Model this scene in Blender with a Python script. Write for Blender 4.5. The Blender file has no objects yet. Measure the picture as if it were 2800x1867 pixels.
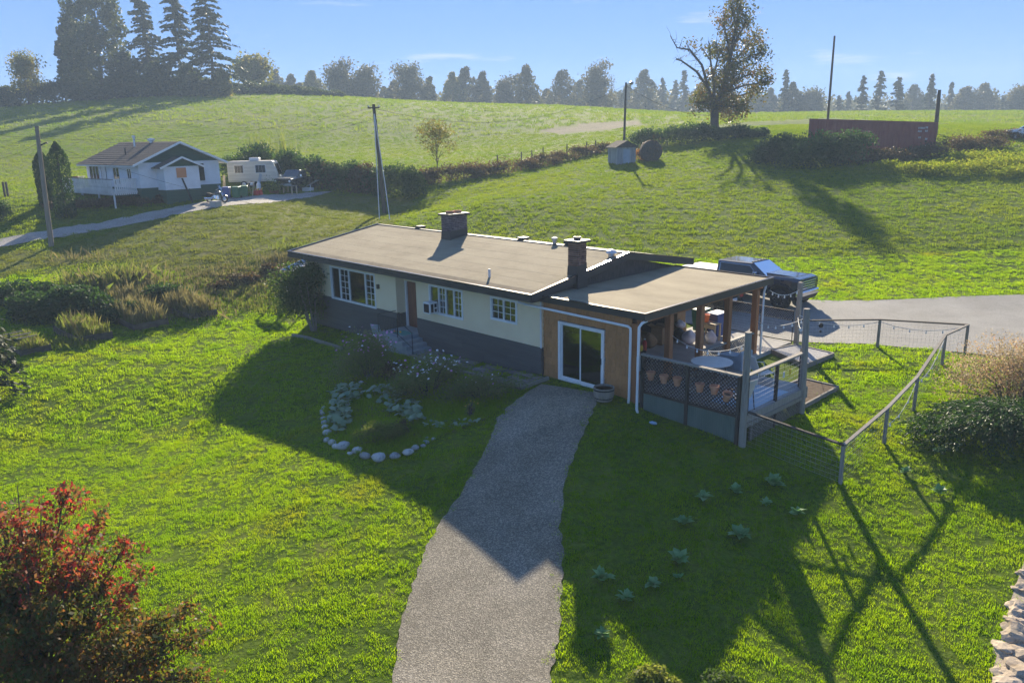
import bpy, bmesh, math, random
import numpy as np
from mathutils import Matrix, Vector
R = math.radians
rng = np.random.default_rng(7)
random.seed(7)
scene = bpy.context.scene
COL = scene.collection

# ------------------------------------------------------------------ camera
CAM = np.array([15.5575, -20.1166, 8.5417])
TH, PITCH, ROLL, FPX = 0.7666, 0.2548, -0.0177, 2166.62
S_, C_ = math.sin(TH), math.cos(TH)
FWD = np.array([-C_, S_]); RGT = np.array([S_, C_])
cam_data = bpy.data.cameras.new('camera')
cam = bpy.data.objects.new('camera', cam_data); COL.objects.link(cam)
cam_data.sensor_width = 36.0
cam_data.lens = 36.0 * FPX / 2800.0
cam_data.clip_end = 5000
_f = Vector((FWD[0] * math.cos(PITCH), FWD[1] * math.cos(PITCH), -math.sin(PITCH)))
_r = Vector((RGT[0], RGT[1], 0)); _u = _r.cross(_f)
_m = Matrix((( _r.x, _u.x, -_f.x), (_r.y, _u.y, -_f.y), (_r.z, _u.z, -_f.z)))
_m = _m @ Matrix.Rotation(ROLL, 3, 'Z')
cam.matrix_world = Matrix.Translation(Vector(CAM)) @ _m.to_4x4()
scene.camera = cam

# ------------------------------------------------------------------ sun, sky, exposure
SUN_DIR = np.array([-0.675, 0.738, 0.456]); SUN_DIR /= np.linalg.norm(SUN_DIR)
SUN_EL = math.asin(SUN_DIR[2])
sl = bpy.data.lights.new('sun', 'SUN'); sl.energy = 3.35; sl.angle = R(0.6); sl.color = (1.0, 0.87, 0.66)
sun = bpy.data.objects.new('sun', sl); COL.objects.link(sun)
sun.rotation_euler = Vector(SUN_DIR).to_track_quat('Z', 'Y').to_euler()
sun.location = (-60, 66, 60)
world = bpy.data.worlds.new('World'); scene.world = world; world.use_nodes = True
wn = world.node_tree; wn.nodes.clear()
def wnode(t, **k):
    n = wn.nodes.new(t)
    for a, b in k.items(): setattr(n, a, b)
    return n
sky = wnode('ShaderNodeTexSky', sky_type='NISHITA', sun_disc=False, sun_elevation=SUN_EL,
            sun_rotation=math.atan2(SUN_DIR[0], SUN_DIR[1]), air_density=1.0, dust_density=0.0, ozone_density=8.0, altitude=3000)
bg = wnode('ShaderNodeBackground'); bg.inputs[1].default_value = 0.052
wo = wnode('ShaderNodeOutputWorld')
# thin wisps of cloud low in the sky
tc = wnode('ShaderNodeTexCoord')
mp = wnode('ShaderNodeMapping'); mp.inputs['Scale'].default_value = (5.0, 5.0, 42.0); mp.inputs['Rotation'].default_value = (0.02, -0.03, 0.4)
ns = wnode('ShaderNodeTexNoise'); ns.inputs['Scale'].default_value = 1.0; ns.inputs['Detail'].default_value = 5; ns.inputs['Roughness'].default_value = 0.55
rp = wnode('ShaderNodeValToRGB'); rp.color_ramp.elements[0].position = 0.64; rp.color_ramp.elements[1].position = 0.85
mx = wnode('ShaderNodeMixRGB'); mx.inputs[2].default_value = (5.0, 5.1, 5.3, 1)
hs = wnode('ShaderNodeHueSaturation'); hs.inputs['Saturation'].default_value = 1.0
L = wn.links.new
L(tc.outputs['Generated'], mp.inputs[0]); L(mp.outputs[0], ns.inputs['Vector']); L(ns.outputs[0], rp.inputs[0])
gm = wnode('ShaderNodeGamma'); gm.inputs[1].default_value = 0.36
wb = wnode('ShaderNodeMixRGB', blend_type='MULTIPLY'); wb.inputs[0].default_value = 1.0; wb.inputs[2].default_value = (.98, 1.50, 2.50, 1)
L(sky.outputs[0], gm.inputs[0]); L(gm.outputs[0], wb.inputs[1]); L(wb.outputs[0], hs.inputs['Color'])
L(rp.outputs[0], mx.inputs[0]); L(hs.outputs[0], mx.inputs[1]); L(mx.outputs[0], bg.inputs[0]); L(bg.outputs[0], wo.inputs[0])
vs = scene.view_settings
vs.view_transform = 'Standard'; vs.look = 'None'; vs.exposure = 1.88; vs.gamma = 1.0
cy = scene.cycles
cy.max_bounces = 6; cy.diffuse_bounces = 4; cy.glossy_bounces = 3; cy.transmission_bounces = 5; cy.transparent_max_bounces = 12; cy.volume_bounces = 0
cy.use_adaptive_sampling = True; cy.adaptive_threshold = 0.02
cy.use_denoising = True
cy.sample_clamp_indirect = 6.0

# ------------------------------------------------------------------ measuring helpers (reference picture 2352 px wide -> world)
K = 2800 / 2352
def ray(vx, vy):
    a, b = vx * K - 1400, vy * K - 933.5
    cr, sr = math.cos(ROLL), math.sin(ROLL)
    a, b = a * cr + b * sr, -a * sr + b * cr
    x, y = a / FPX, -b / FPX
    ff, up = math.cos(PITCH) + math.sin(PITCH) * y, -math.sin(PITCH) + math.cos(PITCH) * y
    h = RGT * x + FWD * ff
    return np.array([h[0], h[1], up])
def PZ(vx, vy, z):
    r = ray(vx, vy); return CAM + r * ((z - CAM[2]) / r[2])
def PD(vx, vy, d):
    r = ray(vx, vy); return CAM + r * (d / (r[:2] @ FWD))
def PX(vx, vy, x):
    r = ray(vx, vy); return CAM + r * ((x - CAM[0]) / r[0])
def PY(vx, vy, y):
    r = ray(vx, vy); return CAM + r * ((y - CAM[1]) / r[1])

# ------------------------------------------------------------------ terrain heights (thin-plate spline through surveyed points)
_c = [(-20,0,-.55),(-12,0,-.26),(-4,0,-.05),(0,-.1,-.06),(.75,-.3,-.28),(4.2,-.2,-.48),(4.4,3.7,-.40),(3.5,11.8,-.06),(7.1,-.5,-1.25),(7.0,3.1,-.9),
 (6.85,6.35,-.58),(6.6,9.6,-.27),(7,13,-.06),(-14,-8.8,-1.75),(3.2,-9.0,-1.8),(8.1,-8,-2.1),(-3,-10.2,-1.8),(15,-10,-2.7),(15,0,-2.0),(15,-20,-3.4),
 (7.5,-15.5,-2.7),(-4,-16.5,-2.5),(-16,-16.5,-1.9),(-21,-12,-.8),(-22,-5,-.55),(-26,-6,-.1),(-25,0,.3),(-24,6,.95),(0,-5,-.9),(-9,-5,-1.0),(-15,-6,-1.1),(-10,5,-.08),(-3,8,-.1),(0,9,-.1),(-2,3,-.12),(.3,5.5,-.12),
 (-2,14,.1),(-10,12,.6),(-18,10,1.0),(12,14,-.1),(22,18,.0),(14,30,.6),(30,30,.6),(25,5,-1.8),(0,-30,-3.8),(30,-20,-4.2)]
for vx, vy, d in [(1793,710,37),(2268,672,39),(2345,672,39),(1900,683,39),(2184,504,52.5),(2268,412,63.5),(2150,336,76),(1428,374,81),(1640,310,95),(1260,378,83),(1008,412,76),
   (924,449,70),(883,490,64),(672,420,74),(470,462,64),(168,466,62),(0,559,53),(252,517,57),(504,480,60),(118,565,52),(336,588,49),(546,588,48),
   (126,714,40),(1092,470,60),(1260,521,53.5),(600,213,205),(1008,237,195),(1512,262,225),(168,250,150),(504,277,125),(1008,336,112),(42,403,85),
   (2100,262,235),(2352,266,240),(1720,266,235),(1300,245,195),(1800,480,57),(2340,560,46.8),(1750,278,130),(2050,280,125),(1580,275,130),(2320,285,125),(1900,259,190),(1650,264,190),(1350,262,150),(1180,262,150),(800,225,200)]:
    p = PD(vx, vy, d); _c.append(tuple(p))
for vx, d, z in [(600,270,13),(1008,260,11),(1512,300,9.5),(2100,320,8),(100,230,15),(2352,350,8),(600,420,10),(1400,450,6),(2200,480,5)]:
    p = PD(vx, 250, d); _c.append((p[0], p[1], z))
_c = np.array(_c)
def _U(r2): return 0.5 * r2 * np.log(r2 + 1e-9)
def _fit():
    n = len(_c); X = _c[:, :2] / 50.
    d = ((X[:, None] - X[None]) ** 2).sum(-1)
    Kk = _U(d) + np.eye(n) * 2e-4
    Pm = np.hstack([np.ones((n, 1)), X]); A = np.zeros((n + 3, n + 3))
    A[:n, :n] = Kk; A[:n, n:] = Pm; A[n:, :n] = Pm.T
    return np.linalg.solve(A, np.append(_c[:, 2], [0, 0, 0])), X
_w, _X = _fit()
def gz(x, y):
    x = np.atleast_1d(np.asarray(x, float)); y = np.atleast_1d(np.asarray(y, float)); sh = x.shape
    q = np.stack([x.ravel(), y.ravel()], 1) / 50.
    out = np.empty(len(q))
    for i in range(0, len(q), 20000):
        qq = q[i:i + 20000]
        d = ((qq[:, None] - _X[None]) ** 2).sum(-1)
        out[i:i + 20000] = _U(d) @ _w[:-3] + _w[-3] + qq @ _w[-2:]
    r = np.hypot(q[:, 0] * 50 - CAM[0], q[:, 1] * 50 - CAM[1]); t = np.clip((r - 270) / 150, 0, 1); t = t * t * (3 - 2 * t)
    out = out * (1 - t) + 6.0 * t
    return out.reshape(sh)
def g1(x, y): return float(gz(x, y)[0])
def PG(vx, vy, dmax=400):
    r = ray(vx, vy); r = r / (r[:2] @ FWD)
    ds = np.concatenate([np.arange(8, 80, .25), np.arange(80, dmax, 1.)])
    pts = CAM + ds[:, None] * r
    h = pts[:, 2] - gz(pts[:, 0], pts[:, 1])
    i = max(1, int(np.argmax(h < 0)) if (h < 0).any() else len(ds) - 1)
    t = h[i - 1] / (h[i - 1] - h[i])
    t = min(max(t, 0), 1)
    d = ds[i - 1] + t * (ds[i] - ds[i - 1])
    p = CAM + d * r
    return np.array([p[0], p[1], g1(p[0], p[1])])
def dep(p): return float((np.asarray(p)[:2] - CAM[:2]) @ FWD)
def proj(P):
    P = np.asarray(P, float).reshape(-1, 3); d = P[:, :2] - CAM[:2]
    X = d @ RGT; Y = d @ FWD; Z = P[:, 2] - CAM[2]
    ff = math.cos(PITCH) * Y - math.sin(PITCH) * Z; up = math.sin(PITCH) * Y + math.cos(PITCH) * Z
    a, b = FPX * X / ff, -FPX * up / ff
    cr, sr = math.cos(ROLL), math.sin(ROLL)
    return np.stack([(1400 + a * cr - b * sr) / K, (933.5 + a * sr + b * cr) / K, ff], 1)
# ------------------------------------------------------------------ object helpers
ALL = {}
def set_tag(o, label=None, cat=None, group=None, kind=None):
    if label: o['label'] = label
    if cat: o['category'] = cat
    if group: o['group'] = group
    if kind: o['kind'] = kind
    return o
def thing(name, label, cat, loc=(0, 0, 0), rz=0.0, group=None):
    o = bpy.data.objects.new(name, None); COL.objects.link(o)
    o.empty_display_size = 0.2
    o.location = loc; o.rotation_euler = (0, 0, rz)
    return set_tag(o, label, cat, group)
def mat_of(o):
    m = Matrix.LocRotScale(Vector(o.location), o.rotation_euler, Vector(o.scale))
    if o.parent: m = mat_of(o.parent) @ o.matrix_parent_inverse @ m
    return m
def link(name, me, parent=None, mats=None, world=True):
    o = bpy.data.objects.new(name, me); COL.objects.link(o)
    if mats:
        for m in (mats if isinstance(mats, (list, tuple)) else [mats]): me.materials.append(m)
    if parent is not None:
        o.parent = parent
        if world: o.matrix_parent_inverse = mat_of(parent).inverted()
    return o
def copy_tree(o, parent=None):
    c = o.copy(); COL.objects.link(c)
    if parent is not None: c.parent = parent
    for ch in o.children: copy_tree(ch, c)
    return c
def np_mesh(name, V, F, smooth=False):
    """V (n,3), F (m,k) all of one size"""
    V = np.asarray(V, np.float32); F = np.asarray(F, np.int32)
    me = bpy.data.meshes.new(name); k = F.shape[1]
    me.vertices.add(len(V)); me.vertices.foreach_set('co', V.ravel())
    me.loops.add(F.size); me.loops.foreach_set('vertex_index', F.ravel())
    me.polygons.add(len(F)); me.polygons.foreach_set('loop_start', np.arange(0, F.size, k, dtype=np.int32))
    me.update(calc_edges=True)
    if smooth: me.polygons.foreach_set('use_smooth', np.ones(len(F), bool))
    return me
class MB:
    def __init__(s): s.v, s.f, s.m, s.cur = [], [], [], 0
    def mi(s, i): s.cur = i; return s
    def add(s, V, F):
        b = len(s.v); s.v.extend([tuple(map(float, p)) for p in V])
        for f in F: s.f.append(tuple(b + i for i in f)); s.m.append(s.cur)
        return s
    def hexa(s, P):   # 8 points: bottom 4 ccw, top 4 ccw
        return s.add(P, [(3, 2, 1, 0), (4, 5, 6, 7), (0, 1, 5, 4), (1, 2, 6, 5), (2, 3, 7, 6), (3, 0, 4, 7)])
    def box(s, x0, y0, z0, x1, y1, z1):
        x0, x1 = min(x0, x1), max(x0, x1); y0, y1 = min(y0, y1), max(y0, y1); z0, z1 = min(z0, z1), max(z0, z1)
        return s.hexa([(x0, y0, z0), (x1, y0, z0), (x1, y1, z0), (x0, y1, z0), (x0, y0, z1), (x1, y0, z1), (x1, y1, z1), (x0, y1, z1)])
    def beam(s, p, q, w, h, up=(0, 0, 1)):   # bar p->q, width w sideways, height h along up
        p, q = Vector(p), Vector(q); d = (q - p).normalized(); u = Vector(up)
        sd = d.cross(u)
        if sd.length < 1e-4: sd = d.cross(Vector((1, 0, 0)))
        sd.normalize(); u = sd.cross(d); a, b = sd * w / 2, u * h / 2
        return s.hexa([p - a - b, p + a - b, q + a - b, q - a - b, p - a + b, p + a + b, q + a + b, q - a + b])
    def tube(s, pts, rad, n=6, caps=True):
        pts = [Vector(p) for p in pts]; rad = rad if isinstance(rad, (list, tuple)) else [rad] * len(pts)
        rings = []; ref = None
        for i, p in enumerate(pts):
            d = (pts[min(i + 1, len(pts) - 1)] - pts[max(i - 1, 0)]).normalized()
            if ref is None: ref = Vector((1, 0, 0)) if abs(d.x) < .8 else Vector((0, 1, 0))
            a = d.cross(ref).normalized(); b = d.cross(a); ref = -b if False else a.cross(d) * 1.0
            ref = a.cross(d)
            rings.append([p + a * (math.cos(t) * rad[i]) + b * (math.sin(t) * rad[i]) for t in [2 * math.pi * k / n for k in range(n)]])
        V = [v for r in rings for v in r]; F = []
        for i in range(len(pts) - 1):
            for k in range(n):
                F.append((i * n + k, i * n + (k + 1) % n, (i + 1) * n + (k + 1) % n, (i + 1) * n + k))
        if caps: F.append(tuple(range(n))[::-1]); F.append(tuple((len(pts) - 1) * n + k for k in range(n)))
        return s.add(V, F)
    def lathe(s, prof, c=(0, 0, 0), n=16, caps=True):   # prof [(r,z)]
        V = [(c[0] + r * math.cos(2 * math.pi * k / n), c[1] + r * math.sin(2 * math.pi * k / n), c[2] + z) for r, z in prof for k in range(n)]
        F = []
        for i in range(len(prof) - 1):
            for k in range(n): F.append((i * n + k, i * n + (k + 1) % n, (i + 1) * n + (k + 1) % n, (i + 1) * n + k))
        if caps: F.append(tuple(range(n))[::-1]); F.append(tuple((len(prof) - 1) * n + k for k in range(n)))
        return s.add(V, F)
    def prism(s, poly, z0, z1, ax='z'):   # poly ccw in the other two axes
        def P(a, b, c): return {'z': (a, b, c), 'x': (c, a, b), 'y': (a, c, b)}[ax]
        n = len(poly); V = [P(a, b, z0) for a, b in poly] + [P(a, b, z1) for a, b in poly]
        return s.add(V, [tuple(range(n))[::-1], tuple(range(n, 2 * n))] + [(i, (i + 1) % n, n + (i + 1) % n, n + i) for i in range(n)])
    def quad(s, *P): return s.add(P, [tuple(range(len(P)))])
    def mesh(s, name, smooth=False, bevel=0):
        me = bpy.data.meshes.new(name); me.from_pydata(s.v, [], s.f)
        me.polygons.foreach_set('material_index', s.m)
        bm = bmesh.new(); bm.from_mesh(me)
        bmesh.ops.recalc_face_normals(bm, faces=bm.faces)
        if bevel:
            bmesh.ops.bevel(bm, geom=[e for e in bm.edges if len(e.link_faces) == 2 and e.calc_face_angle(0) > .6], offset=bevel, segments=1, affect='EDGES')
        bm.to_mesh(me); bm.free()
        if smooth: me.polygons.foreach_set('use_smooth', [True] * len(me.polygons)); me.set_sharp_from_angle(angle=R(40))
        me.update(); return me
    def build(s, name, mats, parent=None, smooth=False, bevel=0, world=True):
        return link(name, s.mesh(name, smooth, bevel), parent, mats, world)
def bar(name, m, parent, p, q, w, h, up=(0, 0, 1)): return MB().beam(p, q, w, h, up).build(name, m, parent)
def bx(name, m, parent, *c, bevel=0): return MB().box(*c).build(name, m, parent, bevel=bevel)
def structure(o): o['kind'] = 'structure'; return o
def stuff(o): o['kind'] = 'stuff'; return o

# ------------------------------------------------------------------ materials
class N:
    def __init__(s, name):
        s.m = bpy.data.materials.new(name); s.m.use_nodes = True; s.t = s.m.node_tree; s.t.nodes.clear()
        s.out = s('ShaderNodeOutputMaterial')
    def __call__(s, t, **k):
        n = s.t.nodes.new(t)
        for a, b in k.items(): setattr(n, a, b)
        return n
    def l(s, a, b): s.t.links.new(a, b)
    def pos(s, sc=(1, 1, 1)):
        g = s('ShaderNodeNewGeometry'); mp = s('ShaderNodeMapping'); mp.inputs['Scale'].default_value = sc
        s.l(g.outputs['Position'], mp.inputs[0]); return mp.outputs[0]
    def noise(s, scale, detail=4, sc=(1, 1, 1), rough=.55):
        n = s('ShaderNodeTexNoise'); n.inputs['Scale'].default_value = scale; n.inputs['Detail'].default_value = detail; n.inputs['Roughness'].default_value = rough
        s.l(s.pos(sc), n.inputs['Vector']); return n.outputs[0]
    def ramp(s, fac, cols, lo=.3, hi=.7):
        r = s('ShaderNodeValToRGB'); e = r.color_ramp.elements
        while len(e) < len(cols): e.new(.5)
        for i, c in enumerate(cols):
            e[i].position = lo + (hi - lo) * i / max(1, len(cols) - 1); e[i].color = (*c, 1)
        s.l(fac, r.inputs[0]); return r.outputs[0]
    def mix(s, fac, a, b, mode='MIX'):
        m = s('ShaderNodeMixRGB', blend_type=mode)
        for i, v in enumerate((fac, a, b)):
            if hasattr(v, 'links') or hasattr(v, 'is_linked'): s.l(v, m.inputs[i])
            elif isinstance(v, (int, float)): m.inputs[i].default_value = v if i == 0 else (v, v, v, 1)
            else: m.inputs[i].default_value = (*v, 1)
        return m.outputs[0]
    def bump(s, h, strength=.3, dist=.02):
        b = s('ShaderNodeBump'); b.inputs['Strength'].default_value = strength; b.inputs['Distance'].default_value = dist
        s.l(h, b.inputs['Height']); return b.outputs[0]
def mk(name, cols, scale=3.0, rough=.8, spec=.3, metal=0., bump=0., bscale=None, sc=(1, 1, 1), lo=.3, hi=.7, rnd=0., bdist=.02, detail=5, coat=0.):
    n = N(name); p = n('ShaderNodeBsdfPrincipled'); n.l(p.outputs[0], n.out.inputs[0])
    if len(cols) == 1: cols = [tuple(c * .88 for c in cols[0]), tuple(min(1, c * 1.1) for c in cols[0])]
    c = n.ramp(n.noise(scale, detail, sc), cols, lo, hi)
    if rnd:
        oi = n('ShaderNodeObjectInfo'); mr = n('ShaderNodeMapRange'); mr.inputs[3].default_value = 1 - rnd; mr.inputs[4].default_value = 1 + rnd
        n.l(oi.outputs['Random'], mr.inputs[0]); c = n.mix(1.0, c, mr.outputs[0], 'MULTIPLY')
    n.l(c, p.inputs['Base Color'])
    p.inputs['Roughness'].default_value = rough; p.inputs['Specular IOR Level'].default_value = spec; p.inputs['Metallic'].default_value = metal
    if coat: p.inputs['Coat Weight'].default_value = coat; p.inputs['Coat Roughness'].default_value = .05
    if bump: n.l(n.bump(n.noise(bscale or scale * 6, 4, sc), bump, bdist), p.inputs['Normal'])
    return n.m
def leafmat(name, cols, trans=.45, tcol=None, patch=.35, pscale=.5, rough=.5, spec=.35, lo=0., hi=1., island=True, gloss=True, dry=None):
    """leaf colours differ leaf by leaf; light passes through"""
    n = N(name); g = n('ShaderNodeNewGeometry')
    if island: f = g.outputs['Random Per Island']
    else: f = n('ShaderNodeObjectInfo').outputs['Random']
    c = n.ramp(f, cols, lo, hi)
    c = n.mix(patch, c, n.ramp(n.noise(pscale, 3), [cols[0], cols[-1]], .35, .65))
    if dry: c = n.mix(n.ramp(n.noise(.33, 5, rough=.6), [(0, 0, 0), (.65, .65, .65)], .56, .74), c, dry)
    if gloss: p = n('ShaderNodeBsdfPrincipled'); n.l(c, p.inputs['Base Color']); p.inputs['Roughness'].default_value = rough; p.inputs['Specular IOR Level'].default_value = spec
    else: p = n('ShaderNodeBsdfDiffuse'); n.l(c, p.inputs[0])
    t = n('ShaderNodeBsdfTranslucent')
    n.l(n.mix(1.0, c, tcol or (2.2, 2.2, 1.2), 'MULTIPLY'), t.inputs[0])
    ms = n('ShaderNodeMixShader'); ms.inputs[0].default_value = trans
    n.l(p.outputs[0], ms.inputs[1]); n.l(t.outputs[0], ms.inputs[2]); n.l(ms.outputs[0], n.out.inputs[0])
    return n.m
def glassmat(name, tint=(.55, .6, .58), rough=.02, refl=.12):
    n = N(name); gl = n('ShaderNodeBsdfGlossy'); gl.inputs['Roughness'].default_value = rough; gl.inputs[0].default_value = (.95, .97, 1, 1)
    tr = n('ShaderNodeBsdfTransparent'); tr.inputs[0].default_value = (*tint, 1)
    fr = n('ShaderNodeFresnel'); fr.inputs[0].default_value = 1.5
    mr = n('ShaderNodeMath', operation='ADD', use_clamp=True); mr.inputs[1].default_value = refl; n.l(fr.outputs[0], mr.inputs[0])
    ms = n('ShaderNodeMixShader'); n.l(mr.outputs[0], ms.inputs[0]); n.l(tr.outputs[0], ms.inputs[1]); n.l(gl.outputs[0], ms.inputs[2]); n.l(ms.outputs[0], n.out.inputs[0])
    return n.m
M = {}
M['stucco'] = mk('stucco', [(.80, .645, .41), (.86, .71, .46)], 1.2, .9, .1, bump=.25, bscale=60)
M['grey_board'] = mk('grey_board', [(.078, .077, .072), (.105, .102, .095)], 1.5, .65, .3, bump=.15, bscale=8, sc=(.3, 1, 6), rnd=.1)
M['cedar'] = mk('cedar', [(.36, .15, .05), (.48, .22, .08), (.40, .19, .085)], 9.0, .75, .25, bump=.3, bscale=14, sc=(3, 3, .5), rnd=.11)
M['post_wood'] = mk('post_wood', [(.30, .115, .045), (.42, .18, .075)], 2.0, .6, .35, bump=.2, bscale=10, sc=(5, 5, .5), rnd=.1)
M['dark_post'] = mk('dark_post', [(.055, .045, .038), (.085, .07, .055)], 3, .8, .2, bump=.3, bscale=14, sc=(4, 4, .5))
M['weathered'] = mk('weathered', [(.20, .175, .145), (.30, .27, .225), (.24, .21, .17)], 3, .85, .2, bump=.4, bscale=16, sc=(5, 5, .5), rnd=.12)
M['deck_wood'] = mk('deck_wood', [(.30, .29, .27), (.40, .385, .35)], 4, .75, .3, bump=.3, bscale=18, sc=(.6, 5, 5), rnd=.15)
M['lattice'] = mk('lattice', [(.05, .036, .028), (.085, .062, .048)], 3, .8, .2)
M['grey_lattice'] = mk('grey_lattice', [(.16, .14, .12), (.24, .215, .18)], 3, .8, .2)
M['fascia'] = mk('fascia', [(.042, .036, .032), (.06, .052, .045)], 2, .5, .4, bump=.1, bscale=6, sc=(1, 1, 8))
M['flash'] = mk('flash', [(.10, .075, .06), (.14, .11, .09)], 4, .22, .6, metal=.55)
M['soffit'] = mk('soffit', [(.10, .085, .065), (.13, .11, .085)], 2, .85, .1)
M['white'] = mk('white', [(.74, .74, .72), (.82, .82, .80)], 2, .45, .4)
M['white_dirty'] = mk('white_dirty', [(.56, .55, .52), (.74, .73, .70)], 1.5, .65, .3, bump=.1, bscale=10)
M['door_red'] = mk('door_red', [(.17, .06, .03), (.24, .09, .045)], 2, .45, .4, sc=(5, 5, .6))
M['glass'] = glassmat('glass', (.62, .68, .64), .015, .10)
M['dark_glass'] = glassmat('dark_glass', (.05, .06, .065), .04, .0)
M['room'] = mk('room', [(.12, .115, .10), (.17, .16, .14)], 1, .9, .1)
M['dark'] = mk('dark', [(.012, .012, .012), (.022, .022, .022)], 3, .8, .2)
M['curtain'] = mk('curtain', [(.34, .31, .25), (.42, .39, .32)], 3, .9, .1, sc=(12, 12, .3))
M['step'] = mk('step', [(.25, .28, .29), (.33, .36, .37)], 4, .85, .2, bump=.3, bscale=40)
M['concrete'] = mk('concrete', [(.36, .34, .31), (.46, .44, .40)], 1.5, .9, .2, bump=.2, bscale=50)
M['mortar'] = mk('mortar', [(.30, .29, .28), (.40, .385, .37)], 6, .95, .1, bump=.3, bscale=60)
M['brick_grey'] = mk('brick_grey', [(.10, .085, .09), (.19, .15, .15)], 5, .9, .15, bump=.3, bscale=50, rnd=.35)
M['brick_brown'] = mk('brick_brown', [(.15, .085, .06), (.23, .14, .10)], 5, .9, .15, bump=.3, bscale=50, rnd=.35)
M['terracotta'] = mk('terracotta', [(.46, .20, .11), (.58, .29, .18)], 6, .85, .15, bump=.1, bscale=30, rnd=.1)
M['iron'] = mk('iron', [(.02, .02, .02), (.04, .04, .04)], 4, .45, .5, metal=.6)
M['steel'] = mk('steel', [(.45, .45, .46), (.6, .6, .61)], 4, .3, .5, metal=.9)
M['chrome'] = mk('chrome', [(.75, .75, .77), (.85, .85, .87)], 4, .08, .5, metal=1.)
M['black_plastic'] = mk('black_plastic', [(.015, .015, .016), (.03, .03, .032)], 4, .5, .4)
M['rubber'] = mk('rubber', [(.018, .018, .018), (.03, .03, .029)], 8, .85, .2, bump=.3, bscale=40)
M['gal_green'] = mk('gal_green', [(.13, .18, .16), (.19, .24, .215)], 2, .45, .5, metal=.35, sc=(1, 1, .3))
M['cardboard'] = mk('cardboard', [(.36, .24, .125), (.46, .32, .18)], 3, .85, .15, rnd=.12)
M['paper_bag'] = mk('paper_bag', [(.30, .195, .10), (.42, .285, .16)], 8, .9, .1, bump=.5, bscale=14)
M['bag_white'] = mk('bag_white', [(.60, .60, .63), (.78, .78, .80)], 6, .45, .4, bump=.5, bscale=9)
M['bag_black'] = mk('bag_black', [(.012, .012, .013), (.03, .03, .032)], 6, .3, .5, bump=.5, bscale=9)
M['blue_bin'] = mk('blue_bin', [(.035, .075, .25), (.05, .10, .30)], 3, .5, .4)
M['green_bin'] = mk('green_bin', [(.03, .13, .06), (.04, .16, .075)], 3, .5, .4)
M['orange'] = mk('orange', [(.78, .16, .02), (.85, .20, .03)], 3, .5, .4)
M['yellow'] = mk('yellow', [(.75, .48, .03), (.82, .55, .05)], 3, .5, .4)
M['toy_green'] = mk('toy_green', [(.07, .55, .05), (.09, .65, .07)], 3, .45, .4)
M['red'] = mk('red', [(.55, .03, .03), (.65, .05, .04)], 3, .45, .4)
M['blue_grey'] = mk('blue_grey', [(.27, .33, .38), (.35, .41, .46)], 2, .6, .3)
M['pale_blue'] = mk('pale_blue', [(.30, .42, .52), (.42, .54, .62)], 3, .7, .3, sc=(1, 6, 1))
M['teal'] = mk('teal', [(.05, .22, .19), (.08, .30, .26)], 4, .6, .3)
M['plaster_chair'] = mk('plaster_chair', [(.60, .58, .53), (.70, .68, .62)], 3, .6, .3)
M['bamboo'] = mk('bamboo', [(.46, .36, .22), (.58, .46, .29)], 4, .7, .2)
M['asphalt'] = None
M['gravel_light'] = mk('gravel_light', [(.30, .29, .28), (.52, .50, .47)], 30, .95, .1, bump=.6, bscale=60)
M['shed_board'] = mk('shed_board', [(.26, .27, .26), (.40, .41, .39)], 3, .85, .2, bump=.3, bscale=12, sc=(5, 5, .5), rnd=.15)
M['soil'] = mk('soil', [(.10, .07, .045), (.17, .125, .085)], 6, .95, .1, bump=.6, bscale=30)
M['paver'] = mk('paver', [(.19, .17, .14), (.28, .255, .22)], 5, .9, .15, bump=.4, bscale=40, rnd=.2)
M['timber'] = mk('timber', [(.20, .185, .14), (.30, .28, .22)], 5, .9, .1, bump=.4, bscale=20, sc=(1, 5, 5), rnd=.15)
M['bed_wood'] = mk('bed_wood', [(.085, .07, .055), (.14, .115, .09)], 4, .9, .1, bump=.4, bscale=20, rnd=.15)
M['stone'] = mk('stone', [(.20, .20, .19), (.46, .455, .43), (.33, .32, .28)], 7, .9, .15, bump=.8, bscale=22, rnd=.3)
M['rock_tan'] = mk('rock_tan', [(.30, .235, .165), (.46, .375, .28), (.36, .30, .22)], 4, .95, .1, bump=.7, bscale=14, rnd=.15)
M['pole'] = mk('pole', [(.19, .155, .115), (.30, .25, .19)], 3, .85, .15, bump=.4, bscale=20, sc=(6, 6, .3), rnd=.1)
M['pole_dark'] = mk('pole_dark', [(.075, .062, .05), (.12, .10, .08)], 3, .85, .15, bump=.4, bscale=20, sc=(6, 6, .3))
M['bark'] = mk('bark', [(.06, .05, .042), (.12, .10, .085)], 6, .95, .1, bump=.6, bscale=24, sc=(3, 3, .6))
M['bark_pale'] = mk('bark_pale', [(.17, .145, .115), (.27, .235, .19)], 6, .95, .1, bump=.5, bscale=24, sc=(3, 3, .6))
M['rust_box'] = mk('rust_box', [(.27, .075, .055), (.36, .11, .08)], 1.2, .7, .25, bump=.1, bscale=10)
M['truck_paint'] = mk('truck_paint', [(.018, .028, .05), (.024, .036, .064)], 1, .25, .5, metal=.4, coat=1.)
M['car_paint'] = mk('car_paint', [(.02, .022, .025), (.03, .032, .036)], 1, .25, .5, coat=1.)
M['white_paint'] = mk('white_paint', [(.78, .78, .78), (.84, .84, .84)], 1, .3, .5, coat=.6)
M['rv_cream'] = mk('rv_cream', [(.50, .46, .37), (.66, .62, .52)], 1.5, .6, .3, bump=.1, bscale=8, sc=(.3, .3, 5))
M['dark_green'] = mk('dark_green', [(.028, .075, .05), (.04, .10, .068)], 2, .7, .25, bump=.15, bscale=6, sc=(.5, .5, 8))
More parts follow.
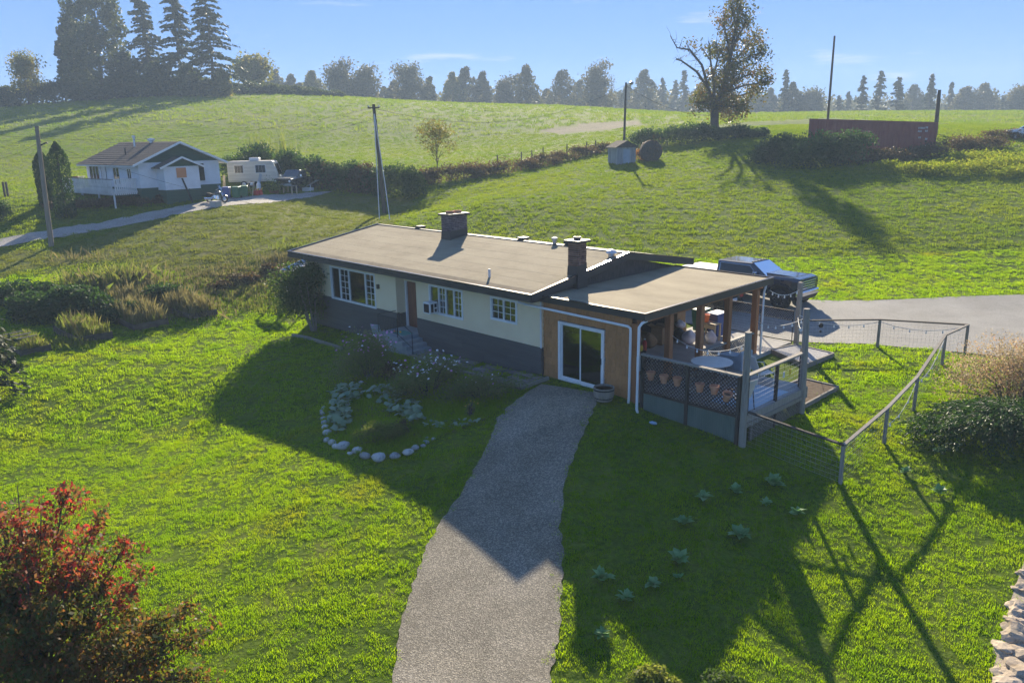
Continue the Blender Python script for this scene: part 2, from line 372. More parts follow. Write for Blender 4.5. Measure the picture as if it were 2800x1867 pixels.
M['siding_white'] = mk('siding_white', [(.66, .67, .68), (.76, .77, .78)], 1.5, .55, .3)
M['roof_shingle'] = mk('roof_shingle', [(.085, .072, .062), (.155, .13, .11)], 9, .95, .1, bump=.4, bscale=30)
M['plywood'] = mk('plywood', [(.55, .22, .10), (.62, .27, .13)], 2, .8, .2)
M['rope_white'] = mk('rope_white', [(.6, .58, .54), (.7, .68, .63)], 4, .7, .2)
M['cable'] = mk('cable', [(.03, .03, .03), (.05, .05, .05)], 4, .6, .3)
def _torch():
    n = N('roof_felt'); p = n('ShaderNodeBsdfPrincipled'); n.l(p.outputs[0], n.out.inputs[0])
    a = n.ramp(n.noise(.7, 7, (.5, 1, 1), .7), [(.23, .19, .125), (.31, .26, .175), (.36, .305, .205)], .32, .68)
    b = n.ramp(n.noise(90, 3), [(.7, .7, .7), (1.15, 1.15, 1.15)], .35, .65)
    n.l(n.mix(1., a, b, 'MULTIPLY'), p.inputs['Base Color']); p.inputs['Roughness'].default_value = .9; p.inputs['Specular IOR Level'].default_value = .15
    n.l(n.bump(n.noise(120, 3), .5, .01), p.inputs['Normal']); return n.m
M['roof_felt'] = _torch()
M['felt_dirty'] = mk('felt_dirty', [(.15, .125, .09), (.24, .20, .145)], 1.6, .95, .1, bump=.4, bscale=80)
def _asph(name, cols, speck, sp_amt, worn):
    n = N(name); p = n('ShaderNodeBsdfPrincipled'); n.l(p.outputs[0], n.out.inputs[0])
    a = n.ramp(n.noise(.7, 6, rough=.65), cols, .3, .7)
    a = n.mix(1., a, n.ramp(n.noise(.22, 5, rough=.6), [(.80, .79, .76), (1.0, 1.0, 1.0), (1.14, 1.12, 1.08)], .3, .7), 'MULTIPLY')
    v = n('ShaderNodeTexVoronoi'); v.inputs['Scale'].default_value = 38; n.l(n.pos(), v.inputs['Vector'])
    vr = n.ramp(v.outputs['Color'], [(.6, .6, .6), (1, 1, 1), (speck, speck, speck)], .15, .95)
    n.l(n.mix(sp_amt, a, n.mix(1., a, vr, 'MULTIPLY')), p.inputs['Base Color'])
    p.inputs['Roughness'].default_value = .8; p.inputs['Specular IOR Level'].default_value = .3
    n.l(n.bump(v.outputs['Distance'], .6, .012), p.inputs['Normal']); return n.m
M['asphalt'] = _asph('asphalt', [(.155, .132, .095), (.205, .178, .13), (.25, .218, .165)], 2.2, .85, 0)
M['pavement'] = _asph('pavement', [(.20, .19, .175), (.26, .25, .23)], 1.5, .5, 0)
M['track'] = _asph('track', [(.24, .225, .20), (.34, .32, .29)], 1.7, .9, 0)
# leaves
M['grass'] = leafmat('grass', [(.07, .15, .002), (.11, .20, .003), (.15, .225, .006)], .6, (3.5, 3.1, .3), .4, .45, .7, .08, island=False, gloss=False, dry=(.17, .165, .035))
M['grass_far'] = leafmat('grass_far', [(.075, .135, .008), (.105, .16, .011), (.14, .175, .02)], .5, (2.4, 2.3, .7), .5, .12, .7, .08, island=False, gloss=False)
M['grass_olive'] = leafmat('grass_olive', [(.10, .135, .022), (.135, .16, .032), (.165, .165, .05)], .45, (1.9, 1.9, .9), .5, .15, .7, .08, island=False, gloss=False)
M['straw'] = leafmat('straw', [(.20, .165, .075), (.28, .24, .12), (.17, .17, .06)], .35, (1.4, 1.4, 1.1), .3, 1.0, .7, .15)
M['weed_green'] = leafmat('weed_green', [(.08, .13, .02), (.13, .17, .035), (.19, .19, .06)], .45, (2.0, 2.0, 1.0), .4, 1.0, .6, .2)
M['bramble'] = leafmat('bramble', [(.022, .05, .016), (.04, .08, .025), (.06, .10, .035)], .3, (2.0, 2.2, 1.0), .3, .6, .65, .12)
M['bramble_brown'] = leafmat('bramble_brown', [(.05, .045, .022), (.09, .07, .035), (.13, .085, .05)], .35, (1.8, 1.6, 1.0), .3, .6, .6, .2)
M['hedge_far'] = leafmat('hedge_far', [(.03, .05, .018), (.055, .075, .025), (.08, .085, .035)], .35, (1.9, 1.9, 1.0), .4, .3, .55, .25)
M['maple_leaf'] = leafmat('maple_leaf', [(.04, .07, .012), (.07, .09, .018), (.10, .09, .02), (.16, .08, .025)], .4, (2.0, 1.9, 1.0), .3, .4, .5, .3)
M['fir'] = leafmat('fir', [(.02, .038, .018), (.035, .055, .024), (.05, .06, .03)], .2, (1.8, 1.9, 1.0), .3, .4, .6, .2)
M['tree_far'] = leafmat('tree_far', [(.05, .065, .03), (.08, .085, .04), (.12, .10, .05)], .35, (1.8, 1.7, 1.0), .4, .06, .6, .2)
M['tree_gold'] = leafmat('tree_gold', [(.085, .11, .02), (.13, .135, .03), (.19, .15, .04)], .45, (1.9, 1.8, 1.0), .3, .4, .6, .2)
M['cedar_hedge'] = leafmat('cedar_hedge', [(.022, .05, .014), (.035, .07, .02)], .25, (2.4, 2.4, 1.0), .3, 1., .6, .2)
M['dogwood'] = leafmat('dogwood', [(.04, .085, .018), (.065, .105, .022), (.09, .10, .026), (.15, .085, .032), (.24, .095, .04)], .46, (1.9, 1.8, 1.0), .3, .7, .55, .25)
M['dogwood_red'] = leafmat('dogwood_red', [(.07, .085, .025), (.17, .085, .04), (.25, .095, .05), (.29, .05, .035), (.40, .03, .03)], .45, (1.7, 1.6, 1.2), .2, .7, .55, .25)
M['juniper'] = leafmat('juniper', [(.014, .04, .010), (.024, .06, .013), (.05, .11, .018)], .3, (2.2, 2.2, 1.0), .3, 1., .55, .3)
M['willow'] = leafmat('willow', [(.26, .22, .13), (.42, .35, .25), (.52, .42, .33), (.17, .19, .06), (.40, .20, .13)], .45, (1.5, 1.45, 1.2), .3, 1.2, .6, .2)
M['squash'] = leafmat('squash', [(.16, .24, .13), (.24, .32, .19), (.32, .39, .26)], .3, (1.4, 1.6, 1.0), .3, 1.5, .5, .35, island=False)
M['dock'] = leafmat('dock', [(.13, .24, .085), (.18, .31, .12), (.24, .36, .16)], .3, (1.5, 1.8, 1.0), .3, 2, .55, .3, island=False)
M['flower_green'] = leafmat('flower_green', [(.11, .16, .05), (.16, .21, .075), (.20, .175, .10)], .5, (1.8, 1.8, 1.0), .3, 1., .6, .2)
M['shrub'] = leafmat('shrub', [(.03, .06, .016), (.05, .09, .024), (.08, .12, .03)], .35, (2.2, 2.2, 1.0), .3, 1., .6, .15)
M['petal_white'] = mk('petal_white', [(.78, .76, .78), (.84, .82, .83)], 4, .6, .2)
M['petal_pink'] = mk('petal_pink', [(.60, .22, .46), (.72, .40, .60)], 4, .6, .2, rnd=.15)
M['petal_yellow'] = mk('petal_yellow', [(.80, .45, .03), (.85, .55, .05)], 4, .6, .2)
# ------------------------------------------------------------------ ground, roads
def poly_v(pts): return np.array([PG(*p)[:2] for p in pts])
def inside(poly, x, y):
    n = len(poly); c = np.zeros(x.shape, bool); j = n - 1
    for i in range(n):
        xi, yi = poly[i]; xj, yj = poly[j]
        with np.errstate(divide='ignore', invalid='ignore'):
            k = ((yi > y) != (yj > y)) & (x < (xj - xi) * (y - yi) / (yj - yi) + xi)
        c ^= k; j = i
    return c
_ph = rng.uniform(0, 6.28, (24, 2)); _an = rng.uniform(0, 6.28, 24)
def vnoise(x, y, wl):   # cheap smooth noise, about -1..1
    o = 0
    for k in range(8):
        w = 6.28 / wl * (1 + .35 * (k % 4)); o = o + np.sin(w * (x * math.cos(_an[k]) + y * math.sin(_an[k])) + _ph[k, 0] + np.sin(w * .6 * (x * math.cos(_an[k + 8]) + y * math.sin(_an[k + 8])) + _ph[k, 1]))
    return o / 4.
olive = poly_v([(-150, 540), (0, 575), (110, 575), (300, 520), (450, 488), (720, 445), (955, 452), (905, 520), (700, 560), (660, 600), (470, 640), (240, 600), (60, 620), (-150, 690)])
fieldp = np.vstack([poly_v([(-200, 480), (80, 460), (450, 440), (560, 400), (980, 400), (1260, 365), (1420, 330), (1640, 290), (1900, 272), (2200, 285), (2700, 300)]), [(60, 500), (-500, 400), (-400, -60)]])
dirtp = poly_v([(1235, 300), (1330, 287), (1460, 277), (1480, 285), (1400, 300), (1290, 310)])
d_r = [(1378, 905), (1345, 985), (1300, 1090), (1287, 1200), (1292, 1300), (1285, 1450), (1262, 1568), (1235, 1750)]
d_l = [(1243, 882), (1180, 925), (1140, 965), (1120, 1020), (1080, 1100), (1020, 1190), (985, 1245), (950, 1340), (925, 1420), (912, 1490), (900, 1568), (880, 1750)]
def resample(P, n):
    P = np.asarray(P, float); s = np.r_[0, np.cumsum(np.linalg.norm(np.diff(P, axis=0), axis=1))]
    t = np.linspace(0, s[-1], n); return np.stack([np.interp(t, s, P[:, k]) for k in range(P.shape[1])], 1)
def strip(name, A, B, n, m, mat, dz, jit=.05):
    A, B = resample(A, n), resample(B, n)
    for E_ in (A, B): E_ += np.stack([vnoise(E_[:, 0], E_[:, 1], .9), vnoise(E_[:, 1], E_[:, 0], .8)], 1) * jit
    T = np.linspace(0, 1, m)[None, :, None]
    G = (A[:, None] * (1 - T) + B[:, None] * T).reshape(-1, 2)
    V = np.c_[G, gz(G[:, 0], G[:, 1]) + dz]
    i = np.arange(n - 1)[:, None] * m + np.arange(m - 1)[None]; i = i.ravel()
    F = np.stack([i, i + 1, i + m + 1, i + m], 1)
    me = np_mesh(name, V, F, True)
    if me.polygons[0].normal.z < 0: me.flip_normals()
    o = link(name, me, None, mat); structure(o)
    return o, np.vstack([A, B[::-1]])
_, drive_poly = strip('driveway', poly_v(d_l), poly_v(d_r), 120, 18, M['asphalt'], .03)
pv_far = [(-16, 15), (-9, 15.2)] + [tuple(p) for p in poly_v([(1862, 690), (2005, 691), (2200, 682), (2352, 678), (2560, 672)])]
pv_near = [(-13, 9.9), (-6, 10.0), (1.0, 10.9)] + [tuple(p) for p in poly_v([(1970, 790), (2161, 806), (2350, 824), (2560, 845)])]
_, pave_poly = strip('pavement', pv_far, pv_near, 70, 20, M['pavement'], .03)
tr_up = [(-120, 595), (0, 548), (120, 528), (250, 508), (400, 478), (520, 456), (640, 447), (760, 440)]
tr_lo = [(-120, 620), (0, 568), (120, 548), (240, 528), (380, 500), (470, 482), (600, 468), (740, 448)]
_, track_poly = strip('gravel_track', poly_v(tr_up), poly_v(tr_lo), 70, 8, M['track'], .04, .25)
# terrain sheet: rows along the view depth, fine near, coarse far
dd = np.r_[np.arange(-30, 60, .6), 60 * 1.035 ** np.arange(0, 96)]
ll = np.r_[-(32 * 1.06 ** np.arange(1, 58))[::-1], np.arange(-32, 32.1, .6), 32 * 1.06 ** np.arange(1, 58)]
D_, L_ = np.meshgrid(dd, ll, indexing='ij')
TX = CAM[0] + D_ * FWD[0] + L_ * RGT[0]; TY = CAM[1] + D_ * FWD[1] + L_ * RGT[1]
V = np.stack([TX.ravel(), TY.ravel(), gz(TX, TY).ravel()], 1)
n_, m_ = D_.shape; i = (np.arange(n_ - 1)[:, None] * m_ + np.arange(m_ - 1)[None]).ravel()
me = np_mesh('terrain', V, np.stack([i, i + m_, i + m_ + 1, i + 1], 1), True)
if me.polygons[0].normal.z < 0: me.flip_normals()
jx, jy = V[:, 0] + vnoise(V[:, 0], V[:, 1], 6) * .8, V[:, 1] + vnoise(V[:, 1], V[:, 0], 5) * .8
zone = np.zeros((len(V), 4), np.float32); zone[:, 3] = 1
zone[:, 0] = inside(olive, jx, jy); zone[:, 1] = inside(fieldp, jx, jy); zone[:, 2] = inside(dirtp, jx, jy)
ca = me.color_attributes.new('zone', 'FLOAT_COLOR', 'POINT'); ca.data.foreach_set('color', zone.ravel())
def _ground():
    n = N('ground_turf'); p = n('ShaderNodeBsdfPrincipled'); n.l(p.outputs[0], n.out.inputs[0])
    at = n('ShaderNodeVertexColor', layer_name='zone'); sp = n('ShaderNodeSeparateColor'); n.l(at.outputs[0], sp.inputs[0])
    near = n.ramp(n.noise(.6, 7, rough=.65), [(.05, .09, .008), (.09, .135, .012), (.15, .16, .03)], .3, .75)
    oli = n.ramp(n.noise(.35, 6, (1, 1, 1)), [(.11, .14, .03), (.155, .165, .042), (.18, .165, .06)], .3, .7)
    fld = n.ramp(n.noise(.08, 7), [(.115, .165, .025), (.15, .19, .035), (.18, .195, .05)], .3, .7)
    drt = n.ramp(n.noise(.5, 6), [(.17, .15, .10), (.24, .21, .14)], .3, .7)
    c = n.mix(sp.outputs[0], near, oli); c = n.mix(sp.outputs[1], c, fld); c = n.mix(sp.outputs[2], c, drt)
    fine = n.ramp(n.noise(7, 4, (1, 1, 1)), [(.72, .72, .72), (1.2, 1.2, 1.2)], .3, .7)
    n.l(n.mix(1., c, fine, 'MULTIPLY'), p.inputs['Base Color']); p.inputs['Roughness'].default_value = .95; p.inputs['Specular IOR Level'].default_value = .05
    b1 = n.bump(n.noise(1.1, 6, rough=.65), .55, .25)
    b = n('ShaderNodeBump'); b.inputs['Strength'].default_value = .5; b.inputs['Distance'].default_value = .06
    n.l(n.noise(9, 4), b.inputs['Height']); n.l(b1, b.inputs['Normal']); n.l(b.outputs[0], p.inputs['Normal'])
    return n.m
structure(link('terrain', me, None, _ground()))

# ------------------------------------------------------------------ scattered grass (nobody could count it)
def tuft_mesh(name, nb, h, spread, w, lean, mat, seed, top=1.0):
    r = np.random.default_rng(seed); V = []; F = []
    for b in range(nb):
        a = r.uniform(0, 6.28); rr = spread * math.sqrt(r.uniform()); x, y = rr * math.cos(a), rr * math.sin(a)
        la = r.uniform(0, 6.28); le = abs(r.normal(0, lean)) ; hh = h * r.uniform(.55, 1.1)
        dx, dy = math.cos(la) * le, math.sin(la) * le; wa = r.uniform(0, 6.28); wx, wy = math.cos(wa) * w / 2, math.sin(wa) * w / 2
        k = len(V)
        V += [(x - wx, y - wy, -.02), (x + wx, y + wy, -.02), (x + dx * .4 * hh + wx * .8, y + dy * .4 * hh + wy * .8, hh * .6), (x + dx * .4 * hh - wx * .8, y + dy * .4 * hh - wy * .8, hh * .6), (x + dx * hh, y + dy * hh, hh * (1 - .3 * le))]
        F += [(k, k + 1, k + 2), (k, k + 2, k + 3), (k + 3, k + 2, k + 4)]
    me = np_mesh(name, V, F); me.materials.append(mat); return me
def scatter(name, P, sc, tufts, kind='stuff', rnd=7, tilt=.12):
    """one object: real tufts placed on points by geometry nodes"""
    src = bpy.data.collections.new(name + '_source')
    for k, t in enumerate(tufts):
        o = bpy.data.objects.new(name + '_tuft', t); src.objects.link(o)
    r = np.random.default_rng(rnd); n = len(P)
    me = bpy.data.meshes.new(name); me.vertices.add(n); me.vertices.foreach_set('co', np.asarray(P, np.float32).ravel())
    a = me.attributes.new('sc', 'FLOAT', 'POINT'); a.data.foreach_set('value', np.asarray(sc, np.float32))
    rot = np.stack([r.normal(0, tilt, n), r.normal(0, tilt, n), r.uniform(0, 6.28, n)], 1).astype(np.float32)
    a = me.attributes.new('rt', 'FLOAT_VECTOR', 'POINT'); a.data.foreach_set('vector', rot.ravel())
    o = bpy.data.objects.new(name, me); COL.objects.link(o); o['kind'] = kind
    g = bpy.data.node_groups.new(name + '_nodes', 'GeometryNodeTree')
    g.interface.new_socket('Geometry', in_out='INPUT', socket_type='NodeSocketGeometry'); g.interface.new_socket('Geometry', in_out='OUTPUT', socket_type='NodeSocketGeometry')
    gi, go = g.nodes.new('NodeGroupInput'), g.nodes.new('NodeGroupOutput')
    ci = g.nodes.new('GeometryNodeCollectionInfo'); ci.inputs[0].default_value = src; ci.inputs[1].default_value = True; ci.inputs[2].default_value = True
    ip = g.nodes.new('GeometryNodeInstanceOnPoints'); ip.inputs['Pick Instance'].default_value = True
    s_ = g.nodes.new('GeometryNodeInputNamedAttribute'); s_.data_type = 'FLOAT'; s_.inputs[0].default_value = 'sc'
    r_ = g.nodes.new('GeometryNodeInputNamedAttribute'); r_.data_type = 'FLOAT_VECTOR'; r_.inputs[0].default_value = 'rt'
    g.links.new(gi.outputs[0], ip.inputs['Points']); g.links.new(ci.outputs[0], ip.inputs['Instance'])
    g.links.new([q for q in s_.outputs if q.enabled][0], ip.inputs['Scale'])
    g.links.new([q for q in r_.outputs if q.enabled][0], ip.inputs['Rotation'])
    g.links.new(ip.outputs[0], go.inputs[0])
    md = o.modifiers.new('scatter', 'NODES'); md.node_group = g
    return o
house_fp = np.array([(-20.4, -.05), (-12.6, -.05), (-12.6, -1.2), (-10.0, -1.2), (-10.0, -.05), (.9, -.05), (.75, -.15), (4.55, -.15), (4.55, 3.8), (2.4, 9.9), (1.2, 11), (-20.4, 9.4)])
garden_fp = None
def frustum_pts(d0, d1, per_m2):
    """evenly spread ground points between two depths in front of the viewpoint"""
    hw = 1400 / FPX * (1.30 if d0 < 20 else 1.12 if d0 < 40 else 1.06)
    A = hw * (d1 * d1 - d0 * d0); n = int(A * per_m2)
    d = np.sqrt(rng.uniform(d0 * d0, d1 * d1, n)); l = rng.uniform(-1, 1, n) * hw * d
    return CAM[0] + d * FWD[0] + l * RGT[0], CAM[1] + d * FWD[1] + l * RGT[1], d
def free(x, y):
    x = x + rng.normal(0, .14, x.shape); y = y + rng.normal(0, .14, y.shape)
    ok = ~inside(drive_poly, x, y) & ~inside(pave_poly, x, y) & ~inside(track_poly, x, y) & ~inside(house_fp, x, y)
    return ok
tg = [tuft_mesh('tuft', 16, .055, .085, .008, .7, M['grass'], 10 + k) for k in range(5)]
tgl = [tuft_mesh('tuft', 18, .075, .17, .016, .75, M['grass'], 20 + k) for k in range(4)]
tfar = [tuft_mesh('tuft', 14, .22, .38, .05, .7, M['grass_far'], 30 + k) for k in range(4)]
tmid = [tuft_mesh('tuft', 16, .13, .30, .035, .7, M['grass_far'], 35 + k) for k in range(4)]
tol = [tuft_mesh('tuft', 16, .09, .24, .024, .8, M['grass_olive'], 40 + k) for k in range(4)]
tdark = [tuft_mesh('tuft', 26, .15, .16, .014, .6, M['grass'], 50 + k) for k in range(3)]
def lawn_layer(name, d0, d1, rho, tufts, s0, s1, sel, rnd, thin=.35):
    x, y, d = frustum_pts(d0, d1, rho)
    k = free(x, y) & sel(x, y)
    nz = vnoise(x, y, 2.3) + .7 * vnoise(y, x, .8)
    k &= rng.uniform(size=len(x)) < np.clip(.75 + .35 * nz, thin, 1)
    x, y, nz = x[k], y[k], nz[k]
    sc = rng.uniform(s0, s1, len(x)) * np.clip(1 + .28 * nz, .6, 1.5)
    z = gz(x, y)
    # what is too high or low to be seen is left out
    q = proj(np.stack([x, y, z], 1)); v = (q[:, 1] > -60) & (q[:, 1] < 1660)
    return scatter(name, np.stack([x, y, z], 1)[v], sc[v], tufts, rnd=rnd)
not_far = lambda x, y: ~inside(fieldp, x, y) & ~inside(olive, x, y)
lawn_layer('lawn_grass', 10, 27, 150, tg, .75, 1.25, not_far, 1)
lawn_layer('lawn_grass', 27, 46, 60, tgl, .7, 1.2, not_far, 2)
lawn_layer('lawn_grass', 46, 105, 15, tmid, .6, 1.1, not_far, 3)
lawn_layer('slope_grass', 36, 75, 24, tol, .7, 1.2, lambda x, y: inside(olive, x, y), 4)
lawn_layer('field_grass', 55, 120, 8, tfar, .4, .75, lambda x, y: inside(fieldp, x, y) & ~inside(dirtp, x, y), 5)
lawn_layer('field_grass', 120, 235, 1.0, tfar, .9, 1.6, lambda x, y: inside(fieldp, x, y) & ~inside(dirtp, x, y), 6)
lawn_layer('lawn_clumps', 13, 46, .45, tdark, .45, 1.15, not_far, 8, .1)
# ------------------------------------------------------------------ the main house
house = thing('bungalow', 'long low bungalow with tan flat-looking roof, cream and grey walls and cedar shingled annex', 'house', (-12, 4.5, 0))
XL, XR, XW0, XW1 = -20.78, -3.64, -20.2, -3.78
YE, ZE, YRG, ZRG, YB, ZB = -.62, 3.06, 4.87, 3.94, 9.45, 3.16
def wall_holes(mb, x0, x1, z0, z1, y0, y1, holes):
    xs = sorted({x0, x1} | {h[0] for h in holes} | {h[1] for h in holes})
    for a, b in zip(xs, xs[1:]):
        hs = sorted([h for h in holes if h[0] <= a + 1e-6 and h[1] >= b - 1e-6], key=lambda h: h[2]); z = z0
        for h in hs:
            if h[2] > z: mb.box(a, y0, z, b, y1, h[2])
            z = h[3]
        if z < z1: mb.box(a, y0, z, b, y1, z1)
    return mb
WIN = [(-17.9, -14.23, 1.02, 2.53), (-10.22, -8.16, 1.43, 2.55), (-6.43, -5.07, 1.73, 2.55)]
fw = MB(); wall_holes(fw, XW0, -12.62, 1.02, 2.86, 0, .16, WIN[:1]); wall_holes(fw, -11.17, XW1, 1.02, 2.86, 0, .16, WIN[1:])
fw.box(XW0, .16, -.8, XW0 + .16, 9.0, 2.86)                                # left end wall
fw.box(-12.78, .161, .98, -12.62, .6, 2.86); fw.box(-11.17, .161, .3, -11.01, .6, 2.86)      # sides of the entry
fw.box(-12.62, .44, 2.42, -11.17, .6, 2.86)
fw.build('wall', M['stucco'], house)
gw = MB(); gw.box(XW1 - .16, .161, -.1, XW1, 9.0, 2.86)
gw.prism([(.0, 2.86), (9.0, 2.86), (4.87, 3.75)], XW1 - .16, XW1, 'x')
gw.prism([(.0, 2.86), (9.0, 2.86), (4.87, 3.75)], XW0, XW0 + .16, 'x')
gw.box(XW0, 8.84, -.5, XW1, 9.0, 2.86)
gw.build('gable_wall', M['bark'], house)
bx('foundation', M['concrete'], house, XW0 + .03, .05, -1.2, -12.65, .159, -.25); bx('foundation', M['concrete'], house, -11.14, .05, -1.2, XW1 - .01, .159, -.05)
# grey lap boards below the cream wall
sd = bx('siding', M['grey_board'], house, XW0 + .01, .03, -.62, -12.64, .15, 1.0)
sd2 = bx('siding', M['grey_board'], house, -11.15, .03, -.3, XW1 - .01, .15, 1.0)
def lap(parent, x0, x1, zb, zt, y):
    n = max(1, round((zt - zb) / .255)); h = (zt - zb) / n
    for k in range(n):
        x = x0; first = True
        while x < x1 - .05:
            L_ = random.uniform(2.4, 3.7) if not first else random.uniform(1.0, 3.4); first = False
            e = min(x1, x + L_)
            if x1 - e < .4: e = x1
            mb = MB(); z0 = zb + k * h; z1 = z0 + h - .006
            a, b = x + .003, e - .003
            mb.hexa([(a, y - .032, z0), (b, y - .032, z0), (b, y + .028, z0), (a, y + .028, z0), (a, y - .012, z1), (b, y - .012, z1), (b, y + .028, z1), (a, y + .028, z1)])
            mb.build('board', M['grey_board'], parent); x = e
lap(sd, XW0 + .01, -12.63, -.52, 1.0, 0.0)
lap(sd2, -11.16, XW1, -.26, 1.0, 0.0)
MB().box(-12.635, .165, .0, -12.6, .6, .98).build('siding_return', M['grey_board'], house)
bx('corner_trim', M['white_dirty'], house, XW1 - .06, -.014, 1.0, XW1 + .012, -.001, 2.86)
def window(parent, x0, x1, z0, z1, y, secs, name='window', mat=None, depth=.09, fr=.05):
    """outer frame; sub-parts: mullions, panes, glazing bars.  secs: (x_from, x_to, columns, rows)"""
    mw = mat or M['white']
    f = MB(); f.box(x0 - .05, y - .03, z0 - .05, x1 + .05, y + depth, z0 + .03); f.box(x0 - .05, y - .03, z1 - .03, x1 + .05, y + depth, z1 + .05)
    f.box(x0 - .05, y - .03, z0 + .031, x0 + .03, y + depth, z1 - .031); f.box(x1 - .03, y - .03, z0 + .031, x1 + .05, y + depth, z1 - .031)
    w = f.build(name, mw, parent)
    for i, (a, b, nc, nr) in enumerate(secs):
        if i: MB().box(a - fr / 2, y - .012, z0 + .031, a + fr / 2, y + depth - .012, z1 - .031).build('mullion', mw, w)
        zz0, zz1, aa, bb = z0 + .035, z1 - .035, a + (.03 if i == 0 else fr / 2 + .001), b - (.03 if i == len(secs) - 1 else fr / 2 + .001)
        for c in range(nc):
            for r_ in range(nr):
                MB().box(aa + (bb - aa) * c / nc + .004, y + .045, zz0 + (zz1 - zz0) * r_ / nr + .004, aa + (bb - aa) * (c + 1) / nc - .004, y + .053, zz0 + (zz1 - zz0) * (r_ + 1) / nr - .004).build('pane', M['glass'], w)
        if nc * nr > 1:
            g = MB()
            for c in range(1, nc): xx = aa + (bb - aa) * c / nc; g.box(xx - .012, y + .03, zz0, xx + .012, y + .044, zz1)
            for r_ in range(1, nr): zz = zz0 + (zz1 - zz0) * r_ / nr; g.box(aa, y + .029, zz - .012, bb, y + .042, zz + .012)
            g.build('glazing_bars', mw, w)
    return w
w1 = window(house, *WIN[0], .0, [(-17.9, -17.14, 1, 1), (-17.14, -16.37, 2, 5), (-16.37, -15.0, 1, 1), (-15.0, -14.23, 2, 5)])
w2 = window(house, *WIN[1], .0, [(-10.22, -9.65, 1, 1), (-9.65, -9.20, 2, 4), (-9.20, -8.68, 1, 1), (-8.68, -8.16, 2, 4)])
w3 = window(house, *WIN[2], .0, [(-6.43, -5.77, 2, 3), (-5.77, -5.07, 2, 3)])
def curtain(x0, x1, z0, z1, y):
    n = int((x1 - x0) / .05); P = [(x0 + (x1 - x0) * i / n, y + .03 * math.sin(i * 1.9)) for i in range(n + 1)]
    V = [(a, b, z0) for a, b in P] + [(a, b, z1) for a, b in P]
    MB().add(V, [(i, i + 1, n + 2 + i, n + 1 + i) for i in range(n)]).build('curtain', M['curtain'], house)
curtain(-17.85, -17.2, .9, 2.6, .3); curtain(-10.18, -9.7, 1.3, 2.6, .28); curtain(-6.4, -6.1, 1.5, 2.6, .28)
bx('room_wall', M['room'], house, XW0 + .2, 3.2, -.3, XW1 - .2, 3.3, 2.8); bx('room_floor', M['room'], house, XW0 + .2, .3, .25, XW1 - .2, 3.2, .3)
bx('partition', M['room'], house, -13.0, .7, .3, -12.9, 3.2, 2.8)
# window air conditioner
ac = MB().box(-10.12, -.46, 1.46, -9.68, -.04, 1.93).build('air_conditioner', M['white'], house, bevel=.012)
bx('grille', M['dark'], ac, -10.07, -.468, 1.51, -9.73, -.461, 1.87)
MB().box(-9.679, -.40, 1.52, -9.672, -.27, 1.87).box(-9.679, -.22, 1.52, -9.672, -.10, 1.66).box(-9.679, -.22, 1.71, -9.672, -.10, 1.87).build('side_vents', M['dark'], ac)
# entry
dr = MB().box(-12.5, .54, .36, -11.2, .599, 2.4).build('door', M['door_red'], house)
MB().box(-11.36, .47, 1.28, -11.31, .535, 1.42).build('handle', M['iron'], dr)
for z in (.62, 1.25, 1.8): bx('door_panel', M['door_red'], dr, -12.2, .522, z, -11.5, .538, z + .42)
bx('door_frame', M['white'], house, -12.6, .46, .34, -12.5, .60, 2.44)
bx('wall_lamp', M['iron'], house, -13.95, -.11, 1.95, -13.85, -.002, 2.15)
# front steps
st = thing('front_steps', 'grey concrete front steps with black iron railing below the red door', 'steps', (-11.6, -.5, -.3))
bx('landing', M['step'], st, -12.6, -1.12, -.6, -11.1, .53, .36)
for k in range(3): bx('step', M['step'], st, -11.099 + .3 * k, -1.12, -.6, -11.101 + .3 * (k + 1), -.04, .36 - .155 * (k + 1))
MB().box(-11.95, -.75, .361, -11.2, -.2, .375).build('doormat', M['teal'], st)
rl = MB().tube([(-12.55, -1.08, 1.15), (-11.15, -1.08, 1.15), (-10.15, -1.08, .72)], .018).tube([(-12.55, -1.08, .5), (-11.15, -1.08, .5), (-10.2, -1.08, .08)], .012)
for p in ((-12.55, .36, 1.15), (-11.15, .36, 1.15), (-10.15, -.2, .72)): rl.tube([(p[0], -1.08, p[1]), (p[0], -1.08, p[2])], .018)
for k in range(12): x = -12.45 + k * .115; rl.tube([(x, -1.08, .5), (x, -1.08, 1.15)], .009, 4)
rl.tube([(-12.55, -1.08, 1.15), (-12.55, -.1, 1.15)], .016)
rl.build('railing', M['iron'], st)
# roof
rf = MB(); t = .1
def slope(mb, x0, x1, ya, za, yb, zb, th):
    mb.hexa([(x0, ya, za - th), (x1, ya, za - th), (x1, yb, zb - th), (x0, yb, zb - th), (x0, ya, za), (x1, ya, za), (x1, yb, zb), (x0, yb, zb)])
slope(rf, XL, XR, YE, ZE, YRG, ZRG, t); slope(rf, XL, XR, YRG, ZRG, YB, ZB, t)
roof = rf.build('roof', M['roof_felt'], house)
bx('soffit', M['soffit'], house, XL + .05, YE + .05, 2.78, XR - .05, .0, 2.80)
MB().beam((XL, YE - .016, ZE - .115), (XR, YE - .016, ZE - .115), .03, .27).build('fascia', M['fascia'], roof)
MB().beam((XL, YB + .016, ZB - .115), (XR, YB + .016, ZB - .115), .03, .27).build('fascia', M['fascia'], roof)
MB().beam((XL, YE - .047, ZE - .17), (XR, YE - .047, ZE - .17), .03, .13).build('gutter_board', M['fascia'], roof)
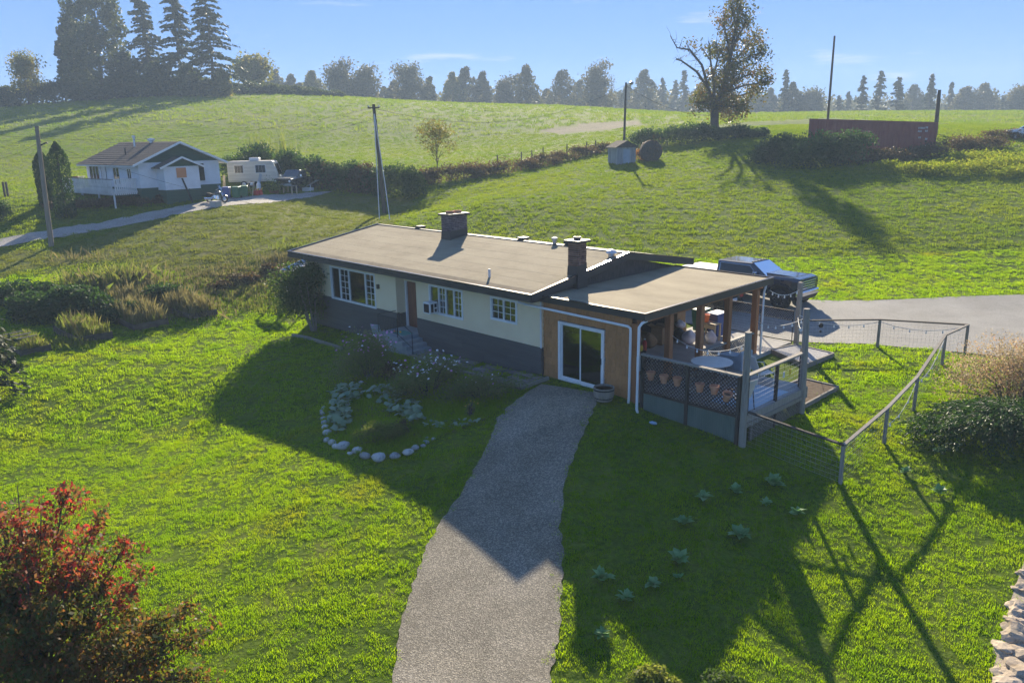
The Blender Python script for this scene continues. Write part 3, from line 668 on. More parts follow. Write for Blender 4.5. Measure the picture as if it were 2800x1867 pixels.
for xx in (XL - .016, XR + .016):
    for (ya, za, yb, zb) in ((YE, ZE, YRG, ZRG), (YRG, ZRG, YB, ZB)):
        p = MB().hexa([(xx - .015, ya, za - .25), (xx + .015, ya, za - .25), (xx + .015, yb, zb - .25), (xx - .015, yb, zb - .25), (xx - .015, ya, za + .02), (xx + .015, ya, za + .02), (xx + .015, yb, zb + .02), (xx - .015, yb, zb + .02)])
        p.build('fascia', M['fascia'], roof)
        s_ = .05 if xx > -10 else -.05
        q = MB(); x0, x1 = sorted((xx + s_ * .45, xx - s_ * 1.6)); q.hexa([(x0, ya, za + .021), (x1, ya, za + .021), (x1, yb, zb + .021), (x0, yb, zb + .021), (x0, ya, za + .055), (x1, ya, za + .055), (x1, yb, zb + .055), (x0, yb, zb + .055)])
        q.build('flashing', M['flash'], roof)
MB().box(XL - .03, YE - .07, ZE + .021, XR + .03, YE + .05, ZE + .05).build('flashing', M['flash'], roof)
for k in range(7):   # rolled felt courses lapping down the slope; the lowest lies dirty along the eave
    f0, f1 = (0, .075) if k == 0 else (.075 + .925 * (k - 1) / 6, .075 + .925 * k / 6 + .012); ya, yb = YE + .06 + (YRG - YE - .12) * f0, YE + .06 + (YRG - YE - .12) * min(1, f1); sl_ = (ZRG - ZE) / (YRG - YE)
    za, zb2 = ZE + (ya - YE) * sl_, ZE + (yb - YE) * sl_; x = XL + .06
    while x < XR - .1:
        e = min(XR - .06, x + random.uniform(5.5, 8)); MB().hexa([(x, ya, za), (e, ya, za), (e, yb, zb2), (x, yb, zb2), (x, ya, za + .006), (e, ya, za + .006), (e, yb, zb2 + .003), (x, yb, zb2 + .003)]).build('felt_strip', M['felt_dirty'] if k == 0 else M['roof_felt'], roof); x = e + .004
MB().box(XL + .1, YRG - .07, ZRG - .002, XR - .1, YRG + .07, ZRG + .03).build('ridge_cap', M['fascia'], roof)
for x in (-17.35, -9.83, -7.0):
    v = MB().box(x - .17, YRG + .12, ZRG - .08, x + .17, YRG + .46, ZRG + .06); v.box(x - .2, YRG + .08, ZRG + .061, x + .2, YRG + .5, ZRG + .13); v.build('roof_vent', M['black_plastic'], roof, bevel=.01)
MB().lathe([(.09, -.1), (.09, .2), (.14, .2), (.14, .28), (.02, .32)], (-7.75, YRG + .12, ZRG), 12).build('flue', M['steel'], roof)
MB().lathe([(.05, -.05), (.05, .34), (.04, .34)], (-6.9, .36, 3.2), 10).build('vent_pipe', M['white_dirty'], roof)
MB().lathe([(.13, -.05), (.13, .12), (.22, .13), (.2, .2), (.08, .27)], (-4.07, 4.31, 3.85), 14, ).build('roof_vent', M['steel'], roof, smooth=True)
# chimneys, brick by brick
def chimney(x0, x1, y0, y1, zb, zt, zs, mat, flues):
    c = MB().box(x0 + .02, y0 + .02, zb, x1 - .02, y1 - .02, zt).build('chimney', M['mortar'], house)
    MB().hexa([(x0 - .03, y0 - .05, zb), (x1 + .03, y0 - .05, zb), (x1 + .03, y1 + .03, zb), (x0 - .03, y1 + .03, zb), (x0 - .006, y0 - .006, zs), (x1 + .006, y0 - .006, zs), (x1 + .006, y1 + .006, zs + .12), (x0 - .006, y1 + .006, zs + .12)]).build('flashing', M['fascia'], c)
    n = int((zt - zs) / .078); bh = (zt - zs) / n; cache = {}
    def brick(cx, cy_, z, L_, along):
        key = (round(L_, 2), along)
        if key not in cache:
            mb = MB(); h = (bh - .012) / 2; a = (L_ - .012) / 2
            mb.box(*((-a, -.045, -h, a, .045, h) if along == 'x' else (-.045, -a, -h, .045, a, h))); cache[key] = mb.mesh('brick')
            cache[key].materials.append(mat)
        o = link('brick', cache[key], c, None); o.location = (cx + random.uniform(-.004, .004), cy_ + random.uniform(-.004, .004), z)
    for k in range(-1, n):
        z = zs + (k + .5) * bh
        for along, a0, a1, fixed in (('x', x0, x1, (y0 + .04, y1 - .04)), ('y', y0 + .092, y1 - .092, (x0 + .04, x1 - .04))):
            Ln = a1 - a0; m = max(2, round(Ln / .21)); bl = Ln / m
            for fv in fixed:
                if k < 0 and not (along == 'x' and fv < (y0 + y1) / 2): continue
                e = [a0] + [a0 + bl * (i + (.5 if k % 2 else 1)) for i in range(m if k % 2 else m - 1)] + [a1]
                for p, q in zip(e, e[1:]):
                    if q - p < .03: continue
                    if along == 'x': brick((p + q) / 2, fv, z, q - p, 'x')
                    else: brick(fv, (p + q) / 2, z, q - p, 'y')
    MB().box(x0 - .11, y0 - .11, zt, x1 + .11, y1 + .11, zt + .09).build('chimney_cap', M['fascia'], c)
    for fx, fy, r0, m in flues:
        f = MB(); f.lathe([(r0, zt + .09), (r0, zt + .2), (r0 * .78, zt + .2), (r0 * .78, zt + .1)], (fx, fy, 0), 14, caps=False); f.build('flue', m, c)
    return c
chimney(-14.05, -13.4, 3.86, 4.92, 3.5, 4.9, 4.17, M['brick_grey'], [(-13.72, 4.14, .2, M['terracotta']), (-13.72, 4.62, .2, M['terracotta'])])
chimney(-4.07, -3.58, 1.75, 2.24, 2.9, 4.66, 3.80, M['brick_brown'], [(-3.83, 2.0, .14, M['fascia'])])
# annex: low flat roof, cedar shingle wall, posts
ZL, YLF, YLB, XLR = 2.95, -.05, 8.1, .83
lr = MB().hexa([(XW1, YLF, ZL - .12), (XLR, YLF, ZL - .12), (XLR, YLB, ZL - .05), (XW1, YLB, ZL - .05), (XW1, YLF, ZL), (XLR, YLF, ZL), (XLR, YLB, ZL + .07), (XW1, YLB, ZL + .07)]).build('annex_roof', M['roof_felt'], house)
bx('fascia', M['fascia'], lr, XW1 - .02, YLF - .03, ZL - .2, XLR + .03, YLF - .002, ZL + .01)
MB().hexa([(XLR + .002, YLF, ZL - .22), (XLR + .03, YLF, ZL - .22), (XLR + .03, YLB, ZL - .15), (XLR + .002, YLB, ZL - .15), (XLR + .002, YLF, ZL + .01), (XLR + .03, YLF, ZL + .01), (XLR + .03, YLB, ZL + .08), (XLR + .002, YLB, ZL + .08)]).build('fascia', M['fascia'], lr)
bx('fascia', M['fascia'], lr, XW1, YLB + .002, ZL - .15, XLR + .03, YLB + .03, ZL + .08)
bx('flashing', M['flash'], lr, XW1 + .15, YLF - .06, ZL + .011, XLR + .05, YLF + .05, ZL + .045)
MB().hexa([(XLR - .04, YLF + .051, ZL + .011), (XLR + .05, YLF + .051, ZL + .011), (XLR + .05, YLB - .03, ZL + .081), (XLR - .04, YLB - .03, ZL + .081), (XLR - .04, YLF + .051, ZL + .045), (XLR + .05, YLF + .051, ZL + .045), (XLR + .05, YLB - .03, ZL + .115), (XLR - .04, YLB - .03, ZL + .115)]).build('flashing', M['flash'], lr)
bx('flashing', M['flash'], lr, XW1 + .1, YLB - .029, ZL + .081, XLR + .05, YLB + .05, ZL + .115)
MB().beam((.45, .12, 2.66), (.45, 8.0, 2.72), .12, .22).build('beam', M['post_wood'], house)
MB().beam((XW1 + .02, 7.95, 2.70), (.38, 7.95, 2.70), .12, .22).build('beam', M['soffit'], house)
MB().hexa([(XW1 + .01, 0.3, ZL - .14), (.8, 0.3, ZL - .14), (.8, 8.0, ZL - .07), (XW1 + .01, 8.0, ZL - .07), (XW1 + .01, 0.3, ZL - .125), (.8, 0.3, ZL - .125), (.8, 8.0, ZL - .055), (XW1 + .01, 8.0, ZL - .055)]).build('ceiling', M['soffit'], house)
aw = MB(); wall_holes(aw, XW1 + .005, .22, -.3, 2.82, .13, .22, [(-2.97, -.97, -.3, 2.1)]); aw = aw.build('annex_wall', M['bark'], house)
zc = -.28; row = 0
while zc < 2.72:
    h = .245; x = XW1 + .02 - random.uniform(0, .1)
    while x < .2:
        w_ = random.choice((.13, .17, .2, .24, .28)); a, b = max(x, XW1 + .012), min(x + w_ - .006, .21); x += w_
        for lo, hi in ((a, min(b, -3.03)), (max(a, -.91), b)) if zc < 2.12 else ((a, b),):
            if hi - lo < .03: continue
            j = random.uniform(-.012, .012)
            MB().hexa([(lo, .085, zc + j), (hi, .085, zc + j), (hi, .128, zc + j), (lo, .128, zc + j), (lo, .108, zc + h + .02), (hi, .108, zc + h + .02), (hi, .128, zc + h + .02), (lo, .128, zc + h + .02)]).build('shingle', M['cedar'], aw)
    zc += h; row += 1
# sliding glass door
sg = MB().box(-3.02, .05, -.02, -2.93, .2, 2.13).box(-1.01, .05, -.02, -.92, .2, 2.13).box(-2.929, .05, 2.06, -1.011, .2, 2.13).box(-2.929, .05, -.02, -1.011, .2, .05).build('sliding_door', M['white'], house)
for a, b, y in ((-2.925, -1.98, .15), (-2.02, -1.015, .10)):
    l_ = MB().box(a, y - .02, .055, a + .05, y + .02, 2.055).box(b - .05, y - .02, .055, b, y + .02, 2.055).box(a + .051, y - .02, .055, b - .051, y + .02, .12).box(a + .051, y - .02, 2.0, b - .051, y + .02, 2.055).build('door_leaf', M['white'], sg)
    bx('pane', M['glass'], l_, a + .052, y - .004, .121, b - .052, y + .004, 1.999)
bx('handle', M['black_plastic'], sg, -1.06, .06, .9, -1.02, .079, 1.12)
# posts under the annex roof
MB().box(.24, .06, -.4, .46, .26, 2.56).build('post', M['post_wood'], house, bevel=.01)
for y, zb in ((1.85, .0), (3.75, .0), (5.6, .0), (7.6, .0)):
    MB().box(.34, y - .11, zb - .35, .56, y + .11, 2.6).build('post', M['post_wood'], house, bevel=.01)
# white rainwater pipes
dp = MB().tube([(-4.55, -.45, 2.70), (-4.4, -.12, 2.56), (-3.6, -.08, 2.53), (.18, -.08, 2.47), (.27, -.06, 2.42), (.28, -.06, 2.3), (.27, -.06, .1), (.24, -.06, -.24)], .045, 8)
dp.build('downpipe', M['white'], house, smooth=True)
MB().tube([(.8, .1, 2.72), (.78, -.12, 2.68), (.72, -.2, 2.55), (.72, -.22, .2), (.72, -.22, -.2), (.85, -.34, -.3)], .045, 8).build('downpipe', M['white'], house, smooth=True)
MB().tube([(.62, 8.05, 2.78), (.66, 7.9, 2.65), (.68, 7.78, 2.5), (.68, 7.76, -.1)], .045, 8).build('downpipe', M['white'], house, smooth=True)
bx('meter_box', M['white_dirty'], house, .62, -.16, 1.05, .66, .02, 1.55)
# ------------------------------------------------------------------ patio, deck, gates and fence
structure(bx('patio_slab', M['concrete'], None, XW1 + .01, .24, -.4, .74, 10.25, .05))
def lattice(parent, O, ax, L_, z0, z1, sp, w, th, mat, name='slat', both=True):
    """crossing diagonal slats; every slat a part.  O = (x,y) of one end, ax = unit direction"""
    ax = np.asarray(ax, float); nrm = np.array([-ax[1], ax[0]]); H = z1 - z0
    for s_, off in ((1, -th * .55), (-1, th * .55)):
        c = -H + sp * .7
        while c < L_:
            a0, b0 = (c, 0.) if s_ == 1 else (c + H, 0.); a1, b1 = (c + H, H) if s_ == 1 else (c, H)
            pts = [(a0, b0), (a1, b1)]
            # clip to 0..L
            def clip(p, q):
                out = []
                for (a, b), (e, f) in ((p, q), (q, p)):
                    if a < 0: t_ = (0 - a) / (e - a); a, b = 0, b + t_ * (f - b)
                    elif a > L_: t_ = (L_ - a) / (e - a); a, b = L_, b + t_ * (f - b)
                    out.append((a, b))
                return out
            if max(a0, a1) > .02 and min(a0, a1) < L_ - .02:
                (a0, b0), (a1, b1) = clip(*pts)
                if abs(a1 - a0) > .05:
                    P = lambda a, b: (O[0] + ax[0] * a + nrm[0] * off, O[1] + ax[1] * a + nrm[1] * off, z0 + b)
                    MB().beam(P(a0, b0), P(a1, b1), w, th, (nrm[0], nrm[1], 0)).build(name, mat, parent)
            c += sp
deck = thing('deck', 'raised wooden deck with dark lattice screen, green metal skirting and tall grey posts', 'deck', (2.6, 1.8, -.3))
n = 26; x0d, x1d = .8, 4.42
for k in range(n):
    a = x0d + (x1d - x0d) * k / n
    MB().box(a + .004, .06, .385, a + (x1d - x0d) / n - .004, 4.0 + (.0 if a > 2.2 else .25), .42 + random.uniform(-.003, .003)).build('plank', M['deck_wood'], deck)
for nm, c in (('joist', (.8, .07, .2, 4.42, .12, .384)), ('joist', (.8, 3.9, .2, 4.42, 3.99, .384))): bx(nm, M['weathered'], deck, *c)
bx('rim_board', M['weathered'], deck, 4.421, .08, .17, 4.47, 3.98, .40)
bx('rim_board', M['weathered'], deck, 4.475, .1, .06, 4.51, 3.9, .19)
for a, b in ((.8, 2.42), (2.5, 4.24)):
    lp = thing('screen', None, None); lp.parent = deck; lp.matrix_parent_inverse = mat_of(deck).inverted()
    lattice(lp, (a, 0.0), (1, 0), b - a, .40, 1.56, .125, .034, .012, M['lattice'])
    nn = int((b - a) / .012); xs = np.linspace(a + .01, b - .01, nn); ys = -.01 + .022 * np.sin((xs - a) * 2 * math.pi / .076)
    V = [(x, y, -.62) for x, y in zip(xs, ys)] + [(x, y, .33) for x, y in zip(xs, ys)]
    link('corrugated_panel', np_mesh('corrugated_panel', V, [(i, i + 1, nn + i + 1, nn + i) for i in range(nn - 1)], True), deck, M['gal_green'])
    bx('bottom_rail', M['lattice'], deck, a, -.04, .335, b, .04, .395)
for x in (.76, 2.46, 4.25): bx('screen_post', M['dark_post'], deck, x - .045, -.06, -.7, x + .045, .05, 1.6)
bx('top_rail', M['weathered'], deck, .7, -.09, 1.60, 4.3, .08, 1.65)
MB().beam((4.40, .14, 1.625), (4.40, 3.6, 1.625), .15, .05).build('top_rail', M['weathered'], deck)
bx('rail_post', M['dark_post'], deck, 4.35, 1.9, -.7, 4.44, 1.99, 1.6)
bx('rail_post', M['dark_post'], deck, 4.36, .12, -.7, 4.46, .2, 1.6)
lattice(thing('lower_screen', None, None), (4.40, .55), (0, 1), 3.05, -.5, .1, .12, .03, .01, M['grey_lattice'])
ls = bpy.data.objects['lower_screen']; ls.parent = deck; ls.matrix_parent_inverse = mat_of(deck).inverted()
bx('skirt_frame', M['grey_lattice'], deck, 4.37, .5, -.58, 4.43, 3.6, -.5)
bx('skirt_frame', M['grey_lattice'], deck, 4.37, .47, -.5, 4.43, .55, .1)
MB().tube([(4.42, .03, -.8), (4.40, .05, 1.0), (4.41, .04, 2.96)], [.115, .105, .10], 10).build('tall_post', M['weathered'], deck, smooth=True)
MB().tube([(4.46, 3.66, -.7), (4.43, 3.64, 1.5), (4.40, 3.62, 3.06)], [.115, .105, .10], 10).build('tall_post', M['weathered'], deck, smooth=True)
bx('rail_post', M['dark_post'], deck, 4.26, 3.68, -.75, 4.40, 3.80, 1.72)
wm = MB()
for k in range(7): z = .52 + k * .15; wm.tube([(4.40, .2, z), (4.40, 1.0, z - .03), (4.40, 1.9, z)], .003, 3).tube([(4.40, 2.0, z), (4.40, 2.8, z - .04), (4.40, 3.6, z)], .003, 3)
for k in range(26): y = .25 + k * .13; wm.tube([(4.40, y, .45), (4.40, y, 1.6)], .002, 3)
wm.build('wire_mesh', M['steel'], deck)
# inner railing between the roof posts
ir = thing('patio_railing', 'low brown lattice railing between the wooden roof posts', 'railing', (.45, 5.6, 0))
bx('top_rail', M['deck_wood'], ir, .37, 4.05, .86, .53, 7.5, .91)
sc_ = thing('screen', None, None); sc_.parent = ir; sc_.matrix_parent_inverse = mat_of(ir).inverted()
lattice(sc_, (.45, 4.05), (0, 1), 1.42, .1, .84, .115, .03, .01, M['grey_lattice']); lattice(sc_, (.45, 5.75), (0, 1), 1.72, .1, .84, .115, .03, .01, M['grey_lattice'])
bx('bottom_rail', M['weathered'], ir, .41, 4.05, .051, .49, 7.5, .1)
# gates
def gate(label, x0, x1, y0, y1, z0=.1, zt=1.36):
    g = thing('wire_gate', label, 'gate', ((x0 + x1) / 2, (y0 + y1) / 2, z0))
    p, q = np.array([x0, y0]), np.array([x1, y1]); L_ = np.linalg.norm(q - p); a = (q - p) / L_
    f = MB()
    for z in (z0, zt - .38): f.tube([(x0, y0, z), (x1, y1, z)], .016, 6)
    for e in (p, q): f.tube([(*e, z0 - .08), (*e, zt)], .018, 6)
    f.build('frame', M['iron'], g)
    MB().beam((x0, y0, zt + .02), (x1, y1, zt + .02), .06, .03).build('top_rail', M['lattice'], g)
    lattice(g, p, a, L_, zt - .36, zt, .11, .026, .01, M['lattice'])
    w = MB()
    for k in range(1, int(L_ / .055)): e = p + a * k * .055; w.tube([(*e, z0), (*e, zt - .38)], .0028, 3)
    for k in range(1, 8): z = z0 + k * (zt - .38 - z0) / 8; w.tube([(*p, z), (*q, z)], .0028, 3)
    stuff(w.build('wire_mesh', M['steel'], g))
gate('black wire gate with lattice strip beside the tall gate post', -.62, .80, 10.22, 10.12)
gate('black wire gate with lattice strip behind the blue bin', -2.3, -.70, 10.3, 10.24)
gate('black wire gate with lattice strip hidden most by the roof', -4.1, -2.36, 10.4, 10.31)
gp_ = MB().box(.88, 10.12, -.4, 1.04, 10.28, 2.58).build('gate_post', M['weathered'])
set_tag(gp_, 'tall square grey post where the wire gate meets the fence', 'post')
# garden fence: posts, single top rail, thin wire
fence = thing('garden_fence', 'low wooden garden fence of one rail, round posts and thin wire around the side lawn', 'fence', (7.4, 4, -.5))
fp = [(1.12, 9.95), tuple(PG(2015, 798)[:2]), (6.37, 13.3), tuple(PG(2163, 838)[:2]), tuple(PG(2098, 942)[:2]), tuple(PG(2030, 1018)[:2]), tuple(PG(1930, 1110)[:2]), (4.52, .1)]
ft = []
for i, (x, y) in enumerate(fp):
    g_ = g1(x, y); h = 1.13
    ft.append(np.array([x, y, g_ + (h if i < 7 else 1.05)]))
    if 0 < i < 7: MB().tube([(x, y, g_ - .3), (x + random.uniform(-.02, .02), y, g_ + h)], [.065, .058], 8).build('post', M['weathered'], fence, smooth=True)
for i in range(7):
    p, q = ft[i], ft[i + 1]
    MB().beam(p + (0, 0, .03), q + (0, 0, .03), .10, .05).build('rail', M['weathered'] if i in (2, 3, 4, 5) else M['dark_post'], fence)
fm = MB()
for i in range(7):
    p, q = ft[i], ft[i + 1]; L_ = np.linalg.norm(q - p); nseg = int(L_ / .14)
    for k in range(nseg):
        a = p + (q - p) * k / nseg; g_ = g1(a[0], a[1]); fm.tube([(a[0], a[1], g_ + .02), (a[0], a[1], a[2])], .0022, 3, False)
    for k in range(8):
        z = .04 + k * .14; pts = []
        for s_ in np.linspace(0, 1, 5): a = p + (q - p) * s_; pts.append((a[0], a[1], g1(a[0], a[1]) + z))
        fm.tube(pts, .0026, 3, False)
stuff(fm.build('wire_mesh', M['steel'], fence))
# string lights
bulb_me = MB().lathe([(.012, 0), (.018, -.03), (.014, -.04), (.032, -.075), (.03, -.11), (.008, -.13)], (0, 0, 0), 8).mesh('bulb', True); bulb_me.materials.append(M['white'])
def string_lights(label, P, sag, nb):
    t = thing('string_lights', label, 'string lights', tuple(P[0])); c = MB(); allp = []
    for p, q in zip(P, P[1:]):
        p, q = np.array(p), np.array(q); pts = [p + (q - p) * s_ - np.array([0, 0, sag * 4 * s_ * (1 - s_)]) for s_ in np.linspace(0, 1, 13)]
        c.tube(pts, .011, 4); allp += pts[:-1]
    c.build('cable', M['rope_white'], t)
    allp = resample(np.array(allp + [np.array(P[-1])]), nb * 2 + 1)[1::2]
    for a in allp:
        o = link('bulb', bulb_me, t, None); o.location = tuple(a)
string_lights('string of bulbs sagging from the near tall deck post to the patio post', [(.57, 1.9, 1.85), (4.40, .05, 2.62)], .38, 7)
string_lights('string of bulbs between the far tall deck post and patio post by downpipe', [(.6, 7.6, 1.35), (4.40, 3.62, 2.78)], .22, 6)
string_lights('string of bulbs hung from the roof corner to the tall gate post', [(.8, 8.0, 2.55), (.96, 10.2, 2.3)], .22, 5)
string_lights('string of bulbs dropping from far tall deck post to gate post', [(4.40, 3.62, 2.8), (1.0, 10.1, 1.2)], .45, 7)
string_lights('string of bulbs sagging along the fence wire beside the pavement', [tuple(ft[0] + (0, 0, .25)), tuple(ft[1] - (0, 0, .05)), tuple(ft[2] - (0, 0, .02))], .28, 11)
string_lights('string of bulbs low on the fence below the juniper', [tuple(ft[3] - (0, 0, .1)), tuple(ft[4] - (0, 0, .15)), tuple(ft[5] - (0, 0, .5))], .35, 9)
# terracotta pots hung on the lattice screen
def pot(label, x, z, tilt):
    t = thing('flower_pot', label, 'flower pot', (x, -.16, z - .26), group='terracotta pots on the lattice screen')
    MB().lathe([(.085, 0), (.125, .2), (.145, .2), (.15, .27), (.125, .27), (.115, .19), (.02, .17)], (0, 0, 0), 16).build('pot_body', M['terracotta'], t, smooth=True, world=False)
    MB().lathe([(.005, .185), (.115, .19)], (0, 0, 0), 12).build('soil', M['soil'], t, world=False)
    t.rotation_euler = (tilt * .6, tilt, 0)
for (x, z, tl, lb) in ((1.20, 1.16, 0.02, 'leftmost'), (1.70, 1.15, -.03, 'second from left'), (2.19, 1.18, .03, 'beside the middle screen post on its house side'), (3.01, 1.16, -.02, 'first past the middle screen post'), (3.51, 1.2, .02, 'second from the tall deck post'), (3.91, 1.1, .35, 'tilted and nearest the tall deck post')):
    pot('empty terracotta pot on the lattice screen, ' + lb, x, z, tl)
# half barrel beside the glass door
br = thing('barrel_planter', 'weathered half barrel planter beside the sliding glass door', 'planter', (-.42, -.52, -.06))
for k in range(18):
    a0, a1 = 2 * math.pi * k / 18 + .012, 2 * math.pi * (k + 1) / 18 - .012; mb = MB(); P = []
    for z, r_ in ((0, .29), (.22, .345), (.45, .35)):
        for a, rr in ((a0, r_ - .03), (a0, r_), (a1, r_), (a1, r_ - .03)): P.append((rr * math.cos(a), rr * math.sin(a), z))
    F = [(0, 1, 2, 3), (11, 10, 9, 8)]
    for l_ in (0, 4):
        for i in range(4): F.append((l_ + i, l_ + (i + 1) % 4, l_ + 4 + (i + 1) % 4, l_ + 4 + i))
    mb.add(P, F).build('stave', M['weathered'], br, world=False)
for z, r_ in ((.08, .318), (.36, .357)): MB().lathe([(r_, z), (r_, z + .045), (r_ - .012, z + .045), (r_ - .012, z), (r_, z)], (0, 0, 0), 24, False).build('hoop', M['iron'], br, world=False)
MB().lathe([(.01, .38), (.31, .38)], (0, 0, 0), 16).build('soil', M['soil'], br, world=False)
# ---- things under the roof
def wheelie(name, label, x, y, z, rz, body, h=1.02, w=.56, d=.6):
    t = thing(name, label, 'bin', (x, y, z), rz)
    a, b = w / 2, d / 2
    MB().hexa([(-a * .82, -b * .75, .06), (a * .82, -b * .75, .06), (a * .82, b * .8, .06), (-a * .82, b * .8, .06), (-a, -b, h * .9), (a, -b, h * .9), (a, b, h * .9), (-a, b, h * .9)]).build('body', body, t, bevel=.02, world=False)
    MB().hexa([(-a * 1.06, -b * 1.12, h * .9 + .002), (a * 1.06, -b * 1.12, h * .9 + .002), (a * 1.06, b, h * .92), (-a * 1.06, b, h * .92), (-a, -b, h * .96), (a, -b, h * .96), (a, b, h), (-a, b, h)]).build('lid', body, t, bevel=.015, world=False)
    for s_ in (-1, 1): MB().tube([(s_ * a * .8, b * .8, .1), (s_ * a * 1.0, b * .8, .1)], .1, 12).build('wheel', M['rubber'], t, world=False)
    MB().tube([(-a * .8, b * 1.15, h * .9), (a * .8, b * 1.15, h * .9)], .018, 6).build('handle', body, t, world=False)
    return t
wheelie('wheelie_bin', 'blue wheelie bin under the roof beside a wooden stand', -2.05, 9.0, .05, R(-10), M['blue_bin'], 1.08, .62, .66)
wheelie('wheelie_bin', 'dark bin with pale lid behind the cardboard boxes', -3.0, 9.25, .05, R(-6), M['green_bin'], 1.06, .6, .62)
def carton(label, x, y, z, w, d, h, rz, open_=True):
    t = thing('cardboard_box', label, 'box', (x, y, z), rz); a, b = w / 2, d / 2; k = .006
    m = MB(); m.box(-a, -b, 0, a, b, .008)
    m.box(-a, -b, .009, a, -b + k, h).box(-a, b - k, .009, a, b, h).box(-a, -b + k + .001, .009, -a + k, b - k - .001, h).box(a - k, -b + k + .001, .009, a, b - k - .001, h); m.build('carton', M['cardboard'], t, world=False)
    if open_:
        for s_, ax in ((-1, 'y'), (1, 'y'), (-1, 'x'), (1, 'x')):
            an = random.uniform(.2, 1.0); L_ = min(w, d) * .48
            if ax == 'y': P = [(-a, s_ * b, h), (a, s_ * b, h), (a, s_ * (b + L_ * math.cos(an)), h + L_ * math.sin(an)), (-a, s_ * (b + L_ * math.cos(an)), h + L_ * math.sin(an))]
            else: P = [(s_ * a, -b, h), (s_ * a, b, h), (s_ * (a + L_ * math.cos(an)), b, h + L_ * math.sin(an)), (s_ * (a + L_ * math.cos(an)), -b, h + L_ * math.sin(an))]
            f = MB(); f.hexa([(p[0], p[1], p[2] - .004) for p in P] + [(p[0], p[1], p[2] + .004) for p in P]); f.build('flap', M['cardboard'], t, world=False)
    else: bx('lid', M['cardboard'], None, 0, 0, 0, .01, .01, .01) if False else None
    return t
carton('tall open cardboard box on the patio floor by paper sacks', -3.15, 6.35, .051, .5, .42, .72, R(12))
carton('big open cardboard box standing high against the gable wall', -3.2, 7.55, .64, .72, .5, .62, R(-8))
carton('brown cardboard box carrying the big open box', -3.2, 7.55, .051, .8, .6, .585, R(-8), False)
carton('closed brown cardboard box against the gable wall', -3.45, 5.6, .051, .5, .5, .55, R(3), False)
def lump(name, label, cat, mat, x, y, z, rx, ry, h, seed, neck=True, group=None):
    bm = bmesh.new(); bmesh.ops.create_icosphere(bm, subdivisions=3, radius=1); r = np.random.default_rng(seed); ph = r.uniform(0, 6.28, 9)
    for v in bm.verts:
        q = v.co; d = 1 + .09 * math.sin(4 * q.x + ph[0] + 3 * q.z) + .08 * math.sin(5 * q.y + ph[1]) + .06 * math.sin(7 * q.z + ph[2] + 4 * q.x)
        zz = (q.z + 1) / 2; wd = 1.0 if zz < .5 else 1.0 - (.55 if neck else .2) * ((zz - .5) / .5) ** 1.4
        v.co = Vector((q.x * rx * d * wd, q.y * ry * d * wd, max(.0, zz * h * (1 + .04 * math.sin(6 * q.x + ph[3])) - .02)))
    me = bpy.data.meshes.new(name); bm.to_mesh(me); bm.free(); me.polygons.foreach_set('use_smooth', [True] * len(me.polygons))
    o = link(name, me, None, mat); o.location = (x, y, z); return set_tag(o, label, cat, group)
lump('rubbish_bag', 'white rubbish bag on the patio floor nearest the boxes', 'bag', M['bag_white'], -2.2, 7.15, .05, .3, .3, .62, 1)
lump('rubbish_bag', 'white rubbish bag on the patio floor in front of the blue bin', 'bag', M['bag_white'], -1.6, 7.85, .05, .26, .24, .56, 2)
lump('rubbish_bag', 'small white bag resting on top of the black sack', 'bag', M['bag_white'], -2.75, 7.3, .62, .24, .22, .36, 3)
lump('rubbish_bag', 'black rubbish sack between boxes and white bags', 'bag', M['bag_black'], -2.72, 7.2, .05, .32, .3, .62, 4)
lump('paper_sack', 'crumpled brown paper sack standing nearest the post', 'bag', M['paper_bag'], -3.0, 5.55, .05, .26, .24, .62, 5, False)
lump('paper_sack', 'crumpled brown paper sack heaped by the gable wall', 'bag', M['paper_bag'], -3.35, 5.0, .05, .3, .32, .7, 6, False)
lump('paper_sack', 'folded brown paper sack behind the red canister', 'bag', M['paper_bag'], -3.4, 4.4, .05, .28, .3, .6, 7, False)
cn = thing('canister', 'red canister on patio floor in front of the paper sacks', 'canister', (-2.9, 5.05, .05))
MB().lathe([(.085, 0), (.09, .02), (.09, .34), (.07, .4), (.03, .43), (.03, .46)], (0, 0, 0), 14).build('body', M['red'], cn, smooth=True, world=False)
MB().lathe([(.045, .462), (.04, .5), (.015, .51)], (0, 0, 0), 10).build('cap', M['white'], cn, world=False)
sd_ = thing('wooden_stand', 'bare wooden stand with open legs in front of the blue bin', 'stand', (-1.95, 8.35, .05), R(-8))
bx('top', M['timber'], sd_, 0, 0, 0, .01, .01, .01) if False else MB().box(-.4, -.2, .7, .4, .2, .74).build('top', M['bamboo'], sd_, world=False)
for sx in (-.36, .36):
    for sy in (-.16, .16): MB().box(sx - .03, sy - .03, 0, sx + .03, sy + .03, .699).build('leg', M['bamboo'], sd_, world=False)
MB().box(-.329, -.175, .5, .329, -.15, .66).build('apron', M['bamboo'], sd_, world=False)
bk = thing('bucket', 'bright orange bucket on the wooden stand', 'bucket', (-2.15, 8.3, .791))
MB().lathe([(.11, 0), (.15, .3), (.16, .3), (.16, .32), (.14, .32), (.10, .03)], (0, 0, 0), 14).build('pail', M['orange'], bk, smooth=True, world=False)
MB().tube([(-.15, 0, .3), (-.1, 0, .42), (0, 0, .47), (.1, 0, .42), (.15, 0, .3)], .006, 4).build('handle', M['steel'], bk, world=False)
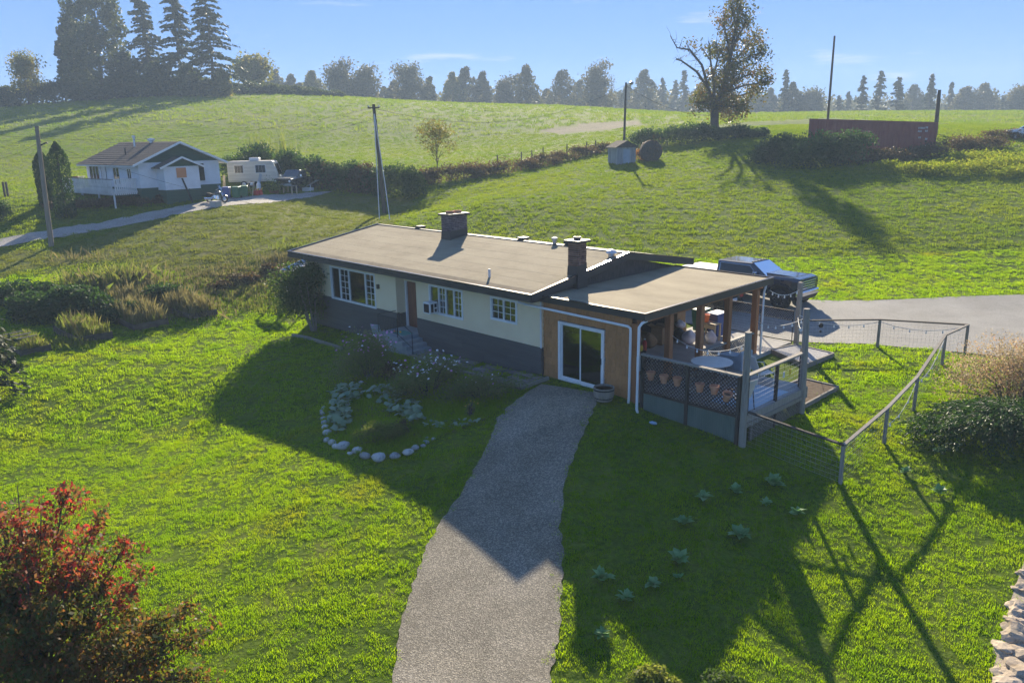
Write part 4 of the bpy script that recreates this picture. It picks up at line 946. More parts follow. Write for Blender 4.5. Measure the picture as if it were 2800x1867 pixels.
# seen through the glass door
ty = thing('ride_on_toy', 'green and orange plastic toy behind the glass door', 'toy', (-1.5, 1.0, .05), R(15))
MB().lathe([(.15, 0), (.34, .1), (.37, .2), (.3, .2), (.22, .08)], (0, 0, 0), 16).build('base', M['toy_green'], ty, smooth=True, world=False)
MB().tube([(-.3, 0, .2), (-.26, 0, .42), (0, 0, .5), (.26, 0, .4), (.3, 0, .2)], .02, 6).build('hoop', M['toy_green'], ty, smooth=True, world=False)
MB().box(-.16, -.14, .52, .16, .14, .74).build('seat', M['orange'], ty, bevel=.06, world=False)
tt = thing('tool_tray', 'yellow tray on a dark cabinet behind the glass door', 'tray', (-1.5, 2.3, .9))
MB().box(-.4, -.2, 0, .4, .2, .03).box(-.4, -.2, .031, -.37, .2, .2).box(.37, -.2, .031, .4, .2, .2).box(-.369, -.2, .031, .369, -.17, .2).box(-.369, .17, .031, .369, .2, .2).build('tray_body', M['yellow'], tt, world=False)
MB().tube([(-.3, 0, .2), (-.3, 0, .3), (.3, 0, .3), (.3, 0, .2)], .015, 6).build('handle', M['black_plastic'], tt, world=False)
cb = thing('cabinet', 'dark low cabinet behind the glass door', 'cabinet', (-1.5, 2.3, .05))
MB().box(-.5, -.28, .06, .5, .28, .849).build('carcass', M['dark'], cb, bevel=.01, world=False)
for s_ in (-1, 1): MB().box(.02 * s_ if s_ > 0 else -.48, -.30, .1, .48 if s_ > 0 else -.02, -.282, .8).build('door', M['black_plastic'], cb, world=False)
MB().box(-.46, -.24, 0, .46, .24, .059).build('plinth', M['dark'], cb, world=False)
fr_ = thing('picture_frame', 'thin white frame leaning behind the glass door', 'frame', (-2.35, .75, .05), R(10))
f = MB(); f.beam((-.28, 0, .02), (-.24, .3, 1.1), .025, .02).beam((.28, 0, .02), (.24, .3, 1.1), .025, .02).beam((-.24, .3, 1.1), (.24, .3, 1.1), .025, .02).beam((-.28, 0, .02), (.28, 0, .02), .025, .02)
f.build('moulding', M['white'], fr_, world=False); MB().quad((-.26, .01, .03), (.26, .01, .03), (.23, .295, 1.09), (-.23, .295, 1.09)).build('backing', M['room'], fr_, world=False)
# on the deck
bn = thing('storage_bench', 'grey blue plastic bench on the deck with a raised end', 'bench', (1.55, 4.3, .42), R(-12))
MB().prism([(-.55, 0), (.6, 0), (.6, .72), (.5, .72), (.35, .48), (-.55, .38)], -.28, .28, 'y').build('body', M['blue_grey'], bn, bevel=.03, world=False)
MB().box(-.5, -.3, .08, .3, -.285, .3).build('front_panel', M['blue_grey'], bn, world=False)
MB().hexa([(-.57, -.3, .381), (.33, -.3, .481), (.33, .3, .481), (-.57, .3, .381), (-.57, -.3, .41), (.33, -.3, .51), (.33, .3, .51), (-.57, .3, .41)]).build('lid', M['blue_grey'], bn, world=False)
tb = thing('deck_table', 'low round beige table on the deck behind the lattice screen', 'table', (1.7, 2.6, .42))
MB().lathe([(.02, .56), (.68, .56), (.7, .58), (.7, .6), (.02, .605)], (0, 0, 0), 24).build('top', M['plaster_chair'], tb, world=False)
for k in range(4): a = .78 + k * 1.57; MB().tube([(.42 * math.cos(a), .42 * math.sin(a), .559), (.52 * math.cos(a), .52 * math.sin(a), 0)], .02, 6).build('leg', M['iron'], tb, world=False)
def armchair(label, x, y, z, rz, mat, sling):
    t = thing('garden_chair', label, 'chair', (x, y, z), rz)
    for s_ in (-1, 1):
        MB().tube([(s_ * .28, -.25, 0), (s_ * .28, -.27, .35), (s_ * .28, -.2, .62), (s_ * .28, .1, .66), (s_ * .27, .27, .6), (s_ * .27, .36, 0)], .016, 6).build('side_frame', mat, t, smooth=True, world=False)
    MB().hexa([(-.25, -.28, .38), (.25, -.28, .38), (.25, .22, .34), (-.25, .22, .34), (-.25, -.28, .4), (.25, -.28, .4), (.25, .22, .36), (-.25, .22, .36)]).build('seat', sling, t, world=False)
    MB().hexa([(-.25, .20, .37), (.25, .20, .37), (.25, .22, .36), (-.25, .22, .36), (-.23, .44, .98), (.23, .44, .98), (.23, .46, .97), (-.23, .46, .97)]).build('backrest', sling, t, world=False)
    return t
armchair('pale garden chair on the deck below the railing by the far post', 3.2, 3.3, .42, R(150), M['plaster_chair'], M['plaster_chair'])
armchair('mesh sling chair on the deck beside the near tall post', 3.95, .55, .42, R(-100), M['iron'], M['plaster_chair'])
MB().box(2.95, .5, .4225, 4.3, 3.0, .432).build('outdoor_rug', M['pale_blue'])
set_tag(bpy.data.objects['outdoor_rug'], 'pale blue striped outdoor rug lying on the deck', 'rug')
armchair('dark metal chair beside the front steps', -13.15, -.55, g1(-13.1, -.6), R(200), M['iron'], M['blue_grey'])
# little green and yellow insect traps on the wire
for lb, m_, yy in (('pale green tag hanging from the deck rail', M['plaster_chair'], 2.25), ('yellow green tag hanging from the deck rail', M['yellow'], 2.65)):
    t = thing('hanging_tag', lb, 'tag', (4.47, yy, 1.3)); MB().box(-.005, -.06, -.2, .005, .06, 0).build('card', m_, t, world=False); MB().tube([(0, 0, 0), (0, 0, .3)], .004, 4).build('string', M['cable'], t, world=False)
for r_, z_, lb in ((.1, .95, 'round black ornament hung on the fence wire'), (.05, .7, 'small round black ornament hung below the larger one')):
    a = ft[0] * .72 + ft[1] * .28; t = thing('hanging_ornament', lb, 'ornament', (a[0], a[1], g1(a[0], a[1]) + z_)); MB().lathe([(.01, -r_), (r_ * .7, -r_ * .7), (r_, 0), (r_ * .7, r_ * .7), (.01, r_)], (0, 0, 0), 12).build('ball', M['dark'], t, smooth=True, world=False)
    MB().tube([(0, 0, r_), (0, 0, r_ + .08)], .004, 4).build('hook', M['iron'], t, world=False)
# raised gravel and soil beds beside the deck
def bed(name, label, cat, P, h, mat, fill, dz=.02, plant=0):
    t = thing(name, label, cat, tuple(np.mean(P, axis=0)) + (0,)); n_ = len(P)
    zz = [g1(*p) for p in P]
    for i in range(n_):
        j = (i + 1) % n_
        MB().beam((*P[i], zz[i] + h / 2 - .05), (*P[j], zz[j] + h / 2 - .05), .07, h + .1).build('board', mat, t)
    MB().add([(p[0], p[1], z + h - .05 + dz) for p, z in zip(P, zz)], [tuple(range(n_))]).build('fill', fill, t)
    return t
bed('gravel_bed', 'grey gravel bed edged with pale boards beyond the deck', 'garden bed', [(1.1, 9.9), (.7, 8.6), (2.6, 7.7), (2.75, 9.75)], .18, M['weathered'], M['gravel_light'])
bed('soil_bed', 'bare soil bed edged with pale timber beside the deck corner', 'garden bed', [(3.2, 6.3), (3.0, 4.2), (4.35, 4.1), (4.4, 6.5)], .14, M['weathered'], M['soil'])
# ------------------------------------------------------------------ vehicles by the house
def wheel(parent, x, y, z, r_, w, side, rim=M['black_plastic'], rr=.58, spokes=8, spoke_mat=None):
    t = MB().lathe([(r_ * .6, -w / 2), (r_ * .92, -w / 2), (r_, -w / 2 + .04), (r_, w / 2 - .04), (r_ * .92, w / 2), (r_ * .6, w / 2), (r_ * .6, -w / 2)], (0, 0, 0), 26, False)
    me = t.mesh('tyre', True); me.materials.append(M['rubber']); me.transform(Matrix.Translation((x, y, z)) @ Matrix.Rotation(R(90), 4, 'X'))
    wo_ = link('wheel', me, parent, None, False)
    d = MB().lathe([(.01, 0), (r_ * rr, .0), (r_ * rr, .03), (.01, .04)], (0, 0, 0), 20, False)
    for k in range(spokes):
        a = 2 * math.pi * k / spokes; d.beam((r_ * .12 * math.cos(a), r_ * .12 * math.sin(a), .05), (r_ * rr * .95 * math.cos(a), r_ * rr * .95 * math.sin(a), .05), .035, .03)
    me = d.mesh('rim'); me.materials.append(rim); me.transform(Matrix.Translation((x, y + side * (w / 2 - .06), z)) @ Matrix.Rotation(R(90 if side < 0 else -90), 4, 'X'))
    link('rim', me, wo_, None, False)
    s2 = MB()
    for k in range(12):
        a = 2 * math.pi * (k + .5) / 12; s2.beam((r_ * .40 * math.cos(a), r_ * .40 * math.sin(a), .062), (r_ * .55 * math.cos(a), r_ * .55 * math.sin(a), .062), .03, .012)
    me = s2.mesh('rim_detail'); me.materials.append(spoke_mat or M['chrome']); me.transform(Matrix.Translation((x, y + side * (w / 2 - .06), z)) @ Matrix.Rotation(R(90 if side < 0 else -90), 4, 'X'))
    link('rim_detail', me, wo_, None, False)
tz = .26
tk = thing('pickup_truck', 'dark blue lifted crew cab pickup on big tyres parked behind the patio', 'pickup truck', (0, 0, 0))
# local frame: front towards +x, origin on the ground under the truck
tk.location = (-4.75, 15.85, tz); tk.rotation_euler = (0, 0, R(-1.5))
HW = .98
def sect(x, pts):   # half section (y,z) bottom to top, mirrored
    return [(x, -y, z) for y, z in pts] + [(x, y, z) for y, z in pts[::-1]]
def loft(mb, secs):
    n_ = len(secs[0]); V = [p for s_ in secs for p in s_]; F = [tuple(range(n_))[::-1], tuple((len(secs) - 1) * n_ + i for i in range(n_))]
    for k in range(len(secs) - 1):
        for i in range(n_): F.append((k * n_ + i, k * n_ + (i + 1) % n_, (k + 1) * n_ + (i + 1) % n_, (k + 1) * n_ + i))
    return mb.add(V, F)
b_ = MB()
loft(b_, [sect(1.72, [(.9, .86), (.97, 1.0), (.97, 1.4), (.92, 1.52)]), sect(3.1, [(.9, .86), (.97, 1.0), (.97, 1.42), (.9, 1.55)]), sect(3.42, [(.86, .9), (.93, 1.0), (.92, 1.40), (.82, 1.50)])])
body = b_.build('body', M['truck_paint'], tk, bevel=.03, world=False)
MB().hexa([(-3.3, -HW, .82), (1.70, -HW, .80), (1.70, HW, .80), (-3.3, HW, .82), (-3.3, -HW, 1.40), (1.70, -HW, 1.40), (1.70, HW, 1.40), (-3.3, HW, 1.40)]).build('side_body', M['truck_paint'], tk, bevel=.04, world=False)
MB().prism([(1.2, 1.45), (3.3, 1.45), (3.32, 1.52), (2.6, 1.585), (1.55, 1.60)], -.62, .62, 'y').build('hood_scoop', M['truck_paint'], tk, bevel=.03, world=False)
cab = MB(); loft(cab, [sect(-1.05, [(.96, 1.38), (.80, 1.95), (.72, 2.0)]), sect(-.95, [(.97, 1.38), (.82, 1.98), (.72, 2.03)]), sect(.85, [(.97, 1.38), (.81, 1.99), (.70, 2.04)]), sect(1.70, [(.95, 1.38), (.92, 1.44), (.86, 1.47)])]); cab = cab.build('cab', M['truck_paint'], tk, bevel=.02, world=False)
# glass a few millimetres proud of the cab
def strip4(name, mat, P, parent=tk): return MB().add(P, [tuple(range(len(P)))]).build(name, mat, parent, world=False)
strip4('windshield', M['dark_glass'], [(.92, -.73, 2.015), (.92, .73, 2.015), (1.70, .84, 1.485), (1.70, -.84, 1.485)])
for s_ in (-1, 1):
    P = [(-.88, s_ * .972, 1.43), (1.3, s_ * .967, 1.44), (.78, s_ * .862, 1.90), (-.86, s_ * .862, 1.92)]
    strip4('side_window', M['dark_glass'], P if s_ < 0 else P[::-1])
    w_ = MB().tube([P[0], P[1], P[2], P[3], P[0]], .014, 4).build('window_trim', M['chrome'], tk, world=False)
    MB().box(.18, s_ * .975 - .01, 1.40, .22, s_ * .975 + .01, 1.43).build('door_handle', M['chrome'], tk, world=False)
    m_ = MB().box(1.12, s_ * 1.02 if s_ > 0 else -1.2, 1.42, 1.28, 1.2 if s_ > 0 else -1.02, 1.66).build('mirror', M['chrome'], tk, bevel=.03, world=False)
    MB().beam((1.2, s_ * .95, 1.44), (1.2, s_ * 1.05, 1.5), .05, .04).build('mirror_arm', M['black_plastic'], m_, world=False)
    fl = MB()   # flared arches
    for cx_ in (2.55, -2.0):
        pts = [(cx_ + .66 * math.cos(a), s_ * 1.0, .52 + .66 * math.sin(a)) for a in np.linspace(.05, 3.09, 12)]
        for p, q in zip(pts, pts[1:]): fl.beam(p, q, .16, .07, (0, 0, 1))
    fl.build('fender_flare', M['black_plastic'], tk, world=False)
    da = MB()
    for cx_ in (2.55, -2.0):
        pts = [(cx_ + .62 * math.cos(a), s_ * .985, .52 + .62 * math.sin(a)) for a in np.linspace(0, 3.14159, 14)]
        da.add(pts + [(cx_, s_ * .986, .42)], [tuple(range(15))])
    da.build('wheel_well', M['dark'], tk, world=False)
    MB().box(-1.1, s_ * .9 if s_ > 0 else -1.08, .56, 1.6, 1.08 if s_ > 0 else -.9, .64).build('running_board', M['black_plastic'], tk, world=False)
    hl = MB().box(3.30, s_ * .62 if s_ > 0 else -.92, 1.18, 3.44, .92 if s_ > 0 else -.62, 1.38).build('headlight', M['glass'], tk, bevel=.02, world=False)
    MB().box(3.31, s_ * .66 if s_ > 0 else -.88, 1.21, 3.40, .88 if s_ > 0 else -.66, 1.35).build('reflector', M['chrome'], hl, world=False)
    MB().box(-3.33, s_ * .80 if s_ > 0 else -.97, 1.0, -3.29, .97 if s_ > 0 else -.8, 1.34).build('tail_light', M['red'], tk, world=False)
gr = MB().box(3.40, -.6, .98, 3.44, .6, 1.42).build('grille', M['dark'], tk, world=False)
for z in (1.03, 1.14, 1.25, 1.36): MB().box(3.441, -.6, z - .025, 3.47, .6, z + .025).build('bar', M['chrome'], gr, bevel=.008, world=False)
MB().prism([(-1.0, 3.35), (1.0, 3.35), (.95, 3.55), (.6, 3.66), (-.6, 3.66), (-.95, 3.55)][::1], .62, .92, 'z').build('x', M['chrome'], tk) if False else MB().hexa([(3.3, -1.0, .66), (3.58, -.8, .66), (3.58, .8, .66), (3.3, 1.0, .66), (3.3, -1.0, .94), (3.6, -.8, .94), (3.6, .8, .94), (3.3, 1.0, .94)]).build('front_bumper', M['chrome'], tk, bevel=.05, world=False)
MB().hexa([(3.35, -.7, .5), (3.5, -.6, .5), (3.5, .6, .5), (3.35, .7, .5), (3.35, -.8, .655), (3.55, -.75, .655), (3.55, .75, .655), (3.35, .8, .655)]).build('skid_plate', M['black_plastic'], tk, world=False)
MB().box(-3.28, -.92, 1.401, -1.07, .92, 1.45).build('tonneau_cover', M['white_dirty'], tk, bevel=.02, world=False)
MB().box(-3.45, -.9, .68, -3.301, .9, .86).build('rear_bumper', M['chrome'], tk, bevel=.03, world=False)
for sx in (-.55, -.3, 0, .3, .55): MB().box(.72, sx - .05, 2.041, .82, sx + .05, 2.07).build('roof_lamp', M['black_plastic'], tk, world=False)
MB().box(-3.0, -.5, .55, 3.0, .5, .80).build('chassis', M['dark'], tk, world=False)
for cx_ in (2.55, -2.0):
    for s_ in (-1, 1): wheel(tk, cx_, s_ * .92, .48, .49, .34, s_)
# small dark car whose tail shows under the roof edge
cr_ = thing('parked_car', 'dark small car with red tail lights and white plate parked between house and truck', 'car', (-5.6, 12.95, .2), R(180))
cb_ = MB(); loft(cb_, [sect(-2.0, [(.72, .35), (.82, .5), (.82, .85), (.78, .95)]), sect(-1.8, [(.78, .3), (.85, .5), (.86, .9), (.8, 1.0)]), sect(.8, [(.78, .3), (.86, .5), (.86, .9), (.8, .96)]), sect(1.9, [(.7, .35), (.82, .5), (.78, .72), (.7, .78)])])
cb_.build('body', M['car_paint'], cr_, bevel=.03, world=False)
c2 = MB(); loft(c2, [sect(-1.85, [(.80, .96), (.62, 1.08), (.5, 1.1)]), sect(-1.45, [(.8, .96), (.62, 1.44), (.5, 1.47)]), sect(.0, [(.8, .96), (.62, 1.47), (.5, 1.5)]), sect(.85, [(.78, .94), (.7, .97), (.6, .98)])]); c2.build('cabin', M['dark_glass'], cr_, bevel=.02, world=False)
for s_ in (-1, 1):
    MB().box(-2.04, s_ * .55 if s_ > 0 else -.82, .66, -1.9, .82 if s_ > 0 else -.55, .92).build('tail_light', M['red'], cr_, bevel=.03, world=False)
    for cx_ in (-1.3, 1.3): wheel(cr_, cx_, s_ * .78, .3, .31, .2, s_, M['steel'], .62, 6)
MB().box(-2.03, -.26, .55, -2.005, .26, .68).build('number_plate', M['white'], cr_, world=False)
MB().box(-2.08, -.8, .34, -1.95, .8, .5).build('bumper', M['black_plastic'], cr_, bevel=.03, world=False)
# ------------------------------------------------------------------ plants
def leaf_quads(P, size, r, aspect=.55, nbias=(0, 0, 0), dirs=None, bend=.0):
    """one rhombic leaf per point; returns verts, quads"""
    n = len(P); P = np.asarray(P, float); size = np.broadcast_to(np.asarray(size, float), (n,))
    if dirs is None: d = r.normal(size=(n, 3))
    else: d = np.asarray(dirs, float)
    d = d / (np.linalg.norm(d, axis=1, keepdims=True) + 1e-9)
    nr = r.normal(size=(n, 3)) + np.asarray(nbias); s = np.cross(d, nr); s /= (np.linalg.norm(s, axis=1, keepdims=True) + 1e-9)
    L_ = size[:, None]; W = L_ * aspect
    V = np.stack([P - d * L_ * .5, P + s * W * .5, P + d * L_ * .5, P - s * W * .5], 1).reshape(-1, 3)
    return V, np.arange(4 * n).reshape(n, 4)
def cloud(name, P, size, mat, parent=None, seed=1, **k):
    r = np.random.default_rng(seed); V, F = leaf_quads(P, size * r.uniform(.6, 1.3, len(P)), r, **k)
    return link(name, np_mesh(name, V, F), parent, mat)
def dome_pts(r, n, cx, cy, rx, ry, h, lobes=9, rz=0., fill=.35, low=0.0, rough=.22):
    """points on a bumpy many-lobed dome standing on the ground"""
    out = []; c_, s_ = math.cos(rz), math.sin(rz)
    for k in range(lobes):
        a = r.uniform(0, 6.28); q = math.sqrt(r.uniform(0, 1)) * .72
        lx, ly = q * math.cos(a), q * math.sin(a); lr = r.uniform(.32, .5); lh = (1 - q * q * .75) * r.uniform(.72, 1.0)
        m = n // lobes; u = r.normal(size=(m, 3)); u /= np.linalg.norm(u, axis=1, keepdims=True); u[:, 2] = np.where(u[:, 2] < -.2, -u[:, 2], u[:, 2])
        rad = np.where(r.uniform(size=m) < fill, r.uniform(.3, .9, m), r.uniform(.85, 1.0 + rough, m))[:, None]
        p = u * rad * np.array([lr, lr, lr * 1.0]) + np.array([lx, ly, 0])
        z = np.clip(lh - lr * .8 + p[:, 2] * 1.0, low, None); z = np.where(r.uniform(size=m) < .30, z * r.uniform(0, 1, m), z)
        X, Y = p[:, 0] * rx, p[:, 1] * ry
        out.append(np.stack([cx + X * c_ - Y * s_, cy + X * s_ + Y * c_, z * h], 1))
    P = np.vstack(out); P[:, 2] += gz(P[:, 0], P[:, 1]); return P
def bush(name, label, cat, x, y, rx, ry, h, n, size, mat, seed, rz=0., group=None, stems=0, **k):
    r = np.random.default_rng(seed); P = dome_pts(r, n, x, y, rx, ry, h, rz=rz, **{a: b for a, b in k.items() if a in ('lobes', 'fill', 'low', 'rough')})
    t = thing(name, label, cat, (x, y, g1(x, y)), 0, group)
    kk = {a: b for a, b in k.items() if a in ('aspect', 'nbias')}
    cloud('foliage', P, size, mat, t, seed + 1, **kk)
    if stems:
        s_ = MB()
        for i in range(stems):
            q = P[r.integers(len(P))]; s_.tube([(x + (q[0] - x) * .25, y + (q[1] - y) * .25, g1(x, y) - .1), ((x + q[0]) / 2, (y + q[1]) / 2, (g1(x, y) + q[2]) / 2 + .1), q], [.03, .02, .008], 4)
        stuff(s_.build('stems', M['bark'], t))
    return t, P
def branch_paths(r, base, height, spread, nmain, fork, r0, nsub=4, twist=.25, up=.55, lean=(0, 0)):
    """trunk and limbs as (points, radii) paths, plus the twig ends"""
    base = np.asarray(base, float); paths = []; tips = []
    top = base + np.array([lean[0] * height, lean[1] * height, height * .93])
    tr = [base + (top - base) * s_ + np.array([r.normal(0, twist * .25), r.normal(0, twist * .25), 0]) * (s_ > 0) * height * .05 for s_ in np.linspace(0, 1, 8)]
    paths.append((tr, list(np.linspace(r0, r0 * .12, 8)))); tips.append(tr[-1])
    for k in range(nmain):
        f = fork + (1 - fork) * (k + r.uniform(0, .8)) / nmain * .9; i = f * 7; i0 = int(i); p0 = tr[i0] + (tr[min(7, i0 + 1)] - tr[i0]) * (i - i0)
        a = k * 2.4 + r.uniform(-.4, .4); L_ = spread * (1.15 - .75 * f) * r.uniform(.8, 1.2); e = up + r.uniform(-.15, .25)
        d = np.array([math.cos(a), math.sin(a), e * 1.3]); pts = [p0]
        for s_ in range(4): d = d + np.array([r.normal(0, .16), r.normal(0, .16), .12]); pts.append(pts[-1] + d / np.linalg.norm(d) * L_ / 3.2)
        rb = r0 * (1 - f * .75) * .5; paths.append((pts, list(np.linspace(rb, rb * .2, 5)))); tips.append(pts[-1])
        for q in range(nsub):
            s_ = r.uniform(.3, 1.0) * 4; j = min(3, int(s_)); b0 = pts[j] + (pts[j + 1] - pts[j]) * (s_ - j)
            dd_ = d * .5 + r.normal(size=3) * .9; dd_[2] = abs(dd_[2]) * .6; l2 = L_ * r.uniform(.25, .5); b1 = b0 + dd_ / np.linalg.norm(dd_) * l2 * .5; b2 = b1 + (dd_ / np.linalg.norm(dd_) + np.array([0, 0, .3])) * l2 * .5
            paths.append(([b0, b1, b2], [rb * .35, rb * .2, rb * .08])); tips += [b1, b2]
    return paths, np.array(tips)
def trunk_mesh(parent, paths, mat, n=6):
    t = MB()
    for i, (p, rr) in enumerate(paths): t.tube(p, rr, 8 if i == 0 else n - 1, False)
    return t.build('trunk', mat, parent, smooth=True)
def leafy(r, tips, per, spread, zs=.8): return np.vstack([tips[i] + r.normal(size=(per, 3)) * spread * np.array([1, 1, zs]) for i in range(len(tips))])
def broadleaf(name, label, x, y, h, spread, mat, seed, leaf=.3, per=40, cl=.5, nmain=9, fork=.25, r0=.25, bark='bark', group=None, lean=(0, 0), nsub=4, up=.55, cat='tree', z=None, keep=None):
    r = np.random.default_rng(seed); z = g1(x, y) if z is None else z
    t = thing(name, label, cat, (x, y, z), 0, group); paths, tips = branch_paths(r, (x, y, z - .2), h, spread, nmain, fork, r0, nsub, up=up, lean=lean)
    trunk_mesh(t, paths, M[bark])
    if keep is not None: tips = tips[keep(tips)]
    cloud('crown', leafy(r, tips, per, cl), leaf, mat, t, seed + 1); return t
def massed(name, label, x, y, h, rx, mat, seed, leaf=.6, n=1500, group=None, low=.08, taper=.5, bark='bark', z=None, lobes=14, cat='tree'):
    """tree whose crown reads as a mass with an uneven outline"""
    r = np.random.default_rng(seed); z = g1(x, y) if z is None else z; t = thing(name, label, cat, (x, y, z), 0, group); pts = []
    for k in range(lobes):
        f = (k + r.uniform(.2, .8)) / lobes; w = rx * (1 - taper * max(0, (f - .3) / .7) ** 1.3) * (.8 + .2 * min(1, f / .2)); a = k * 2.4 + r.uniform(-.5, .5); q = r.uniform(.35, .72) * w if f < .85 else r.uniform(0, .3) * w
        lr = w * r.uniform(.36, .6) * min(1., (24 / lobes) ** .5); m = n // lobes; u = r.normal(size=(m, 3)); u /= np.linalg.norm(u, axis=1, keepdims=True)
        c = np.array([x + q * math.cos(a), y + q * math.sin(a), z + h * (low + (1 - low) * f) - lr * .55 * f])
        pts.append(c + u * (lr * r.uniform(.55, 1.12, m))[:, None] * np.array([1, 1, .95]))
    P = np.vstack(pts); P = P[P[:, 2] > z + .1]
    MB().tube([(x, y, z - .3), (x + rx * .03, y, z + h * .4), (x, y, z + h * .85)], [h * .022, h * .015, h * .004], 7, False).build('trunk', M[bark], t)
    cloud('crown', P, leaf, mat, t, seed + 1, aspect=.7); return t
def conifer(name, label, x, y, h, rad, mat, seed, leaf=.5, gap=.75, per=7, start=.06, group=None, droop=.35, ragged=.35, z=None, topw=.06, cat='tree', bark='bark'):
    r = np.random.default_rng(seed); z = g1(x, y) if z is None else z; t = thing(name, label, cat, (x, y, z), 0, group); P = []; D = []; tr = MB()
    tr.tube([(x, y, z - .3), (x, y, z + h * .5), (x, y, z + h)], [h * .018, h * .011, .02], 7, False)
    k = start * h
    while k < h * .985:
        f = k / h; nb = 6 if f < .8 else 5
        for b in range(nb):
            if r.uniform() < ragged * .45: continue
            a = r.uniform(0, 6.28); L_ = rad * ((1 - f) ** .75 * .94 + topw) * r.uniform(1 - ragged, 1.1); m = max(2, int(per * (L_ / rad + .25)))
            s_ = np.linspace(.12, 1, m); bx_ = np.cos(a) * L_ * s_; by_ = np.sin(a) * L_ * s_; bz = k + .16 * L_ * s_ - droop * L_ * s_ ** 2 + r.normal(0, .06, m)
            for rep in range(2):
                P.append(np.stack([x + bx_ + r.normal(0, .09 * leaf + .05, m), y + by_ + r.normal(0, .09 * leaf + .05, m), z + bz - (.05 + .25 * leaf * rep)], 1))
                D.append(np.stack([np.cos(a) + r.normal(0, .5, m), np.sin(a) + r.normal(0, .5, m), -.45 + r.normal(0, .35, m)], 1))
            if L_ > .8: tr.tube([(x, y, z + k), (x + bx_[-1] * .85, y + by_[-1] * .85, z + k + .05 * L_ - droop * L_ * .6)], [.012 * h * (1 - f) * .35 + .01, .008], 3, False)
        k += gap * r.uniform(.7, 1.25) * (.45 + .75 * (1 - f))
    tr.build('trunk', M[bark], t); P = np.vstack(P); D = np.vstack(D); cloud('crown', P, leaf, mat, t, seed + 1, dirs=D, aspect=.5, nbias=(0, 0, 1.5)); return t
def blades(name, x, y, h, w, mat, parent=None, seed=1, lean=.25, z0=None):
    """upright grass stalks on points"""
    r = np.random.default_rng(seed); n = len(x); z = gz(x, y) if z0 is None else z0; a = r.uniform(0, 6.28, n); hh = h * r.uniform(.35, 1.15, n) * np.clip(.85 + .35 * vnoise(x, y, 1.3), .35, 1.3); la = r.uniform(0, 6.28, n); le = np.abs(r.normal(0, lean, n))
    wx, wy = np.cos(a) * w / 2, np.sin(a) * w / 2; dx, dy = np.cos(la) * le * hh, np.sin(la) * le * hh
    V = np.stack([np.stack([x - wx, y - wy, z - .03], 1), np.stack([x + wx, y + wy, z - .03], 1), np.stack([x + dx * .45 + wx * .8, y + dy * .45 + wy * .8, z + hh * .6], 1), np.stack([x + dx, y + dy, z + hh * (1 - .25 * le)], 1)], 1).reshape(-1, 3)
    return link(name, np_mesh(name, V, np.arange(4 * n).reshape(n, 4)), parent, mat)
def around(r, vx, vy, n, rx, ry, rz=0.):
    """ground points thinning outward from a spot, in uneven drifts"""
    c = PG(vx, vy); X, Y = r.normal(0, .55, n) * rx, r.normal(0, .6, n) * ry
    x, y = c[0] + X * math.cos(rz) - Y * math.sin(rz), c[1] + X * math.sin(rz) + Y * math.cos(rz)
    k = r.uniform(size=n) < .55 + .45 * vnoise(x, y, 1.1); return x[k], y[k]
RA = math.atan2(RGT[1], RGT[0])   # direction across the view

# --- beside the house
p = PG(722, 760); sx_, sy_ = p[0], p[1]
t = thing('tall_shrub', 'tall dark green shrub on bare stems at the far corner of the bungalow', 'shrub', (sx_, sy_, p[2]))
r = np.random.default_rng(41)
for k in range(6):
    a = r.uniform(0, 6.28); MB().tube([(sx_ + .1 * math.cos(a), sy_ + .1 * math.sin(a), p[2] - .1), (sx_ + .35 * math.cos(a) - .35, sy_ + .3 * math.sin(a), p[2] + 1.0), (sx_ + .6 * math.cos(a) - .7, sy_ + .5 * math.sin(a), p[2] + 2.4)], [.05, .035, .015], 5).build('stem', M['bark_pale'], t)
P = np.vstack([np.array([sx_ - .75 + r.normal(0, .45), sy_ - .1 + r.normal(0, .5), p[2] + r.uniform(1.1, 3.0)]) + r.normal(size=(110, 3)) * .27 for k in range(95)])
cloud('foliage', P, .13, M['shrub'], t, 42, aspect=.6)
# cold frame
c0 = PG(648, 668); t = thing('cold_frame', 'weathered wooden cold frame with pale glass lid beyond the house corner', 'cold frame', (c0[0], c0[1], c0[2]), RA * 0)
for dx in (0, 1.3):
    for dy, hh in ((0, 1.05), (1.5, 1.5)): MB().box(dx - .04, dy - .04, -.2, dx + .04, dy + .04, hh).build('post', M['weathered'], t, world=False)
for dy, z_ in ((0, 1.05), (1.5, 1.5)): MB().box(-.05, dy - .05, z_, 1.35, dy + .05, z_ + .07).build('rail', M['weathered'], t, world=False)
for k, dx in enumerate((0, .65, 1.3)): MB().beam((dx, 0, 1.16), (dx, 1.5, 1.61), .06, .05).build('rafter', M['weathered'], t, world=False)
MB().box(-.03, -.03, -.15, 1.33, -.005, .42).box(-.03, .0, -.15, -.005, 1.5, .42).build('side_board', M['white_dirty'], t, world=False)
MB().hexa([(.02, .02, 1.19), (.62, .02, 1.19), (.62, 1.48, 1.63), (.02, 1.48, 1.63), (.02, .02, 1.2), (.62, .02, 1.2), (.62, 1.48, 1.64), (.02, 1.48, 1.64)]).build('pane', M['glass'], t, world=False)
MB().hexa([(.68, .02, 1.19), (1.28, .02, 1.19), (1.28, 1.48, 1.63), (.68, 1.48, 1.63), (.68, .02, 1.2), (1.28, .02, 1.2), (1.28, 1.48, 1.64), (.68, 1.48, 1.64)]).build('pane', M['white_dirty'], t, world=False)
